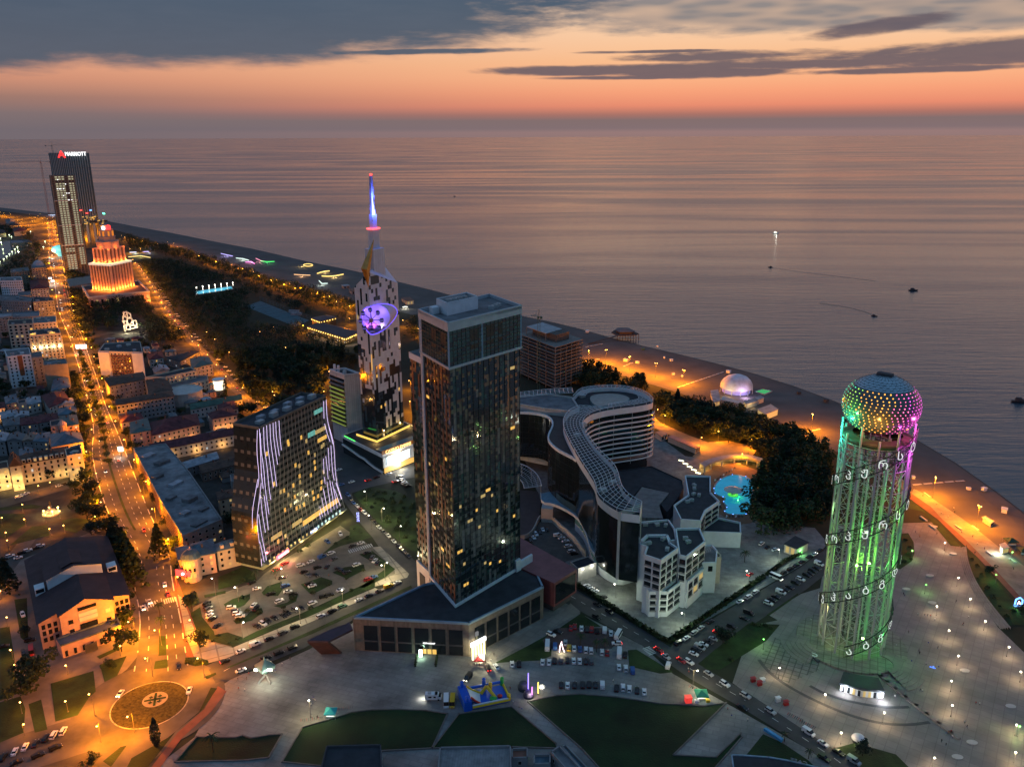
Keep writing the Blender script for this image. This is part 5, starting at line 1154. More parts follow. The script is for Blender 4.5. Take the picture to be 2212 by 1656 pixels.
for a,b,n_,l_ in((tp_[0],tp_[1],4,(2,)),(tp_[1],tp_[2],4,(0,1))):
 L_=(b-a).length
 for i in range(n_):panel(tk,'door' if i%2 else 'window',a,b,L_*(i+.3)/n_,L_*(i+.8)/n_,.2,2.9,warm2 if i in l_ else glass,.1,.1)
for p in(tp_[0]+Vector((.9,-.4,0)),tp_[2]+Vector((-.9,-.5,0))):mb=MB();mb.box(P3(p,1.0),(2.2,.3,2.2),.2);mb.build('screen',E('blue_white_screen',(.85,.88,1),5),tk);lamp_light('screen_light',P3(p,2.5)+Vector((0,-2.2,0))-tp_[0],(.85,.9,1),1800,tk,.4)
wl4=smoothp(Gs('T2',((880,1020),(960,1100),(1100,1210),(1250,1330),(1420,1460))),1);mb=MB();mb.band([(p.x,p.y)for p in wl4],.08,.9,1.6,closed=False);tag(mb.build('ramp_edge',paving2,None,wl4[0]),'long straight stone ramp edge running down the plaza from the ticket pavilion','wall')
# ================================================================== far towers, theatre, old town
def winmesh(name,mat,fm=None):
 mb=MB();a,b,t=.5,.5,.09
 mb.quad((-a,-.02,-b),(a,-.02,-b),(a,-.02,b),(-a,-.02,b),0)
 for x0,x1,z0,z1 in((-a-t,-a,-b-t,b+t),(a,a+t,-b-t,b+t),(-a,a,b,b+t),(-a-.05,a+.05,-b-t,-b)):
  mb.quad((x0,-.09,z0),(x1,-.09,z0),(x1,-.09,z1),(x0,-.09,z1),1)
  mb.quad((x0,-.09,z0),(x0,-.09,z1),(x0,.0,z1),(x0,.0,z0),1);mb.quad((x1,-.09,z1),(x1,-.09,z0),(x1,.0,z0),(x1,.0,z1),1)
  mb.quad((x0,-.09,z1),(x1,-.09,z1),(x1,0,z1),(x0,0,z1),1)
 me=bpy.data.meshes.new(name);me.from_pydata([tuple(v)for v in mb.v],[],mb.f);me.materials.append(mat);me.materials.append(fm or pale);me.polygons.foreach_set('material_index',mb.mi);return me
WM={'dark':winmesh('window',glass),'warm':winmesh('window',warm),'soft':winmesh('window',warm2),'cool':winmesh('window',coolw),'dgrey':winmesh('window',glass,grey)}
wr=random.Random(21)
def windows(parent,a,b,z0,z1,nfl,n,w=1.2,h=1.7,lit=.06,kind='dark'):
 a,b=FL(a),FL(b);d=(b-a);L_=d.length;d.normalize();nn=Vector((d.y,-d.x,0));base=ORG[parent.name];fh=(z1-z0)/nfl
 for j in range(nfl):
  for i in range(n):
   r_=wr.random();k=kind if r_>lit else wr.choice(('warm','soft','soft','cool'))
   o=bpy.data.objects.new('window',WM[k]);C.objects.link(o);o.parent=parent
   p=a+d*(L_*(i+.5)/n)+nn*.04;o.location=Vector((p.x,p.y,z0+fh*(j+.5)))-base;o.rotation_euler=(0,0,math.atan2(d.y,d.x));o.scale=(w,1,h)
def hip(mb,poly,h,rise,ov=.6,gable=False,mi=0):
 q=[Vector((p[0],p[1],0))for p in inset(ccw(poly),-ov)]
 if(q[1]-q[0]).length<(q[2]-q[1]).length:q=q[1:]+q[:1]
 m0,m1=(q[3]+q[0])/2,(q[1]+q[2])/2;ax=(m1-m0);L_=ax.length;ax.normalize();hw=0 if gable else min((q[2]-q[1]).length*.5,L_*.45)
 r0,r1=m0+ax*hw,m1-ax*hw;e=[P3(p,h)for p in q];r0,r1=P3(r0,h+rise),P3(r1,h+rise)
 mb.quad(e[0],e[1],r1,r0,mi);mb.quad(e[2],e[3],r0,r1,mi);mb.add((e[1],e[2],r1),((0,1,2),),mi);mb.add((e[3],e[0],r0),((0,1,2),),mi)
 lo=[P3(p,h-.35)for p in q]
 for i in range(4):mb.quad(lo[i],lo[(i+1)%4],e[(i+1)%4],e[i],mi)
def bld(name,label,cat,fr,roof,h,wall,rmat,kind='hip',fl=None,wsp=3.6,lit=.06,ww=1.2,wh=1.6,rise=None,group=None,chim=2,hv=0,wk='dark',nwin=True):
 poly=ccw([FL(G(fr,x,y,h))for x,y in roof]);c=cen(poly);t_=thing(name,label,cat,c,0,group)
 mb=MB();mb.prism(poly,0,h if kind!='flat' else h-.5,0,top=False);mb.build('wall',wall,t_)
 if kind=='flat':
  mb=MB();mb.flat(inset(poly,.3),h-.5);mb.build('roof',rmat,t_)
  mb=MB();mb.band(inset(poly,.25),h-.5,h+.5,.5);mb.build('parapet',wall,t_)
  sb=inset(poly,3)
  for k in range(hv):p=Vector(sb[k%len(sb)]).lerp(Vector(cen(sb)[:2]),.25+.3*(k%3));mb=MB();mb.box((p.x,p.y,h-.5),(wr.uniform(2,4.5),wr.uniform(2,3.5),wr.uniform(1.2,2.6)),wr.random());mb.build('rooftop_box',wall if k%2 else roof_light,t_)
 else:
  mb=MB();rs_=rise or min((Vector(poly[i])-Vector(poly[(i+1)%4])).length for i in range(4))*.2;hip(mb,poly,h,rs_,gable=(kind=='gable'));r_=mb.build('roof',rmat,t_)
  if kind=='gable':
   q=poly if(Vector(poly[1])-Vector(poly[0])).length>=(Vector(poly[2])-Vector(poly[1])).length else poly[1:]+poly[:1]
   mb=MB()
   for a,b in((q[1],q[2]),(q[3],q[0])):mb.add([P3(a,h-.1),P3(b,h-.1),P3((Vector(a)+Vector(b))/2,h+rs_*.93)],((0,1,2),))
   mb.build('gable',wall,t_)
  for k in range(chim):
   p=c.lerp(Vector(poly[(k*2+1)%4]),.35);mb=MB();mb.box(P3(p,h),(.8,.8,rs_+1.0));mb.build('chimney',M('brick_chimney',(.16,.09,.07),.9),r_)
 nfl=fl or max(1,int(h/3.4));cnt=0
 for i in range(len(poly)if nwin else 0):
  a,b=Vector(poly[i]),Vector(poly[(i+1)%len(poly)]);d=b-a;nn=Vector((d.y,-d.x,0));mid=(a+b)/2
  if d.length<4 or nn.dot(Vector((0,0,0))-Vector((mid.x,mid.y,0)))<=0:continue
  n=max(1,int(d.length/wsp))
  while n*nfl+cnt>96 and n>1:n-=1
  cnt+=n*nfl;windows(t_,a,b,.9,h-.6,nfl,n,ww,wh,lit,wk)
 return t_,poly
 # ---- tall towers far along the coast
ma,mb_=FL(G('R1',548,1060)),FL(G('R1',885,1060));mh=zat(mb_,A('R1',0,240)[1])
md=(mb_-ma).normalized();mn=Vector((md.y,-md.x,0));mn=mn if mn.y<0 else-mn;ml=(mb_-ma).length
mt_=thing('sail_tower','far tall blue glass tower with pale vertical fins and a red and white rooftop sign','tower',ma)
arc=[ma+md*(ml*i/20)+mn*(11*math.sin(math.pi*i/20))for i in range(21)];back2=[mb_-mn*20-md*16,ma-mn*20+md*16]
mb=MB();mb.prism(arc+back2,0,mh-6,0,top=False);mb.flat(arc+back2,mh-6,1);mb.build('curtain_wall',[M('sail_glass',(.035,.075,.09),.2,spec=.5,ior=1.7,var=.15,sc=.1),roof_dark],mt_)
mb=MB()
for i in range(1,20):
 p=arc[i]+mn*.2;mb.box(P3(p,52),(1.5,.9,mh-52),math.atan2(md.y,md.x))
mb.build('fins',M('fin_pale',(.22,.28,.30),.5,var=0),mt_)
mb=MB()
for j in range(14):
 z=10+j*13
 mb.path([P3(p+mn*.3,z)for p in arc],.35,4)
mb.build('floor_lines',M('fin_dark',(.02,.03,.035),.5),mt_)
mb=MB();mb.band([(p.x,p.y)for p in arc],mh-6,mh,.8,closed=False);mb.build('sign_screen',M('screen_blue',(.04,.08,.10),.4),mt_)
sp=lambda x,y:onplane('R1',x,y,ma+mn*12,mn)
p=sp(530,258);mb=MB();put_text(mb,'A',20,p,md,wid=16);mb.build('red_emblem',E('red_emblem',(1,.03,.03),3),mt_)
p=sp(652,252);mb=MB();put_text(mb,'MARRIOTT',11,p,md,wid=44);mb.build('sign',E('far_sign',(1,1,1),2.2),mt_)
mb=MB()
for i in range(0,21,3):mb.box(P3(arc[i]+mn*1.0,14),(4.5,1,42),math.atan2(md.y,md.x))
mb.build('pale_piers',M('pier_blue',(.30,.38,.42),.5),mt_)
mb=MB();mb.prism([arc[0]+mn*7-md*3,arc[20]+mn*7+md*10,arc[20]-mn*18+md*10,arc[0]-mn*18-md*3],54,57,0,bot=True);mb.build('sky_terrace',steel_d,mt_)
for i,(x,m_)in enumerate(((705,'r'),(758,'r'),(790,'b'),(900,'g'),(905,'g'))):p=sp(x,740+25*(i%2)+(30 if i==4 else 0));mb=MB();mb.box(p+mn*3,(3.5,1.5,2));mb.build('terrace_light',{'r':red_l,'b':E('blue_dot',(.1,.3,1),5),'g':E('green_dot',(.1,1,.5),5)}[m_],mt_)
for k in range(22):p=sp(wr.uniform(720,900),wr.uniform(790,860))+mn*4;mb=MB();mb.box(p,(wr.uniform(2,4),1,1.6));mb.build('window',warm if k%3 else warm2,mt_)
for pt,lab,rot,jib,hh in((G('R1',575,1000),'grey tower crane rising behind the blue glass tower with the red sign',.3,42,142),(G('R1',470,1060),'rust-red tower crane seen end-on left of the blue glass tower',math.pi+.1,60,285)):
 pt=FL(pt);crane('tower_crane',lab,pt,zat(pt,A('R1',0,hh+35)[1]),rot,jib,M('crane_grey',(.08,.10,.11),.6)if 'grey' in lab else M('crane_rust',(.22,.06,.03),.6),2.6)
la,lb_=FL(G('R1',575,1312)),FL(G('R1',768,1296));lht=zat(la,A('R1',0,437)[1]);ld=(lb_-la).normalized();ln=Vector((ld.y,-ld.x,0));ln=ln if ln.y<0 else-ln;ll_=(lb_-la).length
lt=thing('lit_frame_tower','slim half-built tower with rows of pale lit floors in front of the blue glass tower','tower',la)
mb=MB();mb.prism([la-ln*1.5,lb_-ln*1.5,lb_-ln*26,la-ln*26],0,lht,0);mb.build('core',M('tower_core',(.10,.095,.085),.9),lt)
NFL=44
for j in range(NFL):
 z=4+(lht-5)*j/NFL;big_=j in(13,22,33);mb=MB();mb.prism([la+ln*(.6 if big_ else 0),lb_+ln*(.6 if big_ else 0),lb_-ln*1.6,la-ln*1.6],z,z+(1.5 if big_ else .7),0,bot=True);mb.build('floor_slab',concrete if not big_ else pale,lt)
for i in range(8):
 p=la+ld*(ll_*i/7);mb=MB();mb.box(P3(p-ln*.7,0),(1.1,1.1,lht));mb.build('column',concrete,lt)
gl_=E('work_light_floor',(1,.93,.60),.42)
for j in range(NFL):
 if j in(0,1,12,41):continue
 z=4+(lht-5)*j/NFL+.9
 for(u0,u1)in((.14,.58),(.74,.95)):
  if u1<.6 and(j*7)%9==0 and j<14:continue
  if j<4 and u1>.6:continue
  mb=MB();a,b=la+ld*ll_*u0-ln*1.35,la+ld*ll_*u1-ln*1.35;mb.quad(P3(a,z),P3(b,z),P3(b,z+2.1),P3(a,z+2.1));mb.build('lit_floor',gl_,lt)
for i in range(12):p=la+ld*ll_*wr.uniform(.15,.92)+ln*.4;z=4+(lht-5)*wr.choice((42,40,38,36,35,33,22,22))/NFL+1;mb=MB();mb.box(P3(p,z),(1.3,.5,.9));mb.build('work_lamp',sign_w,lt)
bb=[FL(G('R1',x,y,14))for x,y in((575,1330),(600,1395),(830,1360),(800,1300))];mb=MB();mb.prism(bb,0,14);tag(mb.build('construction_base',concrete,None,cen(bb)),'bare concrete base block below the slim lit tower','building')
# ---- orange floodlit tiered hotel
hpz=15.0;qa,qb,qc,qd=(FL(G('R1',x,y,hpz))for x,y in((765,1492),(1290,1438),(1195,1345),(708,1393)))
st_=thing('tiered_hotel','tiered classical hotel tower floodlit orange above a wide podium with white cornice','hotel',qa)
pinkst=M('rose_stone',(.42,.30,.26),.8,var=.1)
mb=MB();mb.prism([qa,qb,qc,qd],0,hpz-.5,0,top=False);mb.build('podium',pinkst,st_);mb=MB();mb.flat(inset([qa,qb,qc,qd],1),hpz-.4);mb.build('podium_roof',roof_dark,st_);mb=MB();mb.band(inset([qa,qb,qc,qd],.5),hpz-.8,hpz+1.2,2.0);mb.build('podium_cornice',pale,st_)
for i in range(12):panel(st_,'arch_window',qa,qb,(qb-qa).length*(i+.3)/12,(qb-qa).length*(i+.75)/12,2,11,warm2 if i in(1,3,11,5)else glass,.2,.2)
sf,sl_,sr_=FL(G('R1',982,1432,hpz)),FL(G('R1',812,1420,hpz)),FL(G('R1',1152,1388,hpz));sbk=sl_+sr_-sf;sb4=ccw([sf,sr_,sbk,sl_]);sc0=(sf+sbk)/2
tz=[zat(sf,A('R1',0,1208)[1]),0,0,0,0]
tz[0]=zat(sf,A('R1',0,1208)[1])
mb=MB();mb.prism(sb4,hpz,tz[0],0);mb.build('main_block',M('dark_rose_wall',(.10,.07,.075),.7),st_)
def pil(poly,z0,z1,n,name,w=.42):
 mb=MB();
 for i in range(4):
  a,b=Vector(poly[i]),Vector(poly[(i+1)%4]);d=b-a;ang=math.atan2(d.y,d.x);nn=Vector((d.y,-d.x,0)).normalized()
  for k in range(n+1):
   p=a+d*(k/n)+nn*.5;mb.box(P3(p,z0),(d.length/n*w,1.6,z1-z0),ang)
 mb.build(name,pinkst,st_)
pil(sb4,hpz,tz[0]-1,7,'pilasters')
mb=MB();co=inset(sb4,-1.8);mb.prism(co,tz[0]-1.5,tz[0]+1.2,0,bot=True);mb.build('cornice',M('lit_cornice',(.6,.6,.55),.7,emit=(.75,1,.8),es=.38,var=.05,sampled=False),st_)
tier=lambda k:[sc0+(Vector(p)-sc0)*k for p in sb4]
def oct_(poly):
 o=[]
 for i in range(4):a,b=Vector(poly[i]),Vector(poly[(i+1)%4]);o+=[a.lerp(b,.25),a.lerp(b,.75)]
 return o
cz_=lambda y:zat(sc0,A('R1',0,y)[1])
t2=tier(.74);z2_=cz_(1060);mb=MB();mb.prism(t2,tz[0],z2_,0);mb.build('second_tier',MATS['dark_rose_wall'],st_);pil(t2,tz[0]+1,z2_,4,'second_pilasters',.34)
mb=MB();mb.prism(inset(t2,-1),z2_,z2_+1,0,bot=True);mb.build('second_cornice',pinkst,st_)
t3=oct_(tier(.74));z3_=cz_(1005);mb=MB();mb.prism(t3,z2_+1,z3_,0);mb.prism(inset(t3,-.8),z3_,z3_+.8,0,bot=True);mb.build('third_tier',pinkst,st_)
t4=oct_(tier(.55));z4_=cz_(965);mb=MB();mb.prism(t4,z3_+.8,z4_,0);mb.prism(inset(t4,-.8),z4_,z4_+.8,0,bot=True);mb.build('fourth_tier',pinkst,st_)
r5=(Vector(t4[0])-sc0).length*.72;z5_=cz_(905);mb=MB();mb.lathe(sc0,[(r5,z4_+.8),(r5,z5_),(r5+.8,z5_),(r5+.8,z5_+.8),(r5*.6,z5_+.8),(r5*.55,cz_(870)),(r5*.65,cz_(862)),(0,cz_(858))],16);mb.build('lantern',pinkst,st_)
for i in range(8):a=2*math.pi*i/8;mb=MB();mb.box(sc0+Vector((math.cos(a)*r5,math.sin(a)*r5,z4_+1.5)),(2.2,2.2,z5_-z4_-3),a);mb.build('lantern_arch',E('orange_arch',(1,.28,.03),.8),st_)
bv=(CAM-sc0);bv.z=0;bv.normalize();bs=Vector((-bv.y,bv.x,0))
mb=MB();mb.lathe(sc0+bv*r5-bs*3+Vector((0,0,z5_+3.5)),[(0,-3),(2.4,-1.6),(2.4,1.6),(0,3)],10);mb.build('white_emblem',sign_w,st_);mb=MB();mb.lathe(sc0+bv*r5*.8+bs*3.4+Vector((0,0,z5_+3.5)),[(0,-4),(3.4,-2.2),(3.4,2.2),(0,4)],10);mb.build('red_emblem',E('red_emblem',(1,.03,.03),3),st_)
mb=MB();mb.lathe(sc0,[(r5*.7,cz_(880)),(r5*.7,cz_(866))],16);mb.build('crown_light',E('orange_crown',(1,.35,.05),1.2),st_)
OR_=(1,.20,.02)
for i in range(4):
 a,b=Vector(sb4[i]),Vector(sb4[(i+1)%4]);d=b-a;nn=Vector((d.y,-d.x,0)).normalized()
 if nn.dot(bv)<0:continue
 for k in range(8):lamp_light('uplight',P3(a+d*((k)/7)+nn*3.6,hpz+1.5)-FL(qa),OR_,11000,st_,.5)
 for k in range(4):lamp_light('uplight',P3(sc0+(a+d*(k/3)-sc0)*.74+nn*3.2,tz[0]+2.2)-FL(qa),OR_,7000,st_,.5)
 for k in range(3):lamp_light('uplight',P3(sc0+(a+d*(k/2)-sc0)*.8+nn*2.4,z2_+2.0)-FL(qa),OR_,3000,st_,.5)
for p in(qa,qa.lerp(qd,.4),qa.lerp(qb,.28),qb):lamp_light('uplight',P3(p+bv*3,2)-FL(qa),OR_,6000,st_,.5)
b_=G('C1',1800,990);sc1=thing('lattice_sculpture','tall white open-cell sculpture lit from below among the park trees','sculpture',b_);mb=MB();z_of=lambda y:(990-y)*.151/FPX*(b_-CAM).length
outl=lambda x,y:onplane('C1',x,y,b_,Vector((0,-1,0)))
cells=[((1760,710),(1805,705),(1815,745),(1760,760)),((1805,705),(1850,735),(1870,780),(1815,790)),((1755,760),(1815,790),(1810,840),(1745,830)),((1815,790),(1870,800),(1890,830),(1850,890),(1810,860)),((1745,830),(1810,840),(1800,900),(1770,890)),((1890,830),(1930,830),(1960,900),(1900,900)),((1800,900),(1850,890),(1860,950),(1790,960)),((1850,890),(1900,900),(1960,920),(1860,950)),((1770,890),(1800,900),(1790,980),(1770,970))]
for c_ in cells:mb.path([outl(x,y)+Vector((0,2*(i%2),0))for i,(x,y)in enumerate(c_)],.9,5,closed=True)
mb.build('cells',M('sculpture_white',(.6,.58,.5),.6),sc1);lamp_light('uplight',(6,-10,4),(1,.9,.6),14000,sc1,.6);lamp_light('uplight',(18,-6,10),(1,.9,.6),9000,sc1,.6)
# ---- theatre with plum roof
eh=14.0;tF=[FL(G('R4',x,y,eh))for x,y in((240,748),(812,565),(672,205),(163,356))]
th=thing('theatre','pale theatre with broad plum-coloured stepped roof and a lit window band beside the roundabout','theatre',tF[0])
tx=lambda u,v:tF[0].lerp(tF[1],u).lerp(tF[3].lerp(tF[2],u),v)
mb=MB();mb.prism(tF,0,eh,0,top=False);mb.build('wall',pinkw,th)
rz_=6.0;mb=MB();e=[P3(tx(u,v),eh)for u,v in((-.02,-.02),(1.02,-.02),(1.02,1.02),(-.02,1.02))];r0,r1=P3(tx(.5,-.02),eh+rz_),P3(tx(.5,1.02),eh+rz_)
mb.quad(e[0],r0,r1,e[3]);mb.quad(r0,e[1],e[2],r1);mb.quad(*[p+Vector((0,0,.01))-Vector((0,0,.5))for p in(e[0],e[1],e[2],e[3])])if False else None
purple_s=pattern(M('plum_roof_sheet',(.060,.030,.032),.7,var=.2,sc=.2),'grid',(1.6,9),1.17,.75,.08)
mb.build('roof',purple_s,th);mb=MB();mb.add([P3(tx(0,0),eh),P3(tx(1,0),eh),P3(tx(.5,0),eh+rz_-.3)],((0,1,2),));mb.add([P3(tx(1,1),eh),P3(tx(0,1),eh),P3(tx(.5,1),eh+rz_-.3)],((0,1,2),));mb.build('gable',pinkw,th)
def gabled(name,u0,u1,v0,v1,zb,zt_,rise,wallm,roofm):
 q=[tx(u0,v0),tx(u1,v0),tx(u1,v1),tx(u0,v1)];mb=MB();mb.prism(q,zb,zt_,0,top=False)
 mb.add([P3(q[0],zt_),P3(q[1],zt_),P3((q[0]+q[1])/2,zt_+rise)],((0,1,2),));o=mb.build(name,wallm,th)
 mb=MB();m0,m1=P3((tx(u0-.01,v0-.01)+tx(u1+.01,v0-.01))/2,zt_+rise+.1),P3((tx(u0-.01,v1)+tx(u1+.01,v1))/2,zt_+rise+.1)
 mb.quad(P3(tx(u0-.02,v0-.01),zt_),m0,m1,P3(tx(u0-.02,v1),zt_));mb.quad(m0,P3(tx(u1+.02,v0-.01),zt_),P3(tx(u1+.02,v1),zt_),m1);mb.build(name+'_roof',roofm,o);return q
gabled('fly_tower',.17,.80,.36,.78,14,21.5,3.5,white,purple_s);gabled('stage_loft',.36,.58,.40,.62,22,24.2,1.6,purple,purple_s)
fq=gabled('front_block',.22,.80,-.07,.30,0,16.5,5.0,pinkw,purple_s)
for u in(.03,.86):q=[tx(u,.36),tx(u+.11,.36),tx(u+.11,.44),tx(u,.44)];mb=MB();mb.prism(q,14,18.2,0);mb.build('roof_dormer',white,th);panel(th,'dormer_window',q[0],q[1],.4,(q[1]-q[0]).length-.4,16,17.8,glass,.05,.1)
fa,fbb=tx(.22,-.07),tx(.80,-.07);L_=(fbb-fa).length
for j,(z0,z1,m_)in enumerate(((10.6,12.6,warm2),(13.0,14.8,warm2),(16.2,17.8,glass))):
 for i in range(5):panel(th,'window',fa,fbb,L_*(.34+.065*i),L_*(.34+.065*i)+2.0,z0,z1,m_,.15,.15)
for i in range(5):panel(th,'tall_window',fa,fbb,L_*(.34+.065*i),L_*(.34+.065*i)+1.6,3.5,9.4,glass,.15,.15)
for u in(.14,.84):panel(th,'window',fa,fbb,L_*u,L_*u+2,5,8.2,glass,.15,.15);panel(th,'window',fa,fbb,L_*u,L_*u+2,11,13,warm if u>.5 else glass,.15,.15)
for k,z in((0,10.0),(1,6.8),(2,3.4)):
 for u0,u1 in((0,.21),(.81,1.0)):
  a,b=tx(u0,0),tx(u1,0)
  for i in range(3):panel(th,'window',a,b,(b-a).length*(.12+.3*i),(b-a).length*(.12+.3*i)+1.5,z,z+2.2,glass,.1,.12)
windows(th,tF[1],tF[2],2,13,3,12,1.4,2.0,.03)
pq=[FL(G('R4',x,y,6.5))for x,y in((385,892),(765,762),(740,712),(352,848))];mb=MB();mb.prism(pq,0,6.3,0,top=False);mb.build('portico',pinkw,th);mb=MB();mb.flat(pq,6.2);mb.band(inset(pq,.3),6.2,6.9,.6);mb.build('portico_roof',M('slate_blue_roof',(.10,.13,.15),.7,var=.2),th)
for i in range(7):panel(th,'door' if i==3 else 'window',pq[0],pq[1],(pq[1]-pq[0]).length*(i+.3)/7,(pq[1]-pq[0]).length*(i+.62)/7,.5,3.4,glass,.1,.12)
panel(th,'poster_wall',pq[0]-Vector((0,3,0)),pq[1]-Vector((0,3,0)),(pq[1]-pq[0]).length*.42,(pq[1]-pq[0]).length*.62,.3,4.2,dgrey,.1,.6)
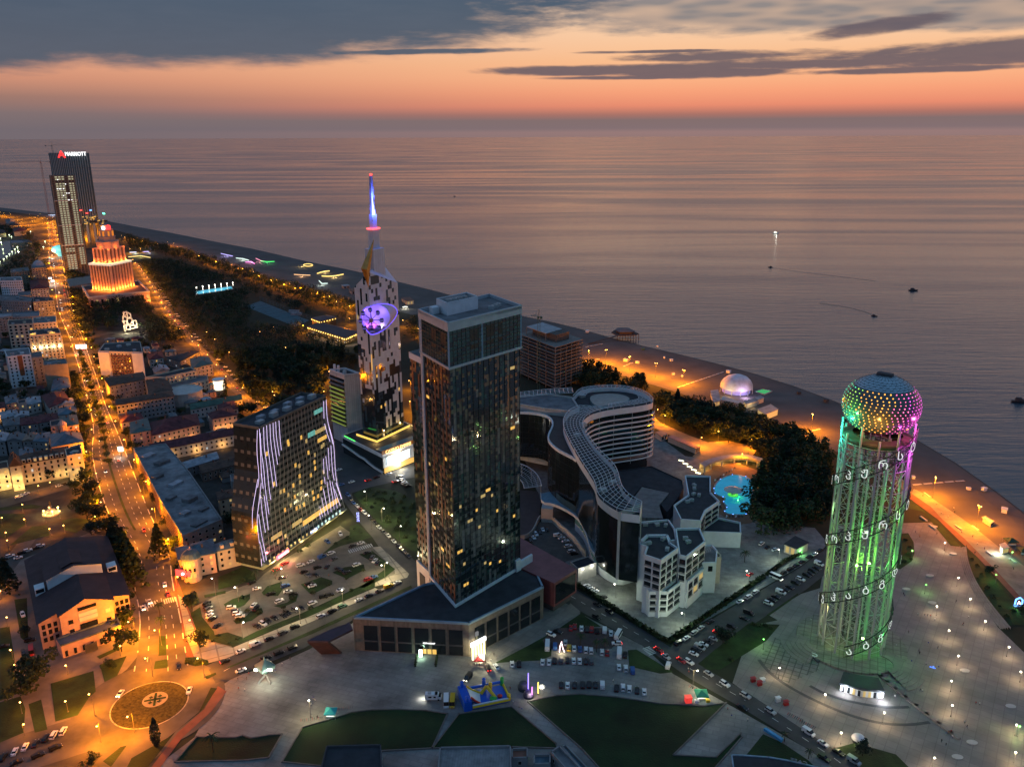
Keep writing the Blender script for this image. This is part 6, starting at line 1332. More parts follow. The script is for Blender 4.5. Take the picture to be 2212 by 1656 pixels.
# ---- old town blocks
TW=[('town_house','blue tin-roofed house beside the tree row of the avenue','C3',((680,120),(850,85),(885,210),(650,265)),11,pale,roof_blue,'hip',{}),('town_house','wide house with dark red roof behind the tree row of the avenue','C3',((525,320),(800,265),(870,370),(625,470)),11,pale,roof_red,'hip',{}),('town_house','narrow house with pale tin gable next to the wide red roof','C3',((730,400),(915,360),(935,420),(735,452)),9,pale,roof_light,'gable',{}),('town_house','square blue-roofed house below the pale tin gable','C3',((740,490),(950,440),(965,540),(740,565)),10,pale,roof_blue,'hip',{}),('corner_house','pink corner house with teal roof and round turret on the avenue','C3',((780,590),(960,560),(990,680),(790,712)),12,pinkw,roof_teal,'hip',{'lit':.1}),('town_house','flat pink turret house beside the teal-roofed corner house','C3',((630,645),(760,620),(775,690),(640,715)),13,pinkw,roof_dark,'flat',{}),('row_house','row house with weathered grey tin roof at the left edge above the square','C3',((-60,815),(110,795),(60,890),(-110,895)),12,grey,roof_light,'gable',{'lit':.15}),('row_house','row house with light grey ribbed roof above the lit square facade','C3',((130,803),(315,810),(270,882),(85,890)),12,grey,roof_grey,'gable',{'lit':.15}),('row_house','row house with brownish tin roof between the grey and blue roofs','C3',((325,812),(470,795),(430,885),(285,892)),12,grey,M('tan_tin',(.17,.13,.10),.6,var=.25),'gable',{'lit':.1}),('row_house','row house with slate blue roof left of the big blue hipped roof','C3',((480,800),(625,782),(605,900),(425,892)),13,grey,roof_blue,'hip',{'lit':.15}),('corner_block','large corner block with big blue hipped roof on the avenue','C3',((640,810),(1005,790),(1048,900),(650,965)),15,pinkw,roof_blue,'hip',{'lit':.12,'rise':5}),('row_house','house with small blue lean-to roof behind the long brown mansard','C3',((250,1005),(405,985),(415,1045),(250,1085)),11,grey,roof_blue,'gable',{'lit':.2}),('square_mansion','long cream mansion with brown mansard roof and dormers facing the small square','C3',((245,1085),(825,968),(848,1085),(262,1185)),15.5,cream,roof_brown,'hip',{'lit':.12,'fl':4,'wh':2.0,'rise':4}),('corner_block','cream corner building with arcaded ground floor where the square meets the avenue','C3',((820,1000),(1010,940),(1045,1055),(842,1090)),20,cream,roof_dark,'flat',{'lit':.2,'fl':5,'hv':2}),('gabled_hall','amber-lit gabled house with stepped front on the small square','C3',((105,1150),(240,1105),(262,1195),(122,1215)),18,cream,roof_brown,'gable',{'lit':.3,'rise':6,'fl':4}),('lit_mansion','amber-lit mansion at the left picture edge beside the gabled house','C3',((-90,1180),(95,1145),(110,1235),(-90,1270)),15,cream,roof_brown,'flat',{'lit':.35,'fl':4}),('town_house','blue-roofed house with pink wall at the far left of the cross street','C3',((60,340),(195,300),(222,400),(80,425)),10,pinkw,roof_blue,'hip',{'lit':.2}),('town_house','slim pink house with dark flat roof on the cross street','C3',((220,385),(320,365),(333,410),(228,430)),13,pinkw,roof_dark,'flat',{}),('town_house','low house with pale blue tin roof next to the slim pink house','C3',((335,350),(500,328),(512,400),(342,442)),9,pale,roof_light,'hip',{'lit':.12}),('town_house','low house with light tin roof at the left edge','C3',((0,530),(200,500),(230,560),(20,610)),8,pale,roof_light,'hip',{}),('town_house','low shed-like house with bright tin strip roof','C3',((185,560),(355,520),(362,570),(190,600)),8,grey,roof_light,'gable',{}),('town_house','house with wide faded red roof in the courtyard','C3',((260,610),(480,582),(480,665),(260,695)),9,grey,roof_red,'hip',{}),('town_house','house with dark red roof touching the blue square roof','C3',((500,565),(728,540),(720,625),(490,662)),9,grey,roof_red,'hip',{}),('town_house','grey-roofed courtyard house under the trees at the left','C3',((40,612),(240,592),(240,682),(50,705)),9,grey,roof_grey,'hip',{}),('town_house','pink-walled house lit from the street at the left edge','C3',((-70,420),(50,405),(60,470),(-70,490)),10,pinkw,roof_red,'hip',{'lit':.3}),('apartment_block','beige apartment block with stepped roof left of the avenue in the distance','C1',((150,95),(400,62),(420,115),(150,145)),28,beige,roof_grey,'flat',{'hv':2}),('domed_block','tall beige block carrying a pale dome near the avenue','C1',((440,25),(640,20),(660,65),(450,85)),34,beige,roof_grey,'flat',{}),('apartment_block','white apartment block with rows of balconies at the left edge','C1',((0,215),(300,205),(320,258),(0,266)),27,white,roof_grey,'flat',{'wsp':3,'lit':.05,'hv':2}),('town_house','pale lilac house with plum roof left of the avenue','C1',((430,255),(670,250),(690,362),(440,378)),14,pale,roof_red,'hip',{}),('town_house','grey house with yellow lit top windows beside the plum-roofed house','C1',((255,425),(435,410),(440,465),(255,480)),14,grey,roof_grey,'flat',{'lit':.35}),('apartment_block','dark grey block with grid of windows next to the avenue','C1',((480,495),(755,500),(772,545),(470,565)),23,grey,roof_dark,'flat',{'hv':2}),('apartment_block','grey framed block with deep balconies at the left edge','C1',((0,465),(230,472),(470,500),(440,560),(0,540)),23,grey,roof_grey,'flat',{'hv':3,'lit':.1}),('apartment_block','long low block with pale blue roof strip','C1',((170,715),(560,692),(565,765),(170,785)),22,grey,roof_blue,'flat',{'hv':1}),('apartment_block','block with bright white roof terrace at the left edge','C1',((-80,730),(168,722),(172,765),(-80,795)),24,grey,roof_light,'flat',{}),('apartment_block','cream block with tall dark window strips','C1',((115,825),(460,805),(470,872),(108,892)),27,cream,roof_dark,'flat',{'ww':2.4,'wh':2.2,'wsp':5,'hv':2}),('apartment_block','pale block with blank roof boxes beside the cream block','C1',((475,790),(800,765),(800,850),(480,872)),25,pale,roof_grey,'flat',{'hv':4}),('ornate_block','ornate cream block with washed light between its tall pilasters','C1',((400,970),(835,930),(868,1010),(420,1045)),28,cream,roof_dark,'flat',{'lit':.2,'hv':3}),('apartment_tower','white apartment house with an orange strip down its front','C1',((62,1255),(415,1215),(440,1312),(100,1345)),31,white,roof_grey,'flat',{'lit':.05,'hv':3}),('apartment_block','grey block with small lit windows behind the orange-striped house','C1',((440,1295),(590,1272),(602,1345),(442,1375)),25,grey,roof_grey,'flat',{'lit':.12}),('apartment_block','blank beige block by the avenue trees','C1',((615,1402),(935,1372),(965,1445),(625,1470)),24,beige,roof_grey,'flat',{'hv':2,'nwin':False}),('white_hotel','white hotel with dark red centre and blank side slabs right of the avenue','R3',((850,335),(900,268),(1210,250),(1232,345)),27,pale,roof_dark,'flat',{'lit':.08,'hv':4}),('long_block','long grey school-like block with rows of square windows','R3',((1000,748),(1480,672),(1502,718),(1005,798)),16,grey,roof_brown,'hip',{'fl':4,'wsp':3.2,'lit':.02,'ww':1.5,'rise':2}),('long_block','rear wing with dark roof behind the long grey block','R3',((900,562),(1230,512),(1258,572),(945,635)),16,grey,roof_brown,'hip',{'fl':4,'lit':.02,'rise':2}),('long_block','cross wing with dark roof joining the long grey block','R3',((1262,575),(1430,548),(1488,668),(1290,705)),15.5,grey,roof_brown,'hip',{'fl':4,'lit':.0,'rise':2}),('terraced_hotel','cream hotel with lit terraces stepping down to the boulevard','R3',((1250,560),(1648,472),(1688,500),(1432,558)),18,cream,roof_dark,'flat',{'lit':.25}),('terraced_hotel','lower white terrace storey in front of the cream hotel','R3',((1440,610),(1690,545),(1790,545),(1800,580),(1460,655)),11,cream,roof_grey,'flat',{'lit':.15}),('garden_hall','long green-roofed hall by the boulevard','R3',((1640,795),(2072,708),(2090,748),(1650,835)),9,pale,roof_green,'gable',{'lit':.05}),('town_house','teal hipped roof house on the boulevard','R3',((1640,398),(1790,380),(1835,440),(1665,478)),12,cream,roof_teal,'hip',{}),('town_house','house with plum roof behind the white hotel','R3',((1270,358),(1395,332),(1410,388),(1290,405)),9,pale,roof_red,'hip',{}),('town_house','low dark-roofed house with white tank near the boulevard','R3',((1440,385),(1640,330),(1720,335),(1560,420)),9,grey,roof_dark,'hip',{}),('town_house','bright white tin-roofed sheds behind the cream hotel','R3',((1320,485),(1430,452),(1462,490),(1340,518)),6,pale,roof_light,'gable',{}),('pink_terrace','long pink terrace with dark red roof and orange street light on its front','R3',((1290,950),(1695,872),(1722,962),(1312,1058)),12,pinkw,roof_red,'hip',{'lit':.08}),('corner_house','pink corner house with flat teal roof on the avenue','R3',((1130,945),(1268,908),(1298,1010),(1128,1045)),14,pinkw,roof_teal,'hip',{'lit':.08,'rise':1.5}),('town_house','small red-roofed house at the foot of the long grey block','R3',((1030,892),(1208,866),(1238,920),(1050,948)),8,pale,roof_red,'hip',{}),('villa','pale pink villa with red hipped roof and balcony rail','R3',((1795,870),(1985,805),(2045,880),(1835,915)),13,pinkw,roof_red,'hip',{'lit':.08}),('town_house','red-roofed house above the pale pink villa','R3',((1885,795),(2015,762),(2055,825),(1890,850)),9,pale,roof_red,'hip',{}),('terrace_row','long white terrace under a continuous dark red gable roof','R3',((1290,1135),(2035,992),(2058,1045),(1305,1200)),9,pale,roof_red,'gable',{'lit':.12}),('yard_shed','long shed with pale tin gable in the yard','R3',((1570,1295),(1855,1205),(1885,1255),(1600,1345)),7,grey,roof_light,'gable',{'lit':0}),('yard_shed','brick-walled roofless-looking shed beside the pale tin shed','R3',((1715,1320),(2085,1235),(2100,1290),(1745,1385)),7,M('yard_brick',(.16,.11,.09),.9),roof_brown,'gable',{'lit':0}),('yard_house','small pale-roofed house left of the flared hotel','R3',((2090,1265),(2178,1235),(2182,1300),(2105,1315)),7,grey,roof_light,'hip',{}),('yard_house','grey flat house in the yard below the sheds','R3',((1985,1402),(2158,1372),(2180,1440),(2000,1465)),8,grey,roof_grey,'flat',{'lit':.05}),('yard_house','narrow cream house with balconies in the yard','R3',((1872,1552),(1995,1522),(2020,1585),(1892,1612)),11,cream,roof_brown,'hip',{'lit':.05}),('garden_shop','blue-roofed shop house with red sign by the roundabout avenue','R4',((1110,272),(1338,216),(1356,302),(1130,346)),12,pinkw,roof_blue,'hip',{'lit':.08,'rise':3}),('garden_shop','cream wing with blue mansard and three dormers next to the red-sign shop house','R4',((1356,252),(1545,206),(1562,245),(1368,292)),12,cream,roof_blue,'hip',{'lit':.12,'rise':3}),('far_house','far house with pale gable near the coast road','B1',((85,190),(230,188),(242,240),(100,262)),12,pinkw,roof_grey,'hip',{}),('far_house','far dark-roofed house in front of the pale gable','B1',((150,245),(310,240),(322,280),(160,288)),9,cream,roof_dark,'hip',{}),('far_house','far amber-lit house at the left edge','B1',((-40,365),(65,355),(90,402),(-40,412)),9,cream,roof_dark,'hip',{'lit':.4}),('far_house','far house with red roof in the trees beyond the pond','B1',((200,335),(395,315),(420,362),(220,385)),10,pale,roof_red,'hip',{}),('pond_hall','blue-grey hall on the far shore of the pond','B1',((150,520),(430,505),(500,545),(180,565)),9,M('pond_hall_wall',(.12,.16,.18),.6),roof_blue,'flat',{'lit':.1}),]
BL={}
for nm,lab,fr,rf_,h,wl_,rm,kd,kw in TW:
 BL[lab]=bld(nm,lab,{'apartment_block':'apartment block','white_hotel':'hotel','terraced_hotel':'hotel','yard_shed':'shed'}.get(nm,'building' if 'block' in nm or 'hall' in nm else 'house'),fr,rf_,h,wl_,rm,kd,**kw)
def side_of(lab,k):t_,p=BL[lab];return t_,Vector(p[k]),Vector(p[(k+1)%len(p)])
def front_edge(lab):
 t_,p=BL[lab];best=None
 for i in range(len(p)):
  a,b=Vector(p[i]),Vector(p[(i+1)%len(p)]);d=b-a;nn=Vector((d.y,-d.x,0)).normalized();mid=(a+b)/2;f_=nn.dot((-mid).normalized())*d.length
  if best is None or f_>best[0]:best=(f_,a,b,nn)
 return(t_,)+best[1:]
t_,a,b,nn=front_edge('white apartment house with an orange strip down its front');panel(t_,'orange_strip',a,b,(b-a).length*.42,(b-a).length*.62,12,31,M('orange_panel',(.30,.09,.03),.7),.25,.3)
t_,a,b,nn=front_edge('white hotel with dark red centre and blank side slabs right of the avenue');L_=(b-a).length;panel(t_,'red_centre',a,b,L_*.26,L_*.74,2,24,M('red_centre',(.09,.03,.03),.7),.06,.1)
for u0,u1 in((0,.24),(.76,1.0)):panel(t_,'side_slab',a,b,L_*u0,L_*u1,.2,26.5,white,.5,1.0)
windows(t_,a+(b-a)*.28+nn*.2,a+(b-a)*.72+nn*.2,3,23,6,7,1.3,1.6,.08)
t_,a,b,nn=front_edge('ornate cream block with washed light between its tall pilasters');L_=(b-a).length
for i in range(9):panel(t_,'pilaster',a,b,L_*i/8-.5,L_*i/8+.7,1,26,cream,.4,.7)
for i in range(5):lamp_light('wash_light',a+(b-a)*((i+.5)/5)+nn*1.6+Vector((0,0,15))-ORG[t_.name],(1,.86,.5),1500,t_,.3)
for u in(.1,.72):lamp_light('roof_lamp',a+(b-a)*u-nn*2+Vector((0,0,30))-ORG[t_.name],(1,.45,.1),900,t_,.3);mb=MB();mb.box(a+(b-a)*u-nn*2+Vector((0,0,28)),(5,2,1.5));mb.build('lit_dormer',warm,t_)
t_,p=BL['tall beige block carrying a pale dome near the avenue'];mb=MB();mb.lathe(cen(p)+Vector((0,0,33.5)),[(8,0),(8,2),(7,5),(5,7.6),(2,9.2),(0,9.6)],16);mb.build('dome',M('dome_pale',(.30,.33,.36),.5),t_,smooth=True)
t_,p=BL['pink corner house with teal roof and round turret on the avenue'];mb=MB();q=Vector(p[0]);mb.lathe(q,[(3,0),(3,14),(3.4,14),(1.5,16.5),(0,18)],12);mb.build('turret',pinkw,t_)
t_,p=BL['blue-roofed shop house with red sign by the roundabout avenue'];q=FL(G('R4',1220,470));mb=MB();mb.lathe(q,[(4.6,0),(4.6,13),(5.2,13.2),(5.0,14),(3.6,16),(1.5,17.5),(.3,18.2),(0,20)],14);tu=mb.build('turret',[pinkw],t_);mb=MB();mb.lathe(q,[(5.25,13.2),(5.05,14),(3.65,16),(1.55,17.5),(0,18.3)],14);mb.build('turret_dome',roof_blue,tu)
for z_ in(3,6.4,9.8):
 for k in range(4):a_=-2.4+k*.5;pq_=q+Vector((4.65*math.cos(a_),4.65*math.sin(a_),z_));mb=MB();mb.box(pq_,(1.2,.15,2),a_+math.pi/2);mb.build('window',warm2 if z_>9 or(z_<4 and k>1)else glass,tu)
sgp=G('R4',1155,435,5.5);mb=MB();mb.box(sgp+Vector((0,0,-1.6)),(8.5,.5,3.6),-.2);mb.build('red_sign',E('red_shop_sign',(1,.05,.05),2.2,True),t_);mb=MB();mb.lathe(sgp+Vector((0,-.4,-.6)),[(0,0),(.8,.3),(.8,1),(0,1.4)],8);mb.build('sign_lamp',sign_w,t_);lamp_light('sign_light',sgp+Vector((0,-3,0))-ORG[t_.name],(1,.08,.06),1200,t_,.5)
t_,p=BL['cream wing with blue mansard and three dormers next to the red-sign shop house']
ra=Vector(p[0]);_,fa_,fb_,fn=front_edge('cream wing with blue mansard and three dormers next to the red-sign shop house')
for u in(.18,.5,.82):mb=MB();c_=fa_+(fb_-fa_)*u-fn*1.4;mb.box(P3(c_,12),(1.8,2.4,2.4),math.atan2(fn.y,fn.x)+math.pi/2);mb.build('dormer',cream,t_)
t_,fa_,fb_,fn=front_edge('long cream mansion with brown mansard roof and dormers facing the small square')
for i in range(8):c_=fa_+(fb_-fa_)*((i+.6)/8.4)-fn*.9;mb=MB();mb.box(P3(c_,15.6),(2.0,2.2,2.4),math.atan2(fn.y,fn.x)+math.pi/2);d_=mb.build('dormer',cream,t_);mb=MB();mb.box(P3(c_+fn*1.15,16.0),(1.3,.1,1.6),math.atan2(fn.y,fn.x)+math.pi/2);mb.build('window',warm2 if i in(2,3,4)else glass,d_)
for u,w in((.1,350),(.35,400),(.75,700),(.95,900)):lamp_light('wall_lamp',fa_+(fb_-fa_)*u+fn*2.5+Vector((0,0,3.5))-ORG[t_.name],(1,.6,.18),w,t_,.3)
for lab,ws in(('amber-lit gabled house with stepped front on the small square',2600),('amber-lit mansion at the left picture edge beside the gabled house',2600),('cream corner building with arcaded ground floor where the square meets the avenue',1500)):
 t_,fa_,fb_,fn=front_edge(lab)
 for u in(.12,.5,.88):
  for z_ in(2.5,9):lamp_light('wall_lamp',fa_+(fb_-fa_)*u+fn*2.2+Vector((0,0,z_))-ORG[t_.name],(1,.62,.18),ws*.22,t_,.3)
for lab in('long pink terrace with dark red roof and orange street light on its front','pale pink villa with red hipped roof and balcony rail','long white terrace under a continuous dark red gable roof','pink-walled house lit from the street at the left edge','cream hotel with lit terraces stepping down to the boulevard'):
 t_,fa_,fb_,fn=front_edge(lab)
 for u in(.2,.5,.8):lamp_light('wall_lamp',fa_+(fb_-fa_)*u+fn*3+Vector((0,0,3.2))-ORG[t_.name],(1,.48,.12),1300,t_,.3)
fh_=13.0;fp2=[FL(GA(x,y,fh_))for x,y in((288,968),(358,958),(410,1020),(480,1122),(394,1158),(345,1078))]
lf=thing('long_flat_building','long flat-roofed grey building with striped brown side along the avenue','building',fp2[0])
mb=MB();mb.prism(fp2,0,fh_-.4,0,top=False);mb.build('wall',grey,lf);mb=MB();mb.flat(fp2,fh_-.3);mb.build('roof',M('patched_roof',(.17,.18,.185),.85,var=.45,sc=.12),lf);mb=MB();mb.band(inset(fp2,.3),fh_-.4,fh_+.5,.5);mb.build('parapet',grey,lf)
for a,b in((fp2[0],fp2[5]),(fp2[5],fp2[4])):
 for j in range(5):panel(lf,'brown_band',b,a,0,(a-b).length,1.5+j*2.3,2.6+j*2.3,M('brown_band',(.14,.06,.03),.7),-.15 if False else .15,.2)if False else panel(lf,'brown_band',a,b,0,(a-b).length,1.5+j*2.3,2.6+j*2.3,M('brown_band',(.14,.06,.03),.7),-.15 if Vector(((b-a).y,-(b-a).x,0)).x>0 else .15,.2)
for i,(x,y)in enumerate(((320,985),(350,1000),(340,1030),(380,1045),(370,1075),(410,1080),(400,1110),(440,1100),(430,1130))):p=FL(GA(x,y,fh_));mb=MB();mb.box(P3(p,fh_-.3),(wr.uniform(4,10),wr.uniform(3,6),wr.uniform(1,2.4)),1.15);mb.build('rooftop_box',roof_light if i%3==0 else roof_grey,lf)
windows(lf,fp2[4],fp2[3],1,12,3,6,1.5,1.5,.1)
rc=FL(G('R3',1590,668,11));rh_=MB();rh_.lathe(rc,[(15,0),(15,10.5),(15.6,10.5),(15.6,11.4),(14.6,11.4),(14.4,10.8),(0,10.9)],32);tag(rh_.build('round_hall',pale,None,rc),'round white flat-topped hall in front of the cream terraced hotel','hall')
p=FL(G('R3',1895,660));gk=thing('glass_entrance','blazing white glass entrance of the cream hotel on the boulevard','entrance',p);mb=MB();mb.prism(circ(p,5,16),0,9,0);mb.build('drum',M('bright_lobby',(.5,.5,.4),.4,emit=(1,.92,.65),es=1.6,var=.3,sc=.5,sampled=False),gk);mb=MB();mb.lathe(p,[(5.6,9),(5.6,10),(0,10.2)],16);mb.build('roof',white,gk);lamp_light('lobby_light',(-9,-7,5),(1,.95,.8),4500,gk,.5)
# ================================================================== street lamps
def lampproto(name,h,arm,col,mat,watt,label,twin=False):
 t_=thing(name,label,'street lamp');mb=MB();mb.tube((0,0,0),(0,0,h),.11,6,r2=.07);mb.lathe((0,0,0),[(.22,0),(.22,.5),(.12,.7)],6);mb.build('pole',poles,t_)
 for s in((1,-1)if twin else(1,)):
  mb=MB();mb.tube((0,0,h),(s*arm,0,h+.35),.06,5);mb.build('arm',poles,t_)
  mb=MB();mb.lathe((s*arm,0,h+.02),[(0,0),(.30,.02),(.36,.16),(.2,.34),(0,.38)],8);mb.build('lamp_head',mat,t_)
  lamp_light('lamp_light',(s*(arm+.05),0,h-.45),col,watt,t_,.25)
 return t_
SOD=(1,.27,.002)
LP={}
LP['av']=proto(lampproto('street_lamp',9,2.2,SOD,lamp_or,36000,''))
LP['avfar']=proto(lampproto('street_lamp',10,2.2,SOD,lamp_or,85000,''))
LP['park']=proto(lampproto('park_lamp',5,.5,SOD,lamp_or,2200,''))
LP['sea']=proto(lampproto('promenade_lamp',8,.8,SOD,lamp_or,26000,''))
LP['plaza']=proto(lampproto('plaza_lamp',5,.3,(1,.72,.40),lamp_wh,1900,''))
LP['green']=proto(lampproto('plaza_lamp',5,.3,(.45,1,.25),lamp_gr,900,''))
LP['white']=proto(lampproto('street_lamp',8,1.2,(.85,1,.72),lamp_wh,3200,''))
LP['lot']=proto(lampproto('street_lamp',9,1.5,(1,.82,.42),lamp_wh,5200,''))
LP['beach']=proto(lampproto('beach_lamp',14,1.0,SOD,lamp_or,60000,'',True))
PROTOS=list(LP.values())
def lamps(kind,pts,where,group,col='orange',rz=None,order='from the left'):
 pts=sorted(pts,key=lambda p:proj(p)[0]if order=='from the left' else-proj(p)[1])
 for i,p in enumerate(pts):
  dup(LP[kind],(p[0],p[1],.1),random.uniform(0,6.28)if rz is None else rz,'%s street lamp %s, %s %s'%(col,where,ordw(i+1),order),group)
def along(L_,n,t0=.0,t1=1.0,off=.0):
 q=resamp(L_,200);o=[]
 for i in range(n):
  t=t0+(t1-t0)*i/max(1,n-1);k=min(198,int(t*199));p=q[k].lerp(q[k+1],t*199-k);d=(q[k+1]-q[k]).normalized();o.append(p+Vector((-d.y,d.x,0))*off)
 return o
def crop(L_,ymax):return[p for p in L_ if p.y<ymax]
avl2,avr2=[p for p in smoothp(av_l,1)],[p for p in smoothp(av_r,1)]
near=[p for p in avr2 if p.y<1150];nearl=[p for p in avl2 if p.y<1150]
lamps('av',along(near,20,0,.97,1.5),'on the right kerb of the avenue','lamps along the right kerb of the avenue',order='from the roundabout')
lamps('av',along(nearl,18,.02,.97,-1.5),'on the left kerb of the avenue','lamps along the left kerb of the avenue',order='from the roundabout')
fa_=[p for p in avr2 if 1150<p.y];lamps('avfar',along(fa_,15,0,1,2),'on the far stretch of the avenue','lamps along the far avenue',order='from the near end')
lamps('avfar',along([p for p in avl2 if 1150<p.y],9,.03,.95,-2),'on the left of the far avenue','lamps left of the far avenue',order='from the near end')
lamps('av',along(bl_l,22,.02,.98,1),'on the town side of the boulevard','lamps along the boulevard',order='from the near end')
lamps('avfar',[G('R1',x,y)for x,y in((20,780),(100,795),(150,815),(200,840),(260,800),(300,830),(330,815),(380,845),(440,870),(290,865),(180,870),(150,860),(350,800),(240,900),(40,790))],'in the far town by the coast','lamps in the far town')
r1_=[G('R1',x,y)for x,y in((1055,985),(1080,1000),(1160,1018),(1230,1035),(1310,1042),(1365,1060),(1450,1040),(1505,1055),(1540,1090),(1610,1110),(1665,1130),(1720,1165),(1790,1195),(1870,1220),(1910,1215),(2000,1245),(2055,1280),(2100,1280),(2190,1310),(1220,1100),(1130,1105))]
r1_+=[G('R2',x,y)for x,y in((25,1130),(140,1170),(185,1165),(245,1205),(290,1200),(345,1240),(395,1235),(485,1285),(530,1280),(590,1320),(635,1315),(700,1358),(745,1352),(815,1398),(858,1388),(1270,1525),(1405,1600),(805,1510),(410,1570))]
lamps('sea',r1_,'among the promenade trees','orange lamps among the promenade trees')
lamps('park',[G('C4',x,y)for x,y in((1000,205),(910,125),(1490,120),(1640,60),(1890,395),(1345,530),(1430,615),(1385,570),(1660,835),(1525,690),(2170,460),(750,230),(515,275),(380,95),(1780,300),(1150,350))],'inside the dark park','lamps inside the park')
lamps('av',[G('S1',x,y)for x,y in((845,215),(420,220),(1535,295),(1600,360),(1540,120),(870,40))],'between the park and the needle tower','lamps round the needle tower')
lamps('sea',[G('S3',x,y)for x,y in((2055,1020),(1950,1070),(1280,880),(1700,1000),(1560,1050),(1230,830),(1880,1180))],'on the lit walk behind the curved hotel','lamps on the walk behind the curved hotel')
lamps('beach',[G('S3',x,y)for x,y in((825,395),(1007,450),(1212,505),(1425,560),(690,400))]+[G('D3',x,y)for x,y in((360,250),(840,580))]+[G('T1',480,640)],'standing on the shingle','tall lamps on the beach')
lamps('park',[G('R4',x,y)for x,y in((145,50),(495,45),(605,60),(380,90),(290,115),(165,140),(15,135),(410,180),(315,205),(610,125),(40,230),(55,280),(50,775),(85,980),(95,1080),(140,1320),(430,1310),(430,1075),(760,955),(10,515),(155,1455),(12,600))]+[G('C3',x,y)for x,y in((1135,1490),(940,1605),(490,1555),(650,1510))],'in the square and lawns round the theatre','park lamps round the theatre')
lamps('av',[G('R4',x,y)for x,y in((1020,890),(965,1085),(640,1500),(850,1440),(1290,1090),(600,1330))],'round the roundabout','lamps round the roundabout')
gl_p=[(1415,420),(1497,565),(1350,785),(1600,720),(1757,900),(1847,1075),(1415,960),(1373,1140),(1375,1310),(908,1355),(195,1050),(1812,1440),(1330,175),(1805,1630),(1245,1670),(1275,620),(510,1230),(620,1500)]
lamps('plaza',[G('T2',*p)for p in gl_p],'on the paved plaza by the lattice tower','lamps on the right-hand plaza','small warm')
lamps('green',[G('T2',x,y)for x,y in((1195,470),(1105,230),(1785,240),(1680,400),(90,850),(1830,1450))],'near the plaza planting','green lamps on the plaza','small green')
lamps('white',[G('S4',x,y)for x,y in((1825,810),(1350,1130),(2050,640),(850,900),(1140,1010))],'along the hotel hedge','white lamps along the hotel hedge','white')
lamps('lot',[G('T3',x,y)for x,y in((500,560),(925,450),(1240,310),(300,240),(780,170),(1550,130),(470,290))]+[G('D1',x,y)for x,y in((1585,460),(1750,640),(1940,850),(1780,1250),(1640,720))],'in the car park greenery','lamps of the car park','pale yellow')
lamps('lot',[G('T3',x,y)for x,y in((1000,1140),)]+[G('T4',x,y)for x,y in((1822,600),)],'beside a plaza stall','lamps beside the plaza stalls','tall white')
for p_ in PROTOS:drop(p_)
# ================================================================== trees
tr=random.Random(5)
def crown_mesh(name,kind,nleaf,seed,mat):
 r=random.Random(seed);mb=MB()
 def leaf(c,s,up=.3):
  u=Vector((r.uniform(-1,1),r.uniform(-1,1),r.uniform(-.6,.6))).normalized();w=u.cross(Vector((r.uniform(-1,1),r.uniform(-1,1),r.uniform(-1,1)))).normalized()
  mb.quad(c-u*s-w*s*.6,c+u*s-w*s*.5,c+u*s*.9+w*s*.6,c-u*s*.8+w*s*.7)
 if kind=='broad':
  cl_=[(Vector((r.gauss(0,.23),r.gauss(0,.23),.60+r.gauss(0,.14))),r.uniform(.14,.24))for _ in range(13)]
  for i in range(nleaf):
   c,rr=r.choice(cl_);d=Vector((r.gauss(0,1),r.gauss(0,1),r.gauss(0,1))).normalized()*rr*r.uniform(.65,1.05);p=c+d;p.z=max(.28,p.z);leaf(p,r.uniform(.028,.055))
 elif kind=='pine':
  for i in range(nleaf):
   t=r.random()**.8;lay=round(t*7)/7;rad=(.34*(1-lay)+.04)*r.uniform(.3,1.0);a=r.uniform(0,6.283);b=round(a/.75)*.75+r.gauss(0,.16)
   leaf(Vector((rad*math.cos(b),rad*math.sin(b),.16+.82*lay-rad*.25+r.gauss(0,.02))),r.uniform(.025,.05))
 elif kind=='cypress':
  for i in range(nleaf):
   t=r.random();rad=.13*math.sin(math.pi*(t*.85+.12))*r.uniform(.6,1.1);a=r.uniform(0,6.283);leaf(Vector((rad*math.cos(a),rad*math.sin(a),.05+.95*t)),r.uniform(.02,.04))
 elif kind=='bush':
  for i in range(nleaf):
   d=Vector((r.gauss(0,1),r.gauss(0,1),abs(r.gauss(0,1)))).normalized()*r.uniform(.6,1.05);leaf(Vector((d.x*.5,d.y*.5,d.z*.75)),r.uniform(.07,.13))
 elif kind=='palm':
  for k in range(16):
   a=k*2.399;el=r.uniform(-.1,.9);L_=r.uniform(.30,.40);prev=Vector((0,0,.82))
   for j in range(6):
    t=(j+1)/6;q=Vector((math.cos(a)*L_*t,math.sin(a)*L_*t,.82+el*L_*t-.55*L_*t*t*1.6));sd_=Vector((-math.sin(a),math.cos(a),0))*(.055*(1-t*.7));d0=Vector((0,0,-.03))
    mb.quad(prev-sd_+d0,prev,q,q-sd_*.8+d0);mb.quad(prev,prev+sd_+d0,q+sd_*.8+d0,q);prev=q
 me=bpy.data.meshes.new(name);me.from_pydata([tuple(v)for v in mb.v],[],mb.f);me.materials.append(mat);return me,mb
def trunk_mesh(kind,seed):
 r=random.Random(seed);mb=MB()
 if kind=='palm':mb.tube((0,0,0),(.01,0,.42),.03,7,r2=.024);mb.tube((.01,0,.42),(0,0,.83),.024,7,r2=.028)
 elif kind in('pine','cypress'):mb.tube((0,0,0),(0,0,.95),.022,6,r2=.004)
 else:
  mb.tube((0,0,0),(0,0,.36),.026,6,r2=.019)
  for k in range(5):a=k*1.3+r.random();mb.tube((0,0,.30+.03*k),(.2*math.cos(a),.2*math.sin(a),.55+r.uniform(0,.15)),.013,5,r2=.005)
 me=bpy.data.meshes.new('trunk');me.from_pydata([tuple(v)for v in mb.v],[],mb.f);me.materials.append(bark);return me
TK={}
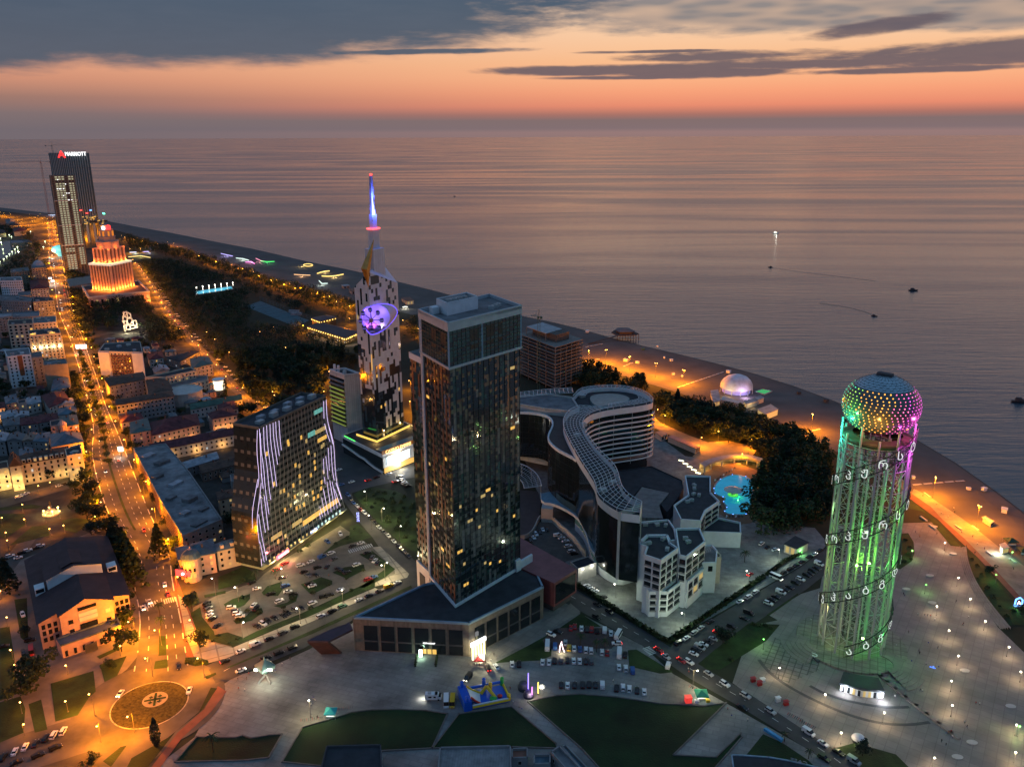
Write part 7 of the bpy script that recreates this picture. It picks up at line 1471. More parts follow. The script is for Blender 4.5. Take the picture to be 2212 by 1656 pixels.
for nm,kd,cnt,nl,mats in(('broad','broad',4,850,(leafA,leafB,leafA,leafC)),('pine','pine',2,900,(leafC,leafA)),('cypress','cypress',1,500,(leafC,)),('palm','palm',1,0,(palm_m,)),('bush','bush',2,120,(leafA,leafB))):
 TK[nm]=[(crown_mesh('crown',kd,nl,40+i*7+len(nm),mats[i])[0],None if kd=='bush' else trunk_mesh(kd,i))for i in range(cnt)]
ntree=0
def tree(kind,p,h,label,group,name=None,cat='tree',wide=1.0):
 global ntree;ntree+=1
 cm,tm_=tr.choice(TK[kind]);rz=tr.uniform(0,6.28);nm=name or{'broad':'tree','pine':'conifer','cypress':'cypress','palm':'palm_tree','bush':'shrub'}[kind]
 if tm_ is None:
  o=bpy.data.objects.new(nm,cm);C.objects.link(o);o.location=(p[0],p[1],.1);o.rotation_euler=(0,0,rz);o.scale=(h*wide,h*wide,h);return tag(o,label,cat,group)
 t_=bpy.data.objects.new(nm,None);C.objects.link(t_);t_.location=(p[0],p[1],.1);t_.rotation_euler=(0,0,rz);t_.scale=(h*wide,h*wide,h);tag(t_,label,cat,group)
 for n_,me in(('crown',cm),('trunk',tm_)):o=bpy.data.objects.new(n_,me);C.objects.link(o);o.parent=t_
 return t_
def inpoly(p,poly):
 c=False;n=len(poly)
 for i in range(n):
  a,b=poly[i],poly[(i+1)%n]
  if(a[1]>p[1])!=(b[1]>p[1])and p[0]<(b[0]-a[0])*(p[1]-a[1])/(b[1]-a[1])+a[0]:c=not c
 return c
def scatter(poly,sp,excl=()):
 xs,ys=[p[0]for p in poly],[p[1]for p in poly];o=[];y=min(ys)
 while y<max(ys):
  x=min(xs)
  while x<max(xs):
   q=Vector((x+tr.uniform(-.42,.42)*sp,y+tr.uniform(-.42,.42)*sp,0))
   if inpoly(q,poly)and not any(inpoly(q,e)for e in excl):o.append(q)
   x+=sp
  y+=sp
 return o
GP=lambda pts:[GA(*p)for p in pts]
ex_pool,ex_ten,ex_chal=GP(((415,618),(505,610),(530,632),(425,648))),GP(((520,655),(560,640),(672,690),(640,712),(560,712))),GP(((650,700),(690,672),(790,720),(800,765),(760,770),(655,730)))
ex_path=[GP(((280,540),(400,575),(640,680),(630,690),(390,590),(280,555)))]
parkA=GP(((303,570),(350,566),(430,585),(560,628),(650,668),(768,700),(775,770),(775,800),(715,800),(700,870),(610,900),(575,880),(530,842),(470,768),(432,728),(382,678),(345,622)))
woodB=GP(((268,512),(330,530),(400,548),(553,598),(700,640),(768,660),(775,690),(650,655),(560,616),(430,572),(350,550),(285,545)))
pk=scatter(parkA,14,(ex_pool,ex_ten,ex_chal));wb3=scatter(woodB,14)
woodC=scatter(GP(((880,690),(1000,722),(1130,765),(1110,800),(1000,780),(880,730))),13)+scatter(GP(((1255,795),(1330,815),(1410,845),(1405,850),(1255,842))),12)
woodD=scatter(GP(((1418,868),(1500,880),(1600,905),(1670,935),(1792,985),(1795,1020),(1690,1010),(1640,985),(1560,955),(1500,945),(1420,900))),11)
woodE=scatter(GP(((1640,1065),(1670,1000),(1700,1020),(1790,1025),(1795,1110),(1730,1165),(1640,1150),(1632,1110))),10)
allt=[(p,'park')for p in pk]+[(p,'prom')for p in wb3]+[(p,'cw')for p in woodC]+[(p,'dw')for p in woodD]+[(p,'ew')for p in woodE]
allt.sort(key=lambda t:t[0].length)
LBL={'park':('dark leafy tree in the park wood between boulevard and promenade','trees of the dark park'),'prom':('tree in the belt along the seaside promenade','trees along the promenade'),'cw':('dark tree behind the concrete frame tower by the beach','trees by the beach'),'dw':('dense dark tree in the wood between curved hotel and beach','trees behind the curved hotel'),'ew':('tall dark tree in the grove between the pool and the lattice tower','trees beside the pool')}
rest=[]
for i,(p,k)in enumerate(allt):
 if i<262:tree('pine' if tr.random()<(.5 if k=='ew' else .2)else 'broad',p,tr.uniform(11,17)+(5 if k=='ew' else 0),LBL[k][0],LBL[k][1],'tree')
 else:rest.append(p)
rest+=scatter(GP(((-60,480),(60,500),(95,545),(100,600),(60,640),(-40,640),(-80,560))),20,(GP(((-30,515),(45,508),(62,545),(-30,610))),))+scatter(GP(((145,600),(165,590),(185,655),(300,655),(345,690),(405,742),(330,752),(290,712),(200,715),(172,740))),10,(GP(((255,680),(315,690),(320,730),(250,725))),))
lowm=[crown_mesh('c','broad',170,90+i,leafA)[1]for i in range(3)]
mb=MB()
for p in rest:
 src=tr.choice(lowm);h=tr.uniform(10,16);a=tr.uniform(0,6.28);ca,sa=math.cos(a),math.sin(a);o=len(mb.v);mi=tr.choice((0,0,1,2))
 mb.v+=[Vector((p.x+(v.x*ca-v.y*sa)*h*1.1,p.y+(v.x*sa+v.y*ca)*h*1.1,.1+v.z*h))for v in src.v]
 for f in src.f:mb.f.append([o+i for i in f]);mb.mi.append(mi)
 mb.tube((p.x,p.y,0),(p.x,p.y,h*.5),h*.022,4,3)
wd=mb.build('far_wood',[leafA,leafB,leafC,bark]);tag(wd,'far dark wood filling the rest of the park and promenade belt','wood',None,'stuff')
i=0
for p in along(near,26,.02,.98,6):tree('broad',p,tr.uniform(7,10),'small street tree on the right pavement of the avenue','trees on the right pavement of the avenue','street_tree')
med=[a.lerp(b,.40)for a,b in zip(resamp(nearl,60),resamp(near,60))]
for p in along(med,22,.30,.70):tree('broad',p,tr.uniform(5,7.5),'small round tree on the median of the avenue','trees on the avenue median','street_tree')
for p in along(nearl,24,.42,.98,-7)+along(nearl,12,.5,.95,-14):tree('broad',p,tr.uniform(9,13),'full dark tree on the left pavement of the avenue','trees on the left pavement of the avenue','street_tree')
for p in along(fa_,16,0,.9,16)+along(fa_,14,0,.9,26):tree('broad',p,tr.uniform(9,13),'tree beside the far stretch of the avenue','trees beside the far avenue','street_tree')
for(x,y,h,k,lab)in((740,330,24,'pine','tall dark conifer beside the theatre roof, nearest the square'),(800,430,26,'pine','tall dark conifer by the theatre, middle of three'),(850,520,25,'pine','tall dark conifer by the theatre, nearest the avenue crossing'),(1010,330,20,'pine','spreading dark cedar on the avenue by the striped flat building'),(60,560,20,'pine','dark cedar at the left edge beside the theatre'),(230,1110,14,'broad','big round dark tree on the lawn below the theatre'),(170,1200,13,'broad','round dark tree at the corner of the theatre lawn'),(550,90,12,'broad','leafy tree in the small square near the vans'),(990,1530,13,'cypress','slim dark conifer beside the red path at the roundabout'),(1345,1560,9,'palm','palm on the plaza lawn beside the red path'),(1010,700,8,'palm','palm on the avenue median, upper one'),(1020,790,8,'palm','palm on the avenue median, lower one'),(580,1640,5,'broad','small tree at the lower roundabout exit'),(160,830,6,'broad','small tree beside the left wall of the theatre'),(690,1040,5,'broad','small tree on the theatre lawn by the path')):
 tree(k,G('R4',x,y),h,lab,None,wide=.9 if k=='pine' else 1.0)
for(x,y,h,k,lab)in((400,1400,11,'broad','big leafy tree before the cream mansion, left of two'),(640,1380,10,'broad','big leafy tree before the cream mansion, right of two'),(140,760,9,'broad','courtyard tree between grey roofs at the left'),(420,720,9,'broad','courtyard tree below the faded red roof'),(540,740,8,'broad','courtyard tree beside the corner pink house'),(70,280,10,'broad','dark tree beside the orange-striped apartment house')):tree(k,G('C3',x,y),h,lab,None)
for(x,y,h,k,lab)in((1300,1000,13,'broad','broad dark tree where the boulevard passes the pale pink villa'),(1400,990,12,'broad','dark tree at the corner of the boulevard and the flared hotel'),(1115,770,15,'cypress','tall cypress by the glowing glass entrance'),(740,800,8,'broad','dark tree before the round white hall'),(890,790,8,'broad','dark tree between the round hall and the glass entrance'),(1040,1160,6,'broad','small tree before the pink villa, left one'),(1150,1130,6,'broad','small tree before the pink villa, right one'),(580,1250,6,'broad','small tree on the street before the pink terrace')):tree(k,G('C4',x,y),h,lab,None)
for(x,y,h,k,lab)in((1800,640,8,'palm','palm on the round bed in the hotel forecourt'),(1640,1240,9,'broad','round dark tree on the lawn by the parking street'),(590,1250,7,'palm','palm among the parked cars, left of three'),(710,1300,7,'palm','palm among the parked cars, middle of three'),(770,1290,7,'palm','palm among the parked cars, right of three')):tree(k,G('S4',x,y),h,lab,None)
for(x,y,h,k,lab)in((770,1580,7,'broad','round tree in the planted corner at the lower right'),(235,1480,5,'palm','young palm beside the street, upper one'),(400,1600,5,'palm','young palm beside the street, lower one'),(1640,330,5,'broad','round shrub tree in the strip beside the curved seating'),(1860,620,6,'broad','tree at the right edge by the blue sign')):tree(k,G('T2',x,y),h,lab,None)
for i,(x,y)in enumerate(((800,100),(660,110))):tree('palm',G('T3',x-60,y+20),7,'palm in the hotel car park, %s one'%('right','left')[i],None)
for q in scatter(GP(((770,1068),(795,1056),(850,1064),(900,1085),(900,1180),(820,1120))),6.5):tree('bush',q,tr.uniform(1.6,3.2),'low shrub in the green triangle left of the dark glass tower','shrubs of the green triangle',cat='shrub',wide=1.3)
for q in[G('D2',x,y)for x,y in((250,760),(300,830),(420,870),(600,890),(690,850),(480,810),(200,600),(800,540),(930,560),(700,640),(760,660),(1200,500),(1300,400),(1530,340),(1700,250),(1900,180),(2080,90),(620,480),(740,390),(1100,330),(1500,510),(1950,310),(180,400),(150,230),(640,110),(760,200),(150,1100),(250,1110),(330,1100))]+[G('D1',x,y)for x,y in((1450,720),(1520,760),(1380,820),(1250,880),(1700,1030),(1800,1100),(860,960),(950,900))]:tree('bush',q,tr.uniform(1.2,2.4),'clipped shrub in the car park beds','shrubs of the car park',cat='shrub',wide=1.4)
for q in[G('D3',x,y)for x,y in((800,930),(850,1000),(900,1100),(860,1150),(960,1250),(1020,1350),(1100,1450),(1180,1560),(1250,1500),(960,1060),(60,720),(110,800),(90,880),(40,960),(120,930))]+[G('S4',x,y)for x,y in((1900,1110),(1950,1110),(1990,1130),(1860,1100),(1700,1360))]:tree('bush',q,tr.uniform(1.2,2.4),'shrub in the planted strip beside the plaza','shrubs beside the plaza',cat='shrub',wide=1.3)
def hedge(pts,w,h,label):
 mb=MB();q=resamp(pts,max(8,int(sum((b-a).length for a,b in zip(pts,pts[1:]))/.8)))
 for p in q:
  for _ in range(9):
   c=p+Vector((tr.uniform(-w,w)/2,tr.uniform(-w,w)/2,tr.uniform(.2,h)));u=Vector((tr.uniform(-1,1),tr.uniform(-1,1),tr.uniform(-1,1))).normalized()*.5;v_=u.cross(Vector((0,0,1))+Vector((tr.random(),0,0))).normalized()*.4;mb.quad(c-u-v_,c+u-v_,c+u+v_,c-u+v_)
 mb.band([(p.x,p.y)for p in q],0,h*.85,w*.7,closed=False);return tag(mb.build('hedge',leafA,None,q[0]),label,'hedge')
hedge(Gs('S4',((560,810),(770,945),(1000,1095),(1180,1205),(1245,1228))),2.2,2.2,'long clipped hedge between the curved hotel forecourt and the seaward street')
hedge(Gs('S4',((1245,1228),(1400,1125),(1600,985),(1760,880),(1940,755))),2.2,2.2,'clipped hedge between the hotel forecourt and the parking street')
hedge(Gs('S4',((1965,735),(2100,640),(2210,580))),2.0,2.0,'clipped hedge beyond the forecourt gate near the small kiosk house')
PB=[p for _,p in BL.values()]+[fp2,[(p[0],p[1])for p in tF],[hp_(-6,0),hp_(84,0),hp_(84,0,-22),hp_(-6,0,-22)]]
avc=[a.lerp(b,.5)for a,b in zip(resamp(avl2,80),resamp(avr2,80))];blc=mid2(resamp(bl_l,60),resamp(bl_r,60))
def freespot(q,r):return all(not inpoly(q,inset(p,-r))for p in PB)and min((q-c).length for c in avc)>30 and min((q-c).length for c in blc)>14
cols=[('red',roof_red),('pale',roof_light),('blue',roof_blue),('grey',roof_grey),('brown',roof_brown)]
yards=[GP(((-30,640),(120,650),(150,760),(-30,790))),GP(((-30,790),(165,770),(200,950),(-30,990))),GP(((215,735),(330,735),(410,790),(545,905),(555,960),(300,950))),GP(((420,1000),(535,975),(520,1150),(485,1130)))]
for k,yd in enumerate(yards):
 for q in scatter(yd,15):
  if not freespot(q,4.5):continue
  if tr.random()<.34:tree('broad',q,tr.uniform(6,10),'courtyard tree between the old town houses','courtyard trees of the old town');continue
  nm,rm=tr.choice(cols);a=tr.choice((.55,.55+math.pi/2))+tr.uniform(-.1,.1);u=Vector((math.cos(a),math.sin(a),0));v=Vector((-u.y,u.x,0));w_,d_,h_=tr.uniform(3,5.5),tr.uniform(2.5,4),tr.uniform(3,6)
  po=[q-u*w_-v*d_,q+u*w_-v*d_,q+u*w_+v*d_,q-u*w_+v*d_];t_=thing('yard_house','small %s-roofed yard house in the courtyards of the old town'%nm,'house',q,0,'small %s-roofed yard houses'%nm)
  mb=MB();mb.prism(po,0,h_,0,top=False);mb.build('wall',tr.choice((pale,grey,cream,pinkw)),t_);mb=MB();hip(mb,po,h_,d_*.5,.4);mb.build('roof',rm,t_)
  windows(t_,po[0],po[1],.6,h_-.4,1 if h_<5 else 2,2,1.1,1.3,.25)if(po[0]+po[1]).length<(po[2]+po[3]).length else windows(t_,po[2],po[3],.6,h_-.4,1,2,1.1,1.3,.25)
  # ================================================================== vehicles
PAINT={'white':(.72,.72,.72),'silver':(.38,.39,.40),'black':(.012,.012,.014),'grey':(.10,.10,.11),'blue':(.03,.10,.30),'red':(.36,.02,.02),'yellow':(.60,.38,.03),'green':(.05,.14,.10)}
for k,c in PAINT.items():M('paint_'+k,c,.28,spec=.5,var=0)
M('lens_clear',(.5,.5,.5),.2,var=0);M('lens_red',(.25,.01,.01),.3,var=0)
car_glass=M('car_glass',(.01,.012,.014),.08,spec=.6,ior=1.6,var=0)
CARM={}
def carmesh(kind):
 L_,Wd,H_={'saloon':(4.5,1.8,1.45),'estate car':(4.7,1.9,1.7),'van':(5.2,2.0,2.1),'minibus':(7.0,2.2,2.8)}[kind]
 sx=[-.5,-.47,-.25,.25,.47,.5]
 if kind=='saloon':prof=[(-.5,.45),(-.49,.85),(-.30,.95),(.16,.95),(.46,.80),(.5,.45)];cab=[(-.34,.92,.80),(-.22,1.43,.66),(.04,1.45,.66),(.20,.92,.80)]
 elif kind=='estate car':prof=[(-.5,.5),(-.49,1.0),(-.30,1.05),(.20,1.05),(.47,.92),(.5,.5)];cab=[(-.48,1.02,.84),(-.42,1.66,.70),(.06,1.70,.70),(.22,1.02,.84)]
 elif kind=='van':prof=[(-.5,.5),(-.5,1.15),(-.30,1.15),(.30,1.15),(.48,.95),(.5,.5)];cab=[(-.498,1.12,.94),(-.49,2.08,.88),(.18,2.1,.86),(.34,1.12,.92)]
 else:prof=[(-.5,.5),(-.5,1.25),(-.30,1.25),(.30,1.25),(.495,1.2),(.5,.5)];cab=[(-.498,1.22,.97),(-.49,2.7,.92),(.40,2.75,.92),(.47,1.22,.95)]
 b=MB();hw=Wd/2;n=len(prof)
 for s in(-1,1):
  P=[(x*L_,s*hw*(.96 if i in(0,n-1)else 1),z)for i,(x,z)in enumerate(prof)];lo=[(.5*L_,s*hw*.94,.25),(-.5*L_,s*hw*.94,.25)]
  b.add(P+lo,[tuple(range(n+2))[::s]])
 for i in range(n-1):
  (x0,z0),(x1,z1)=prof[i],prof[i+1];w0,w1=hw*(.96 if i==0 else 1),hw*(.96 if i+1==n-1 else 1);b.quad((x0*L_,-w0,z0),(x0*L_,w0,z0),(x1*L_,w1,z1),(x1*L_,-w1,z1))
 b.quad((-.5*L_,-hw*.95,.25),(-.5*L_,hw*.95,.25),(-.5*L_,hw*.96,prof[0][1]),(-.5*L_,-hw*.96,prof[0][1]));b.quad((.5*L_,hw*.95,.25),(.5*L_,-hw*.95,.25),(.5*L_,-hw*.96,prof[-1][1]),(.5*L_,hw*.96,prof[-1][1]))
 (x1,z1,w1),(x2,z2,w2)=cab[1],cab[2]
 b.quad((x1*L_,-w1*hw,z1+.015),(x2*L_,-w2*hw,z2+.015),(x2*L_,w2*hw,z2+.015),(x1*L_,w1*hw,z1+.015))
 g=MB()
 (x0,z0,w0),(x3,z3,w3)=cab[0],cab[3]
 c=[[(x*L_,s*w*hw,z)for x,z,w in cab]for s in(-1,1)]
 if kind in('van','minibus'):
  for s,q in zip((-1,1),c):
   (b if kind=='van' else g).add(q if kind=='minibus' else[q[0],q[1],((x1+(x2-x1)*.62)*L_,s*w1*hw,z2),((x1+(x2-x1)*.62)*L_,s*w0*hw,z0)],[(0,1,2,3)[::s]])
   if kind=='van':g.add([((x1+(x2-x1)*.62)*L_,s*w0*hw,z0),((x1+(x2-x1)*.62)*L_,s*w1*hw,z2),q[2],q[3]],[(0,1,2,3)[::s]])
  b.quad(c[0][0],c[1][0],c[1][1],c[0][1])
 else:
  for s,q in zip((-1,1),c):g.add(q,[(0,1,2,3)[::s]])
  g.quad(c[0][0],c[1][0],c[1][1],c[0][1])
 g.quad(c[1][3],c[0][3],c[0][2],c[1][2])
 w=MB()
 wr_=.33 if kind!='minibus' else .42
 w.tube((0,-.11,0),(0,.11,0),wr_,10)
 return b,g,w,L_,hw,wr_,prof
for k in('saloon','estate car','van','minibus'):CARM[k]=carmesh(k)
def mk(mb,name,mat,mats=None):
 me=bpy.data.meshes.new(name);me.from_pydata([tuple(v)for v in mb.v],[],mb.f)
 for m_ in(mats or[mat]):me.materials.append(m_)
 if any(mb.mi):me.polygons.foreach_set('material_index',mb.mi)
 return me
CM={}
for k,(b,g,w,L_,hw,wr_,prof)in CARM.items():
 CM[k,'glass']=mk(g,'windows',car_glass);CM[k,'wheel']=mk(w,'wheel',tyre)
 hl=MB();hl.box((0,0,0),(.14,.42,.2));
 for nm,mt in(('headlight',MATS['lens_clear']),('taillight',MATS['lens_red']),('headlight_on',head_l),('taillight_on',red_l)):CM[k,nm]=mk(hl,nm.split('_')[0],mt)
 for c in PAINT:
  CM[k,c]=mk(b,'body',MATS['paint_'+c])
  f=MB();f.v,f.f,f.mi=list(b.v),[list(q)for q in b.f],[0]*len(b.f);f.add(g.v,g.f,1);CM[k,c,'far']=mk(f,'body',None,[MATS['paint_'+c],car_glass])
ncar=0
def car(p,ang,col,kind,label,group,lights='',near=True,cat=None):
 global ncar;ncar+=1
 t_=bpy.data.objects.new({'saloon':'car','estate car':'car'}.get(kind,kind),None);C.objects.link(t_);t_.location=(p[0],p[1],.2);t_.rotation_euler=(0,0,ang);tag(t_,label,cat or{'saloon':'car','estate car':'car'}.get(kind,kind),group)
 L_,hw,wr_,prof=CARM[kind][3:]
 def ad(nm,me,loc=(0,0,0)):o=bpy.data.objects.new(nm,me);C.objects.link(o);o.parent=t_;o.location=loc
 if near:
  ad('body',CM[kind,col]);ad('windows',CM[kind,'glass'])
  for x in(-.3,.3):
   for s in(-1,1):ad('wheel',CM[kind,'wheel'],(x*L_,s*(hw-.08),wr_))
 else:ad('body',CM[kind,col,'far'])
 if near or lights:
  for s in(-1,1):
   if near or 'h' in lights:ad('headlight',CM[kind,'headlight'+('_on' if 'h' in lights else '')],(.5*L_,s*hw*.66,.62))
   if near or 't' in lights:ad('taillight',CM[kind,'taillight'+('_on' if 't' in lights else '')],(-.5*L_,s*hw*.66,.75))
 return t_
KC={'w':'white','s':'silver','k':'black','g':'grey','b':'blue','r':'red','y':'yellow','n':'green'}
vr2=random.Random(9)
def row(fr,lst,dirpx,where,group,kinds=None,order='from the left',turn=.0,jit=.06,near=True):
 """lst: (x, y, code[, dx, dy]); code = colour letter, then e estate, v van, m minibus, then h/t lights on"""
 P_=[]
 for it in lst:
  x,y,code=it[:3];d=it[3:5]if len(it)>3 else dirpx;p=G(fr,x,y);q=G(fr,x+d[0],y+d[1]);P_.append((p,math.atan2(q.y-p.y,q.x-p.x)+turn+vr2.uniform(-jit,jit),code))
 P_.sort(key=lambda t:proj(t[0])[0]if order=='from the left' else-proj(t[0])[1])
 n_=len(P_)
 for i,(p,a,code)in enumerate(P_):
  kd='estate car' if 'e' in code[1:]else 'van' if 'v' in code[1:]else 'minibus' if 'm' in code[1:]else('estate car' if vr2.random()<.35 else 'saloon')
  lt_=('h' if 'h' in code[1:]else '')+('t' if 't' in code[1:]else '');c=KC[code[0]]
  nm={'saloon':'car','estate car':'tall car'}.get(kd,kd);on=' with red lights lit' if lt_=='t' else ' with headlights lit' if lt_=='h' else ''
  car(p,a,c,kd,'%s %s%s %s, %s %s'%(c,nm,on,where,ordw(i+1),order)if n_>1 else '%s %s%s %s'%(c,nm,on,where),group,lt_,near)
row('T3',[(485,660,'w'),(590,610,'wv'),(695,570,'k'),(795,525,'g'),(885,482,'ke'),(1075,402,'we'),(1160,366,'k'),(1235,330,'n'),(1355,282,'w'),(1430,250,'k'),(1510,216,'k'),(1575,182,'yv'),(1640,155,'w')],(100,-42),'parked at the car park kerb','cars at the car park kerb')
row('T3',[(485,802,'wh'),(670,712,'k'),(765,674,'k'),(865,634,'k'),(370,735,'kt')],(100,-40),'beside the plaza','cars on the road beside the plaza')
row('T3',[(235,308,'k'),(238,328,'k'),(247,350,'g'),(255,376,'w'),(258,398,'w'),(276,422,'k'),(310,472,'k')],(60,-45),'in the western bay','cars in the western bay',order='from the near end')
row('T3',[(415,338,'we'),(450,362,'g'),(460,382,'we'),(480,402,'w'),(580,320,'w',50,-60),(598,346,'ke',50,-60)],(70,-10),'round the shrub island','cars round the shrub island')
row('T3',[(607,477,'k'),(650,458,'we'),(686,438,'k'),(735,414,'k'),(800,396,'k'),(826,376,'k'),(886,356,'g'),(930,341,'k')],(40,22),'along the inner grass edge','cars along the inner grass edge')
row('T3',[(567,154,'k'),(605,198,'w'),(705,236,'k'),(770,290,'w'),(790,120,'k'),(815,178,'b'),(833,220,'w'),(870,240,'ke'),(990,165,'k'),(1012,178,'w'),(1015,305,'w'),(1095,260,'k'),(1140,246,'ke'),(1220,207,'w'),(1425,130,'r'),(1465,112,'b')],(80,-22),'amid the car park','cars in the middle of the car park',jit=.3)
row('D1',[(870,1118,'w'),(980,1078,'w'),(1100,1028,'bv'),(1200,988,'w'),(905,1188,'k'),(945,1224,'g',60,40),(1035,1222,'k',60,40),(1155,1132,'k',40,-60),(1050,1142,'k'),(1230,1048,'g'),(1280,1158,'k',70,20),(1315,1180,'k',70,20),(1370,1196,'k'),(1475,1112,'we'),(1645,1032,'g',30,-40),(1672,1066,'w',30,-40),(1702,1092,'k',30,-40),(1590,982,'k'),(1520,878,'w'),(1430,908,'k'),(1300,778,'w',40,50),(1160,862,'b',40,60),(700,1100,'rt'),(615,1165,'rt')],(80,-30),'before the flared hotel','cars before the flared hotel',jit=.2)
row('D1',[(1382,358,'b'),(1408,398,'k'),(1442,442,'b'),(1482,478,'w'),(1522,518,'r'),(1560,550,'w'),(1612,600,'k'),(1667,652,'k'),(1717,708,'w'),(1767,758,'k'),(1817,798,'w'),(1877,860,'w'),(1932,918,'k'),(1982,963,'k'),(2032,1012,'k')],(50,48),'by the green triangle','cars by the green triangle')
row('D1',[(1285,85,'w'),(1310,247,'b'),(1420,217,'w'),(1600,200,'rt'),(1690,168,'k'),(1820,133,'wh',60,-20),(1893,212,'rt'),(1937,158,'k'),(1950,190,'k'),(1970,210,'k'),(1990,228,'w'),(2010,245,'k'),(2030,262,'k')],(60,-18),'outside the casino','cars outside the casino')
row('T4',[(993,197,'r'),(1020,187,'r'),(1065,200,'w'),(1103,207,'k'),(1134,207,'r'),(1172,217,'k'),(1222,212,'wv'),(1265,232,'w'),(858,240,'we',70,28),(905,222,'k',60,25)],(0,-40),'in the back podium row','cars in the back row of the podium car park')
row('T4',[(833,322,'wm'),(885,322,'bv'),(955,297,'s'),(980,332,'y'),(1015,337,'w'),(1055,342,'b'),(1095,347,'we'),(1130,352,'w'),(1205,362,'w'),(1240,367,'r'),(1305,302,'wt',-40,0),(1315,248,'wm',30,-50),(1322,374,'wm'),(1362,380,'k')],(0,-40),'among the palms','cars among the palms')
row('T4',[(593,444,'w'),(640,442,'k'),(800,430,'w'),(845,430,'w'),(882,420,'k'),(925,420,'ge'),(968,417,'k'),(1012,420,'w'),(1052,422,'w'),(1093,424,'k'),(1132,424,'ge'),(1320,464,'w'),(1366,472,'w'),(1412,487,'bv'),(485,460,'w',-30,-40),(430,470,'kt',-18,-45)],(0,-40),'in the third plaza row','cars in the third row on the plaza')
row('T4',[(927,584,'k'),(970,587,'w'),(1018,585,'k'),(1073,584,'k'),(1117,582,'ke'),(1160,584,'k'),(1207,585,'wv'),(1303,607,'k'),(1347,602,'we'),(1390,612,'w'),(1443,622,'k'),(1492,632,'w')],(0,-40),'beside the curved lawn','cars beside the curved lawn')
row('T4',[(145,702,'wm'),(188,702,'ym')],(-3,40),'parked by the bouncy castle','minibuses by the bouncy castle');row('T4',[(292,535,'kvh')],(-55,62),'driving across the plaza towards the bouncy castle',None)
row('S4',[(715,958,'k'),(805,1012,'k'),(710,1052,'k')],(60,35),'high on the seaward street','cars at the upper seaward street')
row('T4',[(1640,392,'st'),(1655,452,'wv',20,-50),(1745,417,'rt'),(1797,427,'w'),(1930,507,'s'),(2040,577,'we'),(2180,657,'s'),(2160,737,'k'),(1590,345,'rt')],(60,36),'on the seaward street','cars on the seaward street')
row('T2',[(140,1282,'s'),(400,1428,'wv'),(500,1503,'w'),(605,1563,'k'),(505,1604,'k'),(710,1624,'sv')],(60,38),'low on the seaward street','cars at the near end of the seaward street')
row('S4',[(1310,1242,'k'),(1370,1207,'w'),(1430,1167,'s'),(1478,1132,'s'),(1545,1087,'k'),(1765,937,'w'),(1830,902,'w'),(1880,867,'w'),(2030,762,'wmh',60,25)],(60,-38),'beside the hotel hedge','cars beside the hotel hedge')
row('T2',[(230,332,'k'),(275,307,'k'),(315,282,'k'),(355,257,'k'),(405,222,'k'),(440,207,'wh'),(480,177,'k')],(50,-30),'at the upper end of the hedge','cars at the upper end of the hedge')
row('S4',[(1425,1322,'w'),(1442,1297,'k'),(1470,1276,'sv'),(1497,1252,'w'),(1530,1237,'k'),(1570,1212,'s'),(1602,1167,'rt'),(1705,1122,'k'),(1795,1062,'k'),(1830,1022,'kv')],(50,20),'slantwise on the parking street','cars slantwise along the parking street')
row('T2',[(125,542,'w'),(150,518,'k'),(175,497,'k'),(210,467,'wv'),(240,447,'k'),(270,432,'k'),(310,402,'k'),(345,377,'w'),(388,350,'k'),(407,336,'k'),(428,320,'k'),(455,302,'k'),(472,272,'wv')],(50,20),'slantwise near the lattice tower','cars slantwise near the lattice tower')
row('S4',[(315,408,'w',20,50),(345,406,'k',20,50),(265,442,'w',30,45),(292,426,'k',30,45),(247,466,'w',30,40),(222,482,'k',30,40),(425,452,'wv'),(455,470,'w'),(482,492,'w'),(502,530,'w'),(525,567,'w'),(545,583,'k')],(60,-12),'in the sunken hotel court','cars in the sunken court')
row('S4',[(635,824,'w',60,-30),(665,847,'wh',60,-30),(697,867,'wh',60,-30),(760,907,'k',60,-20),(1627,517,'w'),(1925,510,'w',40,-40),(1967,537,'k',40,-40),(2020,554,'w',50,-30),(1840,737,'rt',50,-35)],(60,5),'in the hotel forecourt','cars in the hotel forecourt')
row('R4',[(1040,512,'wh'),(1062,572,'rt'),(910,168,'rt'),(1130,1030,'kt',10,60),(760,1200,'wh',-40,60),(1195,1180,'w',-20,50),(945,620,'wh',30,80),(905,660,'wh',30,80)],(15,60),'near the roundabout','cars near the roundabout')
row('R4',[(25,352,'k'),(65,332,'w'),(115,342,'w'),(137,312,'k'),(177,297,'we'),(225,282,'k'),(255,267,'w')],(40,-10),'behind the theatre','cars behind the theatre');row('R4',[(585,175,'wv'),(630,160,'wv'),(675,148,'wv')],(5,-50),'box van between theatre and square','white vans by the square')
row('R4',[(20,1602,'k'),(95,1567,'w'),(160,1537,'w'),(225,1517,'k'),(290,1482,'ke'),(340,1462,'w'),(400,1437,'we')],(22,-42),'parked on the lower left street','cars on the lower left street');row('R4',[(350,1542,'ke'),(240,1592,'k'),(105,1634,'k')],(60,-25),'along the lower left traffic island','cars along the lower left island')
row('R4',[(200,935,'rm',5,60),(145,702,'w',20,50),(190,862,'k',50,-10),(25,902,'k',50,-10),(150,945,'k',10,60)],(50,-10),'left of the theatre','cars left of the theatre')
row('C3',[(240,1612,'w'),(282,1592,'w'),(330,1572,'w'),(750,1472,'w'),(820,1452,'k'),(890,1432,'k'),(990,1402,'w'),(1095,1372,'wh')],(60,-16),'above the square','cars above the square')
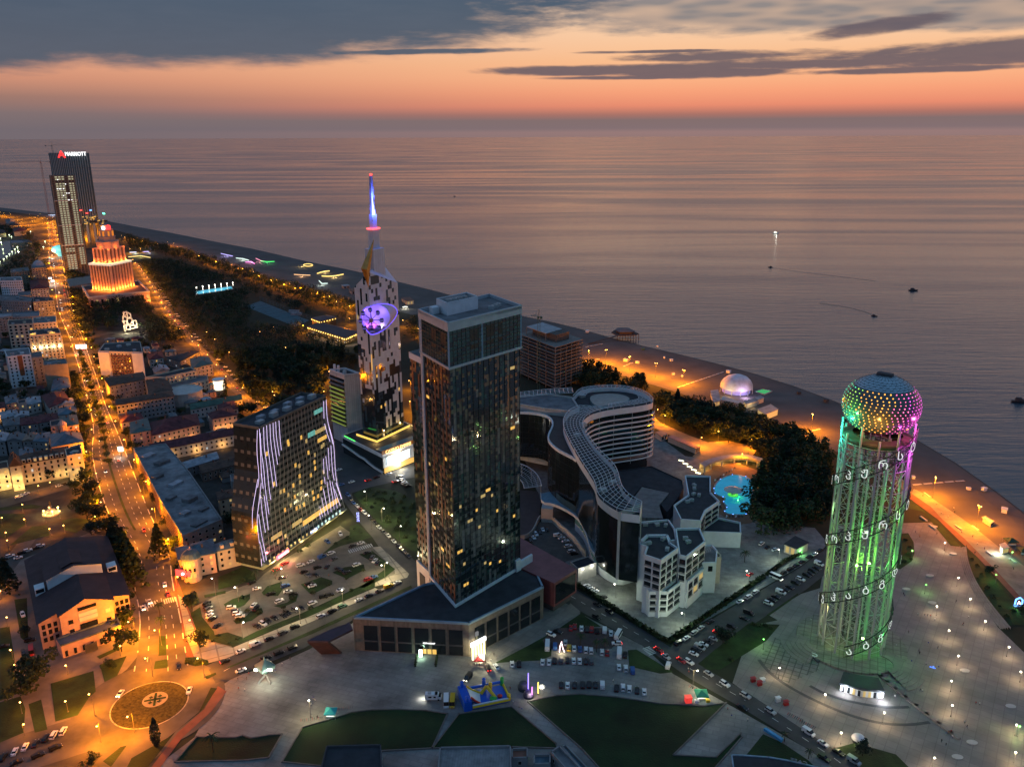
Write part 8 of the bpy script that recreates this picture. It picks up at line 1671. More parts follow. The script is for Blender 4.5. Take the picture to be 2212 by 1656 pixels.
def ranked(pts,dirs,cols,lights,where,group,order='from the near end'):
 q=sorted(zip(pts,dirs,cols,lights),key=lambda t:-proj(t[0])[1])
 for i,(p,a,c,l)in enumerate(q):car(p,a,c,'saloon','%s car%s %s, %s %s'%(c,' with red lights lit' if l=='t' else ' with headlights lit' if l=='h' else '',where,ordw(i+1),order),group,l,False)
def dirat(L_,n,t0,t1):
 q=resamp(L_,200);o=[]
 for i in range(n):t=t0+(t1-t0)*i/max(1,n-1);k=min(198,int(t*199));d=q[k+1]-q[k];o.append(math.atan2(d.y,d.x))
 return o
cc_=lambda n:[vr2.choice(('white','black','silver','black','white','grey'))for _ in range(n)]
ranked(along(bl_r,46,.25,.985,2.5),[a+1.2 for a in dirat(bl_r,46,.25,.985)],cc_(46),['']*46,'parked along the boulevard','cars parked along the boulevard')
blm=[a.lerp(b,.62)for a,b in zip(bl_l,bl_r)];ts=[.02,.07,.12,.2,.34,.42,.47,.505,.525,.545,.565,.59,.62,.72,.83,.9]
for_t=lambda L_,ts:[along(L_,2,t,min(1,t+.01))[0]for t in ts]
ranked(for_t(blm,ts),[dirat(blm,2,t,min(1,t+.01))[0]+math.pi*0 for t in ts],cc_(len(ts)),['t']*len(ts),'queueing on the boulevard','cars queueing on the boulevard')
for o in C.objects:
 if o.get('group')=='cars queueing on the boulevard':
  o.rotation_euler.z+=math.pi
avm=[a.lerp(b,.27)for a,b in zip(resamp(avl2,80),resamp(avr2,80))];avn=[a.lerp(b,.72)for a,b in zip(resamp(avl2,80),resamp(avr2,80))]
tl=sorted([vr2.uniform(.25,.62)for _ in range(16)]+[.66,.69,.73,.78,.80,.83,.86,.89]);tr_=sorted([vr2.uniform(.25,.60)for _ in range(10)]+[.66,.72,.79,.84,.88])
ranked(for_t(avm,tl),[dirat(avm,2,t,min(1,t+.01))[0]for t in tl],cc_(len(tl)),['h']*len(tl),'coming down the avenue','cars coming down the avenue')
ranked(for_t(avn,tr_),[dirat(avn,2,t,min(1,t+.01))[0]+math.pi for t in tr_],cc_(len(tr_)),['t']*len(tr_),'going up the avenue','cars going up the avenue')
p=G('T4',55,672);mh_=thing('motor_home','white motor home with roof box on the plaza beside the minibuses','motor home',p,0);mb=MB();mb.box(p+Vector((-.6,0,.5)),(5.2,2.3,2.5));mb.box(p+Vector((1.6,0,2.1)),(1.6,2.2,.9));mb.build('body',white,mh_);mb=MB();mb.box(p+Vector((2.7,0,.5)),(1.6,2.0,1.3));mb.build('cab',white,mh_)
mb=MB();mb.box(p+Vector((-1.2,-1.17,1.5)),(1.4,.06,.7));mb.box(p+Vector((.8,-1.17,1.5)),(1.0,.06,.7));mb.build('window',glass,mh_)
mb=MB();mb.box(p+Vector((2.9,0,1.8)),(.9,1.8,.6));mb.build('windscreen',glass,mh_);mb=MB();mb.box(p+Vector((-1.4,0,3)),(1.4,1.4,.4));mb.build('roof_box',steel,mh_)
for x in(-1.6,2.3):
 for s in(-1,1):mb=MB();mb.tube(p+Vector((x,s*1.0-.1,.4)),p+Vector((x,s*1.0+.1,.4)),.4,10);mb.build('wheel',tyre,mh_)
lamp_light('head_lamp',(-4.2,0,1.2),(1,1,.9),900,mh_,.3)
print('cars',ncar,'trees',ntree)
# ================================================================== people, stalls, beach, boats
def person_mesh(name,pose,shirt,legs):
 J={'pel':(0,0,.95),'ch':(0,0,1.35),'nk':(0,0,1.5),'hd':(0,.02,1.66),'top':(0,.02,1.78)}
 st={'stand':0,'walk':.28,'stride':-.3}[pose]
 for s,q in((-1,1),(1,-1)):
  J['hip%d'%s]=(.10*s,0,.90);J['kn%d'%s]=(.11*s,st*q*.55+(.03 if st else 0),.49);J['an%d'%s]=(.11*s,st*q,.08);J['to%d'%s]=(.12*s,st*q+.16,.03)
  J['sh%d'%s]=(.20*s,0,1.42);J['el%d'%s]=(.25*s,-st*q*.4,1.13);J['wr%d'%s]=(.25*s,-st*q*.7+.08,.88);J['fi%d'%s]=(.25*s,-st*q*.75+.12,.78)
 R_={'pel':.15,'ch':.16,'nk':.06,'hd':.10,'top':.08}
 for s in(-1,1):R_.update({'hip%d'%s:.10,'kn%d'%s:.065,'an%d'%s:.045,'to%d'%s:.04,'sh%d'%s:.075,'el%d'%s:.048,'wr%d'%s:.036,'fi%d'%s:.03})
 Ed=[('pel','ch'),('ch','nk'),('nk','hd'),('hd','top')]
 for s in(-1,1):Ed+=[('pel','hip%d'%s),('hip%d'%s,'kn%d'%s),('kn%d'%s,'an%d'%s),('an%d'%s,'to%d'%s),('ch','sh%d'%s),('sh%d'%s,'el%d'%s),('el%d'%s,'wr%d'%s),('wr%d'%s,'fi%d'%s)]
 K=list(J);me=bpy.data.meshes.new(name);me.from_pydata([J[k]for k in K],[(K.index(a),K.index(b))for a,b in Ed],[]);o=bpy.data.objects.new(name,me);C.objects.link(o)
 sk=o.modifiers.new('skin','SKIN');o.modifiers.new('sub','SUBSURF').levels=1
 for i,k in enumerate(K):me.skin_vertices[0].data[i].radius=(R_[k],R_[k]*.85);me.skin_vertices[0].data[i].use_root=(k=='pel')
 bpy.context.view_layer.update();dg=bpy.context.evaluated_depsgraph_get();out=bpy.data.meshes.new_from_object(o.evaluated_get(dg));bpy.data.objects.remove(o)
 out.name=name;out.materials.clear()
 for mt in(M('skin',(.45,.28,.2),.6,var=0),M('hair',(.02,.015,.01),.7,var=0),M('cloth_'+shirt,{'dark':(.02,.02,.025),'white':(.6,.6,.58),'red':(.35,.04,.04),'blue':(.05,.10,.35)}[shirt],.8,var=0),M('trousers_'+legs,{'dark':(.02,.02,.03),'denim':(.05,.07,.14),'pale':(.4,.36,.3)}[legs],.8,var=0)):out.materials.append(mt)
 for p in out.polygons:
  z=p.center.z;x=abs(p.center.x)
  p.material_index=(1 if z>1.69 or(z>1.6 and p.center.y<0)else 0 if z>1.49 or(x>.19 and z<1.12 and z>.7)else 2 if z>.95 else 3 if z>.1 else 1)
 return out
PM=[person_mesh('person',*a)for a in(('stand','dark','dark'),('walk','white','denim'),('stride','dark','denim'),('walk','red','dark'),('stand','blue','pale'),('stride','white','dark'))]
PD=['standing in dark clothes','walking in white and jeans','walking in dark top','walking in red','standing in blue top','striding in white top']
pr3=random.Random(4)
def people(fr,pts,where,group):
 q=sorted([G(fr,x,y)for x,y in pts],key=lambda p:proj(p)[0])
 for i,p in enumerate(q):
  k=pr3.randrange(6);o=bpy.data.objects.new('person',PM[k]);C.objects.link(o);o.location=(p.x,p.y,.2);o.rotation_euler=(0,0,pr3.uniform(0,6.28));tag(o,'person %s %s, %s from the left'%(PD[k],where,ordw(i+1)),'person',group)
people('T2',[(1050,480),(1058,492),(1150,620),(1195,625),(1215,628),(1235,632),(1265,655),(1455,690),(1460,685),(1495,640),(1340,470),(1410,530),(1155,870),(1160,885),(1085,740),(1220,820),(1285,850),(1105,945),(1165,1140),(1180,1145),(990,1185),(1545,1230),(1570,1235),(1340,1440),(1355,1432),(1375,1425),(1385,1460),(1470,1360),(1485,1390),(1310,1490),(1340,1515),(1205,960),(1000,835),(415,660),(1290,985)],'on the lattice tower plaza','people on the right-hand plaza')
people('D3',[(455,430),(480,450),(530,470),(590,380),(600,420),(800,690),(850,770),(930,825),(405,660),(170,640),(215,690),(1240,1040),(1250,1045),(250,240),(400,330),(680,640),(730,800),(825,870)],'on the seaside walk','people on the seaside walk')
people('T3',[(465,870),(530,865),(545,830),(515,950),(470,940),(740,810),(850,720),(790,760),(1020,1010),(1035,1030),(1050,1150),(1010,1150),(1005,1060),(1125,1075),(700,185),(1135,105),(830,110),(120,480)],'on the western plaza','people on the western plaza')
people('T4',[(430,440),(410,430),(450,420),(470,380),(490,395),(350,445),(370,450),(335,440),(640,745),(660,755),(580,610),(1280,560),(1790,480),(1795,500),(2060,750),(2085,800),(2195,825),(525,690),(600,705)],'near the parked rows','people between the rows and stalls')
for i,(x,y)in enumerate([(1232,347),(1070,440),(1247,533),(1390,198),(1520,1490),(1420,1590),(1785,1243),(1470,998),(1260,12)]):
 p=G('T2',x,y);mb=MB();mb.lathe(p,[(0,.08),(1.5,.08),(1.7,.5),(0,.55)],18);o=mb.build('oval_bench',pale,None,p);o.scale=(1.25,.8,1);tag(o,'white oval stone bench on the right-hand plaza, %s from the sea end'%ordw(i+1),'bench','oval benches on the plaza')
for i,(x,y)in enumerate(((300,225),(640,580),(830,590),(990,870),(1240,945),(360,575),(260,485))):
 a,b=G('D3',x-35,y-25),G('D3',x+35,y+25);mb=MB();d=b-a;mb.box((a+b)/2+Vector((0,0,.1)),(d.length,1.0,.5),math.atan2(d.y,d.x));mb.box((a+b)/2+Vector((0,0,.6)),(d.length*1.02,1.1,.12),math.atan2(d.y,d.x));tag(mb.build('long_bench',pale,None,a),'long pale bench by the seaside walk, %s listed from the tower'%ordw(i+1)if False else 'long pale bench on the seaside walk, %s of seven'%ordw(i+1),'bench','long benches on the seaside walk')
def bike_rack(p,ang,n,label):
 t_=thing('bicycle_rack',label,'bicycle rack',p);d=Vector((math.cos(ang),math.sin(ang),0));q=Vector((-d.y,d.x,0))
 for i in range(n):
  b_=p+d*(i*.75);mb=MB()
  for s in(-.5,.5):mb.path([b_+q*s+Vector((0,0,.34))+q*(.33*math.cos(k*.785))+Vector((0,0,.33*math.sin(k*.785)))for k in range(8)],.035,3,closed=True)
  mb.path([b_-q*.5+Vector((0,0,.34)),b_-q*.15+Vector((0,0,.8)),b_+q*.4+Vector((0,0,.85)),b_+q*.5+Vector((0,0,.34))],.04,4);mb.build('bicycle',steel_d if i%3 else MATS['paint_red'],t_)
bike_rack(G('T3',930,1165),.15,16,'rank of rental bicycles under the lit lamp by the teal tent');bike_rack(G('T3',1200,1085),.25,9,'rank of rental bicycles right of the teal tent');bike_rack(G('T2',260,1295),-.75,9,'rank of rental bicycles beside the street by the lattice tower');bike_rack(G('T2',345,1345),-.75,9,'second rank of rental bicycles nearer the white van');bike_rack(G('T4',1800,590),-.7,8,'rank of red bicycles by the green tent')
def tent(p,w,col,label,h=2.6,lit=None,cat='tent'):
 t_=thing('market_tent',label,cat,p);mb=MB();r_=w/2
 q=[p+Vector((a*r_,b*r_,h))for a,b in((-1,-1),(1,-1),(1,1),(-1,1))];ap_=p+Vector((0,0,h+w*.28))
 for i in range(4):mb.add([q[i],q[(i+1)%4],ap_],((0,1,2),),i%2 if isinstance(col,list)else 0);e=[q[i],q[(i+1)%4]];mb.quad(e[0]-Vector((0,0,.4)),e[1]-Vector((0,0,.4)),e[1],e[0])
 mb.build('canopy',col,t_)
 for v in q:mb=MB();mb.tube((v.x,v.y,.1),v,.06,5);mb.build('post',steel,t_)
 mb=MB();mb.box(p+Vector((0,-r_*.5,.1)),(w*.7,.6,.9));mb.build('counter',white,t_)
 if lit:lamp_light('stall_lamp',(0,-.4,h-.4),lit[0],lit[1],t_,.2)
 return t_
fab=lambda n,c:M('fabric_'+n,c,.7,var=.05)
tent(G('T3',1150,1130),4.6,fab('teal',(.02,.32,.36)),'teal tent on the western plaza beside the bicycles',lit=((.9,1,.8),350));tent(G('T4',1880,665),5.2,fab('green',(.01,.22,.15)),'green tent at the corner of the front lawn',lit=((1,1,.75),900))
tent(G('T4',368,425),4.8,[fab('red',(.45,.02,.03)),fab('stripe_white',(.6,.55,.5))],'red and white tent below the glowing sign gate',lit=((1,.8,.4),600))
for i,(x,y)in enumerate(((1860,1130),(1590,1440))):p=G('D3',1220,760)if i==0 else G('D3',1360,860);tent(p,6,fab('dark_green',(.02,.06,.04)),'dark green parasol tent at the beach bar, %s one'%('upper','lower')[i])
kp_=G('T4',1790,690);mb=MB();mb.box(kp_,(2.6,2.2,2.4),.1);mb.box(kp_+Vector((0,0,2.4)),(2.9,2.5,.3),.1);kk=tag(mb.build('drinks_kiosk',E('red_kiosk',(1,.06,.05),.8),None,kp_),'glowing red drinks kiosk left of the green tent','kiosk')
for i,(x,y,c)in enumerate(((1850,695,'white'),(1925,690,'yellow'))):p=G('T4',x,y);mb=MB();mb.box(p,(1.6,1.2,1.1));mb.box(p+Vector((0,0,1.1)),(1.8,1.3,.12));tag(mb.build('snack_cart',MATS['paint_'+c],None,p),'%s snack cart under the green tent'%c,'cart')
p=G('T3',672,855);uf=thing('saucer_kiosk','angular kiosk on splayed legs with two blazing floodlights on the western plaza','kiosk',p);mb=MB()
for a in(-2.2,-.9,1.6):mb.tube(p+Vector((4.6*math.cos(a),4.6*math.sin(a),.1)),p+Vector((0,0,2.6)),.55,4,r2=.35)
mb.build('legs',grey,uf);mb=MB();mb.lathe(p,[(.7,2.2),(.9,4.0),(4.4,5.4),(4.6,7.0),(.6,9.6),(0,11.6)],4);mb.build('cabin',M('saucer_teal',(.10,.16,.16),.5),uf)
for s,w in((-1,900),(1,2600)):
 q=p+Vector((3.0*s,-3.2,6.3));mb=MB();mb.box(q,(2.0 if s>0 else 1.2,.4,1.0));mb.build('floodlight',E('flood_yellow',(1,1,.72),12),uf);lamp_light('flood',Vector((3.0*s,-5.5,6)),(1,1,.72),w,uf,.4)
cst=G('T4',390,715);bc=thing('bouncy_castle','blue inflatable castle with yellow and red slide on the plaza edge','bouncy castle',cst)
ib,iy,ir_,iw,ig=(M('inflatable_'+n,c,.4,var=.05)for n,c in(('blue',(.01,.10,.55)),('yellow',(.65,.42,.02)),('red',(.45,.03,.02)),('white',(.6,.65,.7)),('green',(.03,.35,.06))))
e1=(G('T4',510,705)-G('T4',270,755)).normalized();e2=Vector((-e1.y,e1.x,0));oc=G('T4',268,755)+e1*.5;Lc,Dc=19,10.5
cp3=lambda a,b,z:oc+e1*a+e2*b+Vector((0,0,z));ca_=math.atan2(e1.y,e1.x)
mb=MB();mb.prism([cp3(0,0,0),cp3(Lc,0,0),cp3(Lc,Dc,0),cp3(0,Dc,0)],.1,1.1);mb.build('base',ib,bc)
def roll(name,pts,r,mt):mb=MB();mb.path(pts,r,8);mb.build(name,mt,bc)
roll('front_roll',[cp3(3,-.2,1.2),cp3(Lc,-.2,1.2)],.5,iy);roll('front_roll',[cp3(3,0,2.0),cp3(Lc-.5,0,2.0)],.35,iw);roll('back_roll',[cp3(1,Dc,2.6),cp3(Lc,Dc,2.6)],.6,ib);roll('end_roll',[cp3(Lc,0,1.6),cp3(Lc,Dc,1.6)],.55,iy)
mb=MB();mb.prism([cp3(-.6,-.6,0),cp3(2.6,-.6,0),cp3(2.6,Dc+.4,0),cp3(-.6,Dc+.4,0)],.1,4.4);mb.build('side_wall',ib,bc);roll('slide_rail',[cp3(2.8,1,5.2),cp3(4.4,.8,3.4),cp3(6.5,.6,1.8)],.45,ir_);roll('slide_rail',[cp3(2.8,Dc-2,5.2),cp3(5,Dc-2.4,3.2),cp3(8,Dc-3,1.8)],.45,iy)
mb=MB();mb.quad(cp3(2.8,1.2,4.6),cp3(6.8,.9,1.3),cp3(8.0,Dc-3.2,1.3),cp3(2.8,Dc-2.2,4.6));mb.quad(cp3(2.8,1.2,4.4),cp3(2.8,Dc-2.2,4.4),cp3(8.0,Dc-3.2,1.1),cp3(6.8,.9,1.1));mb.build('slide',iw,bc)
for a,b,h_,mt in((1,.3,6.4,ib),(1,Dc-.6,6.8,ib),(10.5,Dc-1,6.5,ib),(13,Dc-2,4.2,iy),(Lc-.4,Dc-.4,4.6,ig),(Lc-.4,.4,3.2,iy)):
 mb=MB();mb.lathe(cp3(a,b,.8),[(.7,0),(.8,h_*.7),(.55,h_*.78),(.9,h_*.86),(0,h_)],10);mb.build('tower',mt,bc)
roll('hump',[cp3(8.5,Dc-3.5,1.4),cp3(11,Dc-3,4.2),cp3(13.5,2.5,1.6)],.7,iy);mb=MB();mb.lathe(cp3(12.5,2.2,1.1),[(1.5,0),(1.6,.8),(0,1.5)],10);mb.build('bump',ig,bc);mb=MB();mb.lathe(cp3(15.5,3,1.1),[(1,0),(1.1,.8),(0,1.4)],10);mb.build('bump',ir_,bc)
lamp_light('castle_lamp',e1*21+Vector((0,-3,3)),(1,.95,.6),700,bc,.3)
for nm,(x,y),h_,c_,lab in(('neon_pole',(703,620),9,(.30,.2,1),'tall violet neon pole of the small fairground ride'),('neon_pole',(729,665),5.5,(.8,.2,.8),'short magenta neon pole of the small fairground ride'),('neon_pole',(770,640),6,(1,.8,.12),'yellow neon pole of the small fairground ride')):
 p=G('T4',x,y);t_=thing(nm,lab,'light pole',p);mb=MB();mb.tube(p+Vector((0,0,.6)),p+Vector((0,0,h_)),.22,6);mb.build('tube',E('neon_%d'%(c_[0]*100),c_,3),t_);mb=MB();mb.box(p+Vector((0,0,.1)),(.9,.9,.5));mb.build('base',dgrey,t_);lamp_light('glow',(0,-.8,h_*.5),c_,250,t_,.3)
p=G('T4',670,605);mb=MB();mb.lathe(p,[(2.3,.1),(2.5,1.6),(1.8,3.2),(0,3.6)],14);tag(mb.build('ball_tent',dgrey,None,p),'dark round tent by the violet neon pole','tent');p=G('T4',705,655);mb=MB();mb.lathe(p,[(2.2,.1),(2.4,1.2),(1.6,2.6),(0,2.9)],14);tag(mb.build('ride_drum',M('ride_dark',(.05,.04,.08),.6),None,p),'dark round ride drum between the neon poles','ride')
mb=MB();p=G('T4',795,612)
for k in range(10):a=k*.628;mb.tube(p+Vector((0,0,1.6)),p+Vector((1.3*math.cos(a),.2,1.6+1.3*math.sin(a))),.06,4)
tag(mb.build('light_star',E('star_white',(1,.95,.8),5),None,p),'star-shaped cluster of white bulbs right of the yellow neon pole','light')
p=G('T4',930,352);mb=MB();mb.path([p+Vector((-1,0,.1)),p+Vector((-.8,0,3)),p+Vector((0,0,5.5))],.2,5);mb.path([p+Vector((1.2,0,.1)),p+Vector((.4,0,2.5)),p+Vector((0,0,4.5))],.2,5);li_=thing('light_sculpture','glowing white and pink curved light sculpture among the parked cars','light',p);mb.build('tubes',E('pinkish_light',(1,.7,.75),4),li_);lamp_light('glow',(0,-1.5,2),(1,.85,.5),900,li_,.4)
p=G('T2',738,1490);lu=thing('lit_parasol','white lit round parasol stall beside the near street','stall',p);mb=MB();mb.lathe(p,[(2.6,2.2),(2.2,3.0),(1.2,3.6),(0,3.9)],14);mb.build('canopy',white,lu);mb=MB();mb.tube(p,p+Vector((0,0,3.6)),.08,5);mb.build('post',steel,lu);mb=MB();mb.box(p+Vector((-.6,.3,.1)),(2.4,1.2,1.2));mb.build('counter',dgrey,lu);lamp_light('bulb',(.5,-1.2,2.0),(1,1,.7),450,lu,.2)
for i,(x,y)in enumerate(((20,1070),(85,1075),(65,1095),(190,1205),(245,1230))):p=G('T2',x,y);mb=MB();mb.box(p,(2.0,1.2,1.2),.3);mb.box(p+Vector((0,0,2.0)),(2.3,1.6,.12),.3);[mb.tube(p+Vector((a,b,1.2)),p+Vector((a,b,2.0)),.05,4)for a in(-.9,.9)for b in(-.5,.5)];tag(mb.build('hire_cart',white if i%2 else MATS['paint_red'],None,p),'%s pedal hire cart at the tower plaza edge, %s from the left'%('white' if i%2 else 'red',ordw(i+1)),'cart','pedal carts')
p=G('T2',160,1440);q_=[G('T2',x,y)for x,y in((92,1405),(110,1400),(228,1475),(215,1488))];mb=MB();mb.prism(q_,.1,1.2);tag(mb.build('blue_banner_wall',M('blue_banner',(.05,.28,.55),.5),None,q_[0]),'bright blue low banner wall on the lower lawn','banner')
p=G('T2',435,885);dk_=[G('T2',x,y)for x,y in((372,850),(440,845),(520,905),(465,945))];mb=MB();mb.prism(dk_,.1,.9);lp2=mb.build('letter_plinth',M('plinth_slate',(.06,.07,.08),.6),None,dk_[0]);tag(lp2,'dark slate plinth with a single white letter before the lattice tower','plinth');mb=MB();put_text(mb,'ა',5.5,G('T2',438,886,1.0)+Vector((0,0,.1)),Vector((.95,.3,0)),Vector((-.3,.95,0)));mb.build('letter',white,lp2)
p=G('D3',1300,1460);bs_=thing('blue_neon_sign','bright blue neon tag-shaped sign at the right edge','sign',p);mb=MB();mb.path([p+Vector((-1.8,0,1)),p+Vector((-1.6,0,4.6)),p+Vector((.3,0,5.6)),p+Vector((1.8,0,4.2)),p+Vector((1.7,0,1))],.35,6,closed=True);mb.build('neon',E('neon_blue',(.12,.35,1),4),bs_);mb=MB();mb.tube(p,p+Vector((0,0,1.2)),.2,5);mb.build('post',steel_d,bs_)
mb=MB();mb.path([p+Vector((-.7,-.2,2)),p+Vector((0,-.2,3.6)),p+Vector((.8,-.2,2))],.25,5);mb.build('inner_mark',E('neon_white',(1,.9,.95),3),bs_);lamp_light('glow',(-3,-3,2),(.3,1,.2),500,bs_,.3)
for(x,y),c_,lab in(((1250,975),(.2,.4,1),'small blue glider light on the plaza floor'),):
 q=G('T2',x,y);mb=MB();mb.box(q,(2.4,.5,.25),-.6);mb.box(q+Vector((.4,.2,.25)),(.5,1.4,.1),-.6);tag(mb.build('toy_glider',E('toy_blue',(.1,.25,1),2),None,q),lab,'toy')
 # ---- beach pavilion dome, huts, pier
bd=G('S3',1840,615);bt_=thing('beach_dome','white dome pavilion glowing violet inside on the beach','dome',bd);mb=MB();rD=(G('S3',1965,615)-G('S3',1715,615)).length/2
mb.lathe(bd,[(rD*1.0,4.2),(rD*.97,7.5),(rD*.85,11),(rD*.62,14),(rD*.32,15.8),(0,16.4)],28);mb.build('shell',M('dome_white',(.60,.60,.66),.5),bt_,smooth=True);mb=MB();mb.lathe(bd,[(rD*.86,.1),(rD*.86,5.5)],28);mb.build('lit_hall',M('violet_hall',(.3,.25,.4),.5,emit=(.45,.38,1),es=.35,var=.2,sc=.4,sampled=False),bt_)
for a in range(12):mb=MB();a_=a*math.pi/6;mb.tube(bd+Vector((rD*math.cos(a_),rD*math.sin(a_),0)),bd+Vector((rD*math.cos(a_),rD*math.sin(a_),4.3)),.4,6);mb.build('pillar',pale,bt_)
lamp_light('hall_lamp',(rD*.2,-rD-6,3.5),(.8,.6,1),5000,bt_,.6);lamp_light('hall_lamp',(-rD*.9,-rD-4,4),(1,.7,.35),4000,bt_,.6)
def hut(fr,quad,h,wl_,rm,label,lamp=None,cat='beach hut',nm='beach_hut',lit=None):
 poly=ccw([FL(G(fr,x,y,h))for x,y in quad]);t_=thing(nm,label,cat,cen(poly));mb=MB();mb.prism(inset(poly,.4),0,h,0,top=False);mb.build('wall',lit or wl_,t_);mb=MB();mb.prism(poly,h,h+.4,0,bot=True);mb.build('roof',rm,t_)
 a,b=min(((poly[i],poly[(i+1)%4])for i in range(4)),key=lambda e:(Vector(e[0])+Vector(e[1])).length);L_=(Vector(b)-Vector(a)).length
 for u in(.25,.65):panel(t_,'window',inset(poly,.4)[poly.index(a)],inset(poly,.4)[poly.index(b)],L_*u-1,L_*u+1,.8,h-.6,warm2 if lamp else glass,.1,.1)
 if lamp:lamp_light('hut_lamp',lamp[2]if len(lamp)>2 else(0,-9,3),lamp[0],lamp[1],t_,.4)
 return t_
hut('S3',((1640,610),(1700,600),(1720,690),(1660,700)),5,pale,roof_light,'pale annex left of the white beach dome',((1,.75,.4),1500));hut('S3',((1720,680),(1900,720),(1890,700),(1740,650)),4,pale,pale,'low front terrace of the white beach dome')
hut('S3',((1895,690),(1985,665),(2010,690),(1920,715)),4,pale,roof_light,'pale hut right of the white beach dome',((1,.7,.3),900));hut('S3',((1975,665),(2030,645),(2060,665),(2000,688)),4,pale,roof_light,'small hut beside the green-lit pool court')
hut('S3',((2005,755),(2110,715),(2170,755),(2070,795)),5,cream,M('awning_cream',(.42,.36,.30),.8),'cream-roofed beach café with bright fairy lights',((1,1,.6),2600,(-4,-10,3)),lit=warm2)
gp=[G('S3',x,y)for x,y in((1988,618),(2045,600),(2118,615),(2060,640))];gpl=thing('green_pool','small pool court glowing vivid green beside the beach dome','pool',cen(gp));mb=MB();mb.flat(gp,.5);mb.build('water',M('green_water',(.01,.15,.04),.1,emit=(.02,.75,.18),es=.45,var=.3,sc=.3,sampled=False),gpl);mb=MB();mb.band([(q.x,q.y)for q in gp],0,.7,.8);mb.build('rim',pale,gpl)
hut('S3',((1205,935),(1260,920),(1312,945),(1255,968)),4,pale,M('rose_tin',(.24,.16,.15),.7),'short shed with rosy tin roof behind the curved hotel',nm='shed',cat='shed');hut('S3',((1305,970),(1345,957),(1568,1040),(1525,1062)),4,pale,MATS['rose_tin'],'long white shed with rosy tin roof behind the curved hotel',nm='shed',cat='shed')
hut('T2',((230,130),(310,75),(405,120),(320,165)),5,pale,roof_dark,'small white kiosk house lit green by the hedge',((.3,1,.3),900,(2,-5,2)),nm='kiosk_house',cat='kiosk');hut('D3',((1095,765),(1160,745),(1210,800),(1130,820)),3.5,pale,pale,'white beach bar with bright lit front at the right',((.85,1,.85),3500,(-5,-3,2.5)),nm='beach_bar',cat='bar')
hut('D3',((905,468),(940,455),(1040,515),(1005,535)),2.6,pale,pale,'long low pale hut lying on the sand at the right',nm='sand_hut')
for i,(fr,x,y)in enumerate((('D3',755,160),('D3',925,170),('D3',1148,408),('D3',145,35),('S3',1070,395),('S3',980,380),('S3',1350,485),('S3',1115,290),('S3',680,155),('S3',1280,355),('S3',1335,378),('S3',1780,470),('S3',1225,268),('T1',385,345),('T1',600,408),('S3',1420,500))):
 p=G(fr,x,y);mb=MB();s=.9+.3*(i%3);mb.box(p+Vector((0,0,.1)),(2.6*s,2*s,1.6*s),i*.5);mb.box(p+Vector((0,0,.1+1.6*s)),(3*s,2.4*s,.2),i*.5);tag(mb.build('beach_cabin',(dgrey if fr=='T1' else white if i!=7 else roof_teal),None,p),'%s beach cabin on the open shingle, %s along the shore'%('dark' if fr=='T1' else 'small white' if i!=7 else 'teal',ordw(i+1)),'cabin','cabins on the shingle')
for i,(a,b)in enumerate(((('S3',1380,585),('S3',1745,462)),(('S3',660,270),('S3',805,242)),(('D3',130,108),('D3',720,60)),(('T1',480,640),('T1',555,622)),(('S3',660,375),('S3',780,362)),(('S3',960,420),('S3',1035,390)))):
 p,q=G(*a),G(*b);mb=MB();d=q-p;n_=max(4,int(d.length/7))
 for k in range(n_):mb.box(p.lerp(q,(k+.5)/n_)+Vector((0,0,.12)),(d.length/n_*.8,1.6,.12),math.atan2(d.y,d.x))
 tag(mb.build('boardwalk',pale,None,p),'pale boardwalk of slabs crossing the shingle, %s of six'%ordw(i+1),'boardwalk','boardwalks on the beach')
pier_p=[G('S3',x,y,6)for x,y in((868,150),(900,128),(1010,128),(1082,160),(1050,172),(915,175))];pr_t=thing('pier_house','dark pier pavilion standing on stilts at the waterline','pier',cen(pier_p));mb=MB();mb.prism(pier_p,4.6,5.6,0,bot=True);mb.build('deck',M('pier_wood',(.07,.055,.05),.9),pr_t)
mb=MB();mb.prism(inset(pier_p,5),5.6,8.5,0,top=False);mb.build('wall',MATS['pier_wood'],pr_t);mb=MB();rp=inset(pier_p,3.5);cR=cen(rp);[mb.add([P3(Vector(rp[i]),8.5),P3(Vector(rp[(i+1)%len(rp)]),8.5),P3(cR,11)],((0,1,2),))for i in range(len(rp))];mb.build('roof',M('pier_roof',(.14,.12,.12),.8),pr_t)
for i in range(9):a,b=Vector(pier_p[3]).lerp(Vector(pier_p[5]),i/8),0;mb=MB();mb.tube((a.x,a.y,-2),(a.x,a.y,4.7),.4,6);mb.build('stilt',MATS['pier_wood'],pr_t)
a,b=G('S3',905,182,5),G('S3',690,240,.5);mb=MB();d=(b-a);q=Vector((-d.y,d.x,0)).normalized()*1.6;mb.quad(a-q,b-q,b+q,a+q);mb.quad(a-q-Vector((0,0,.4)),a+q-Vector((0,0,.4)),b+q-Vector((0,0,.4)),b-q-Vector((0,0,.4)));mb.quad(a-q,a-q-Vector((0,0,.6)),b-q-Vector((0,0,.6)),b-q);mb.build('gangway',MATS['pier_wood'],pr_t)
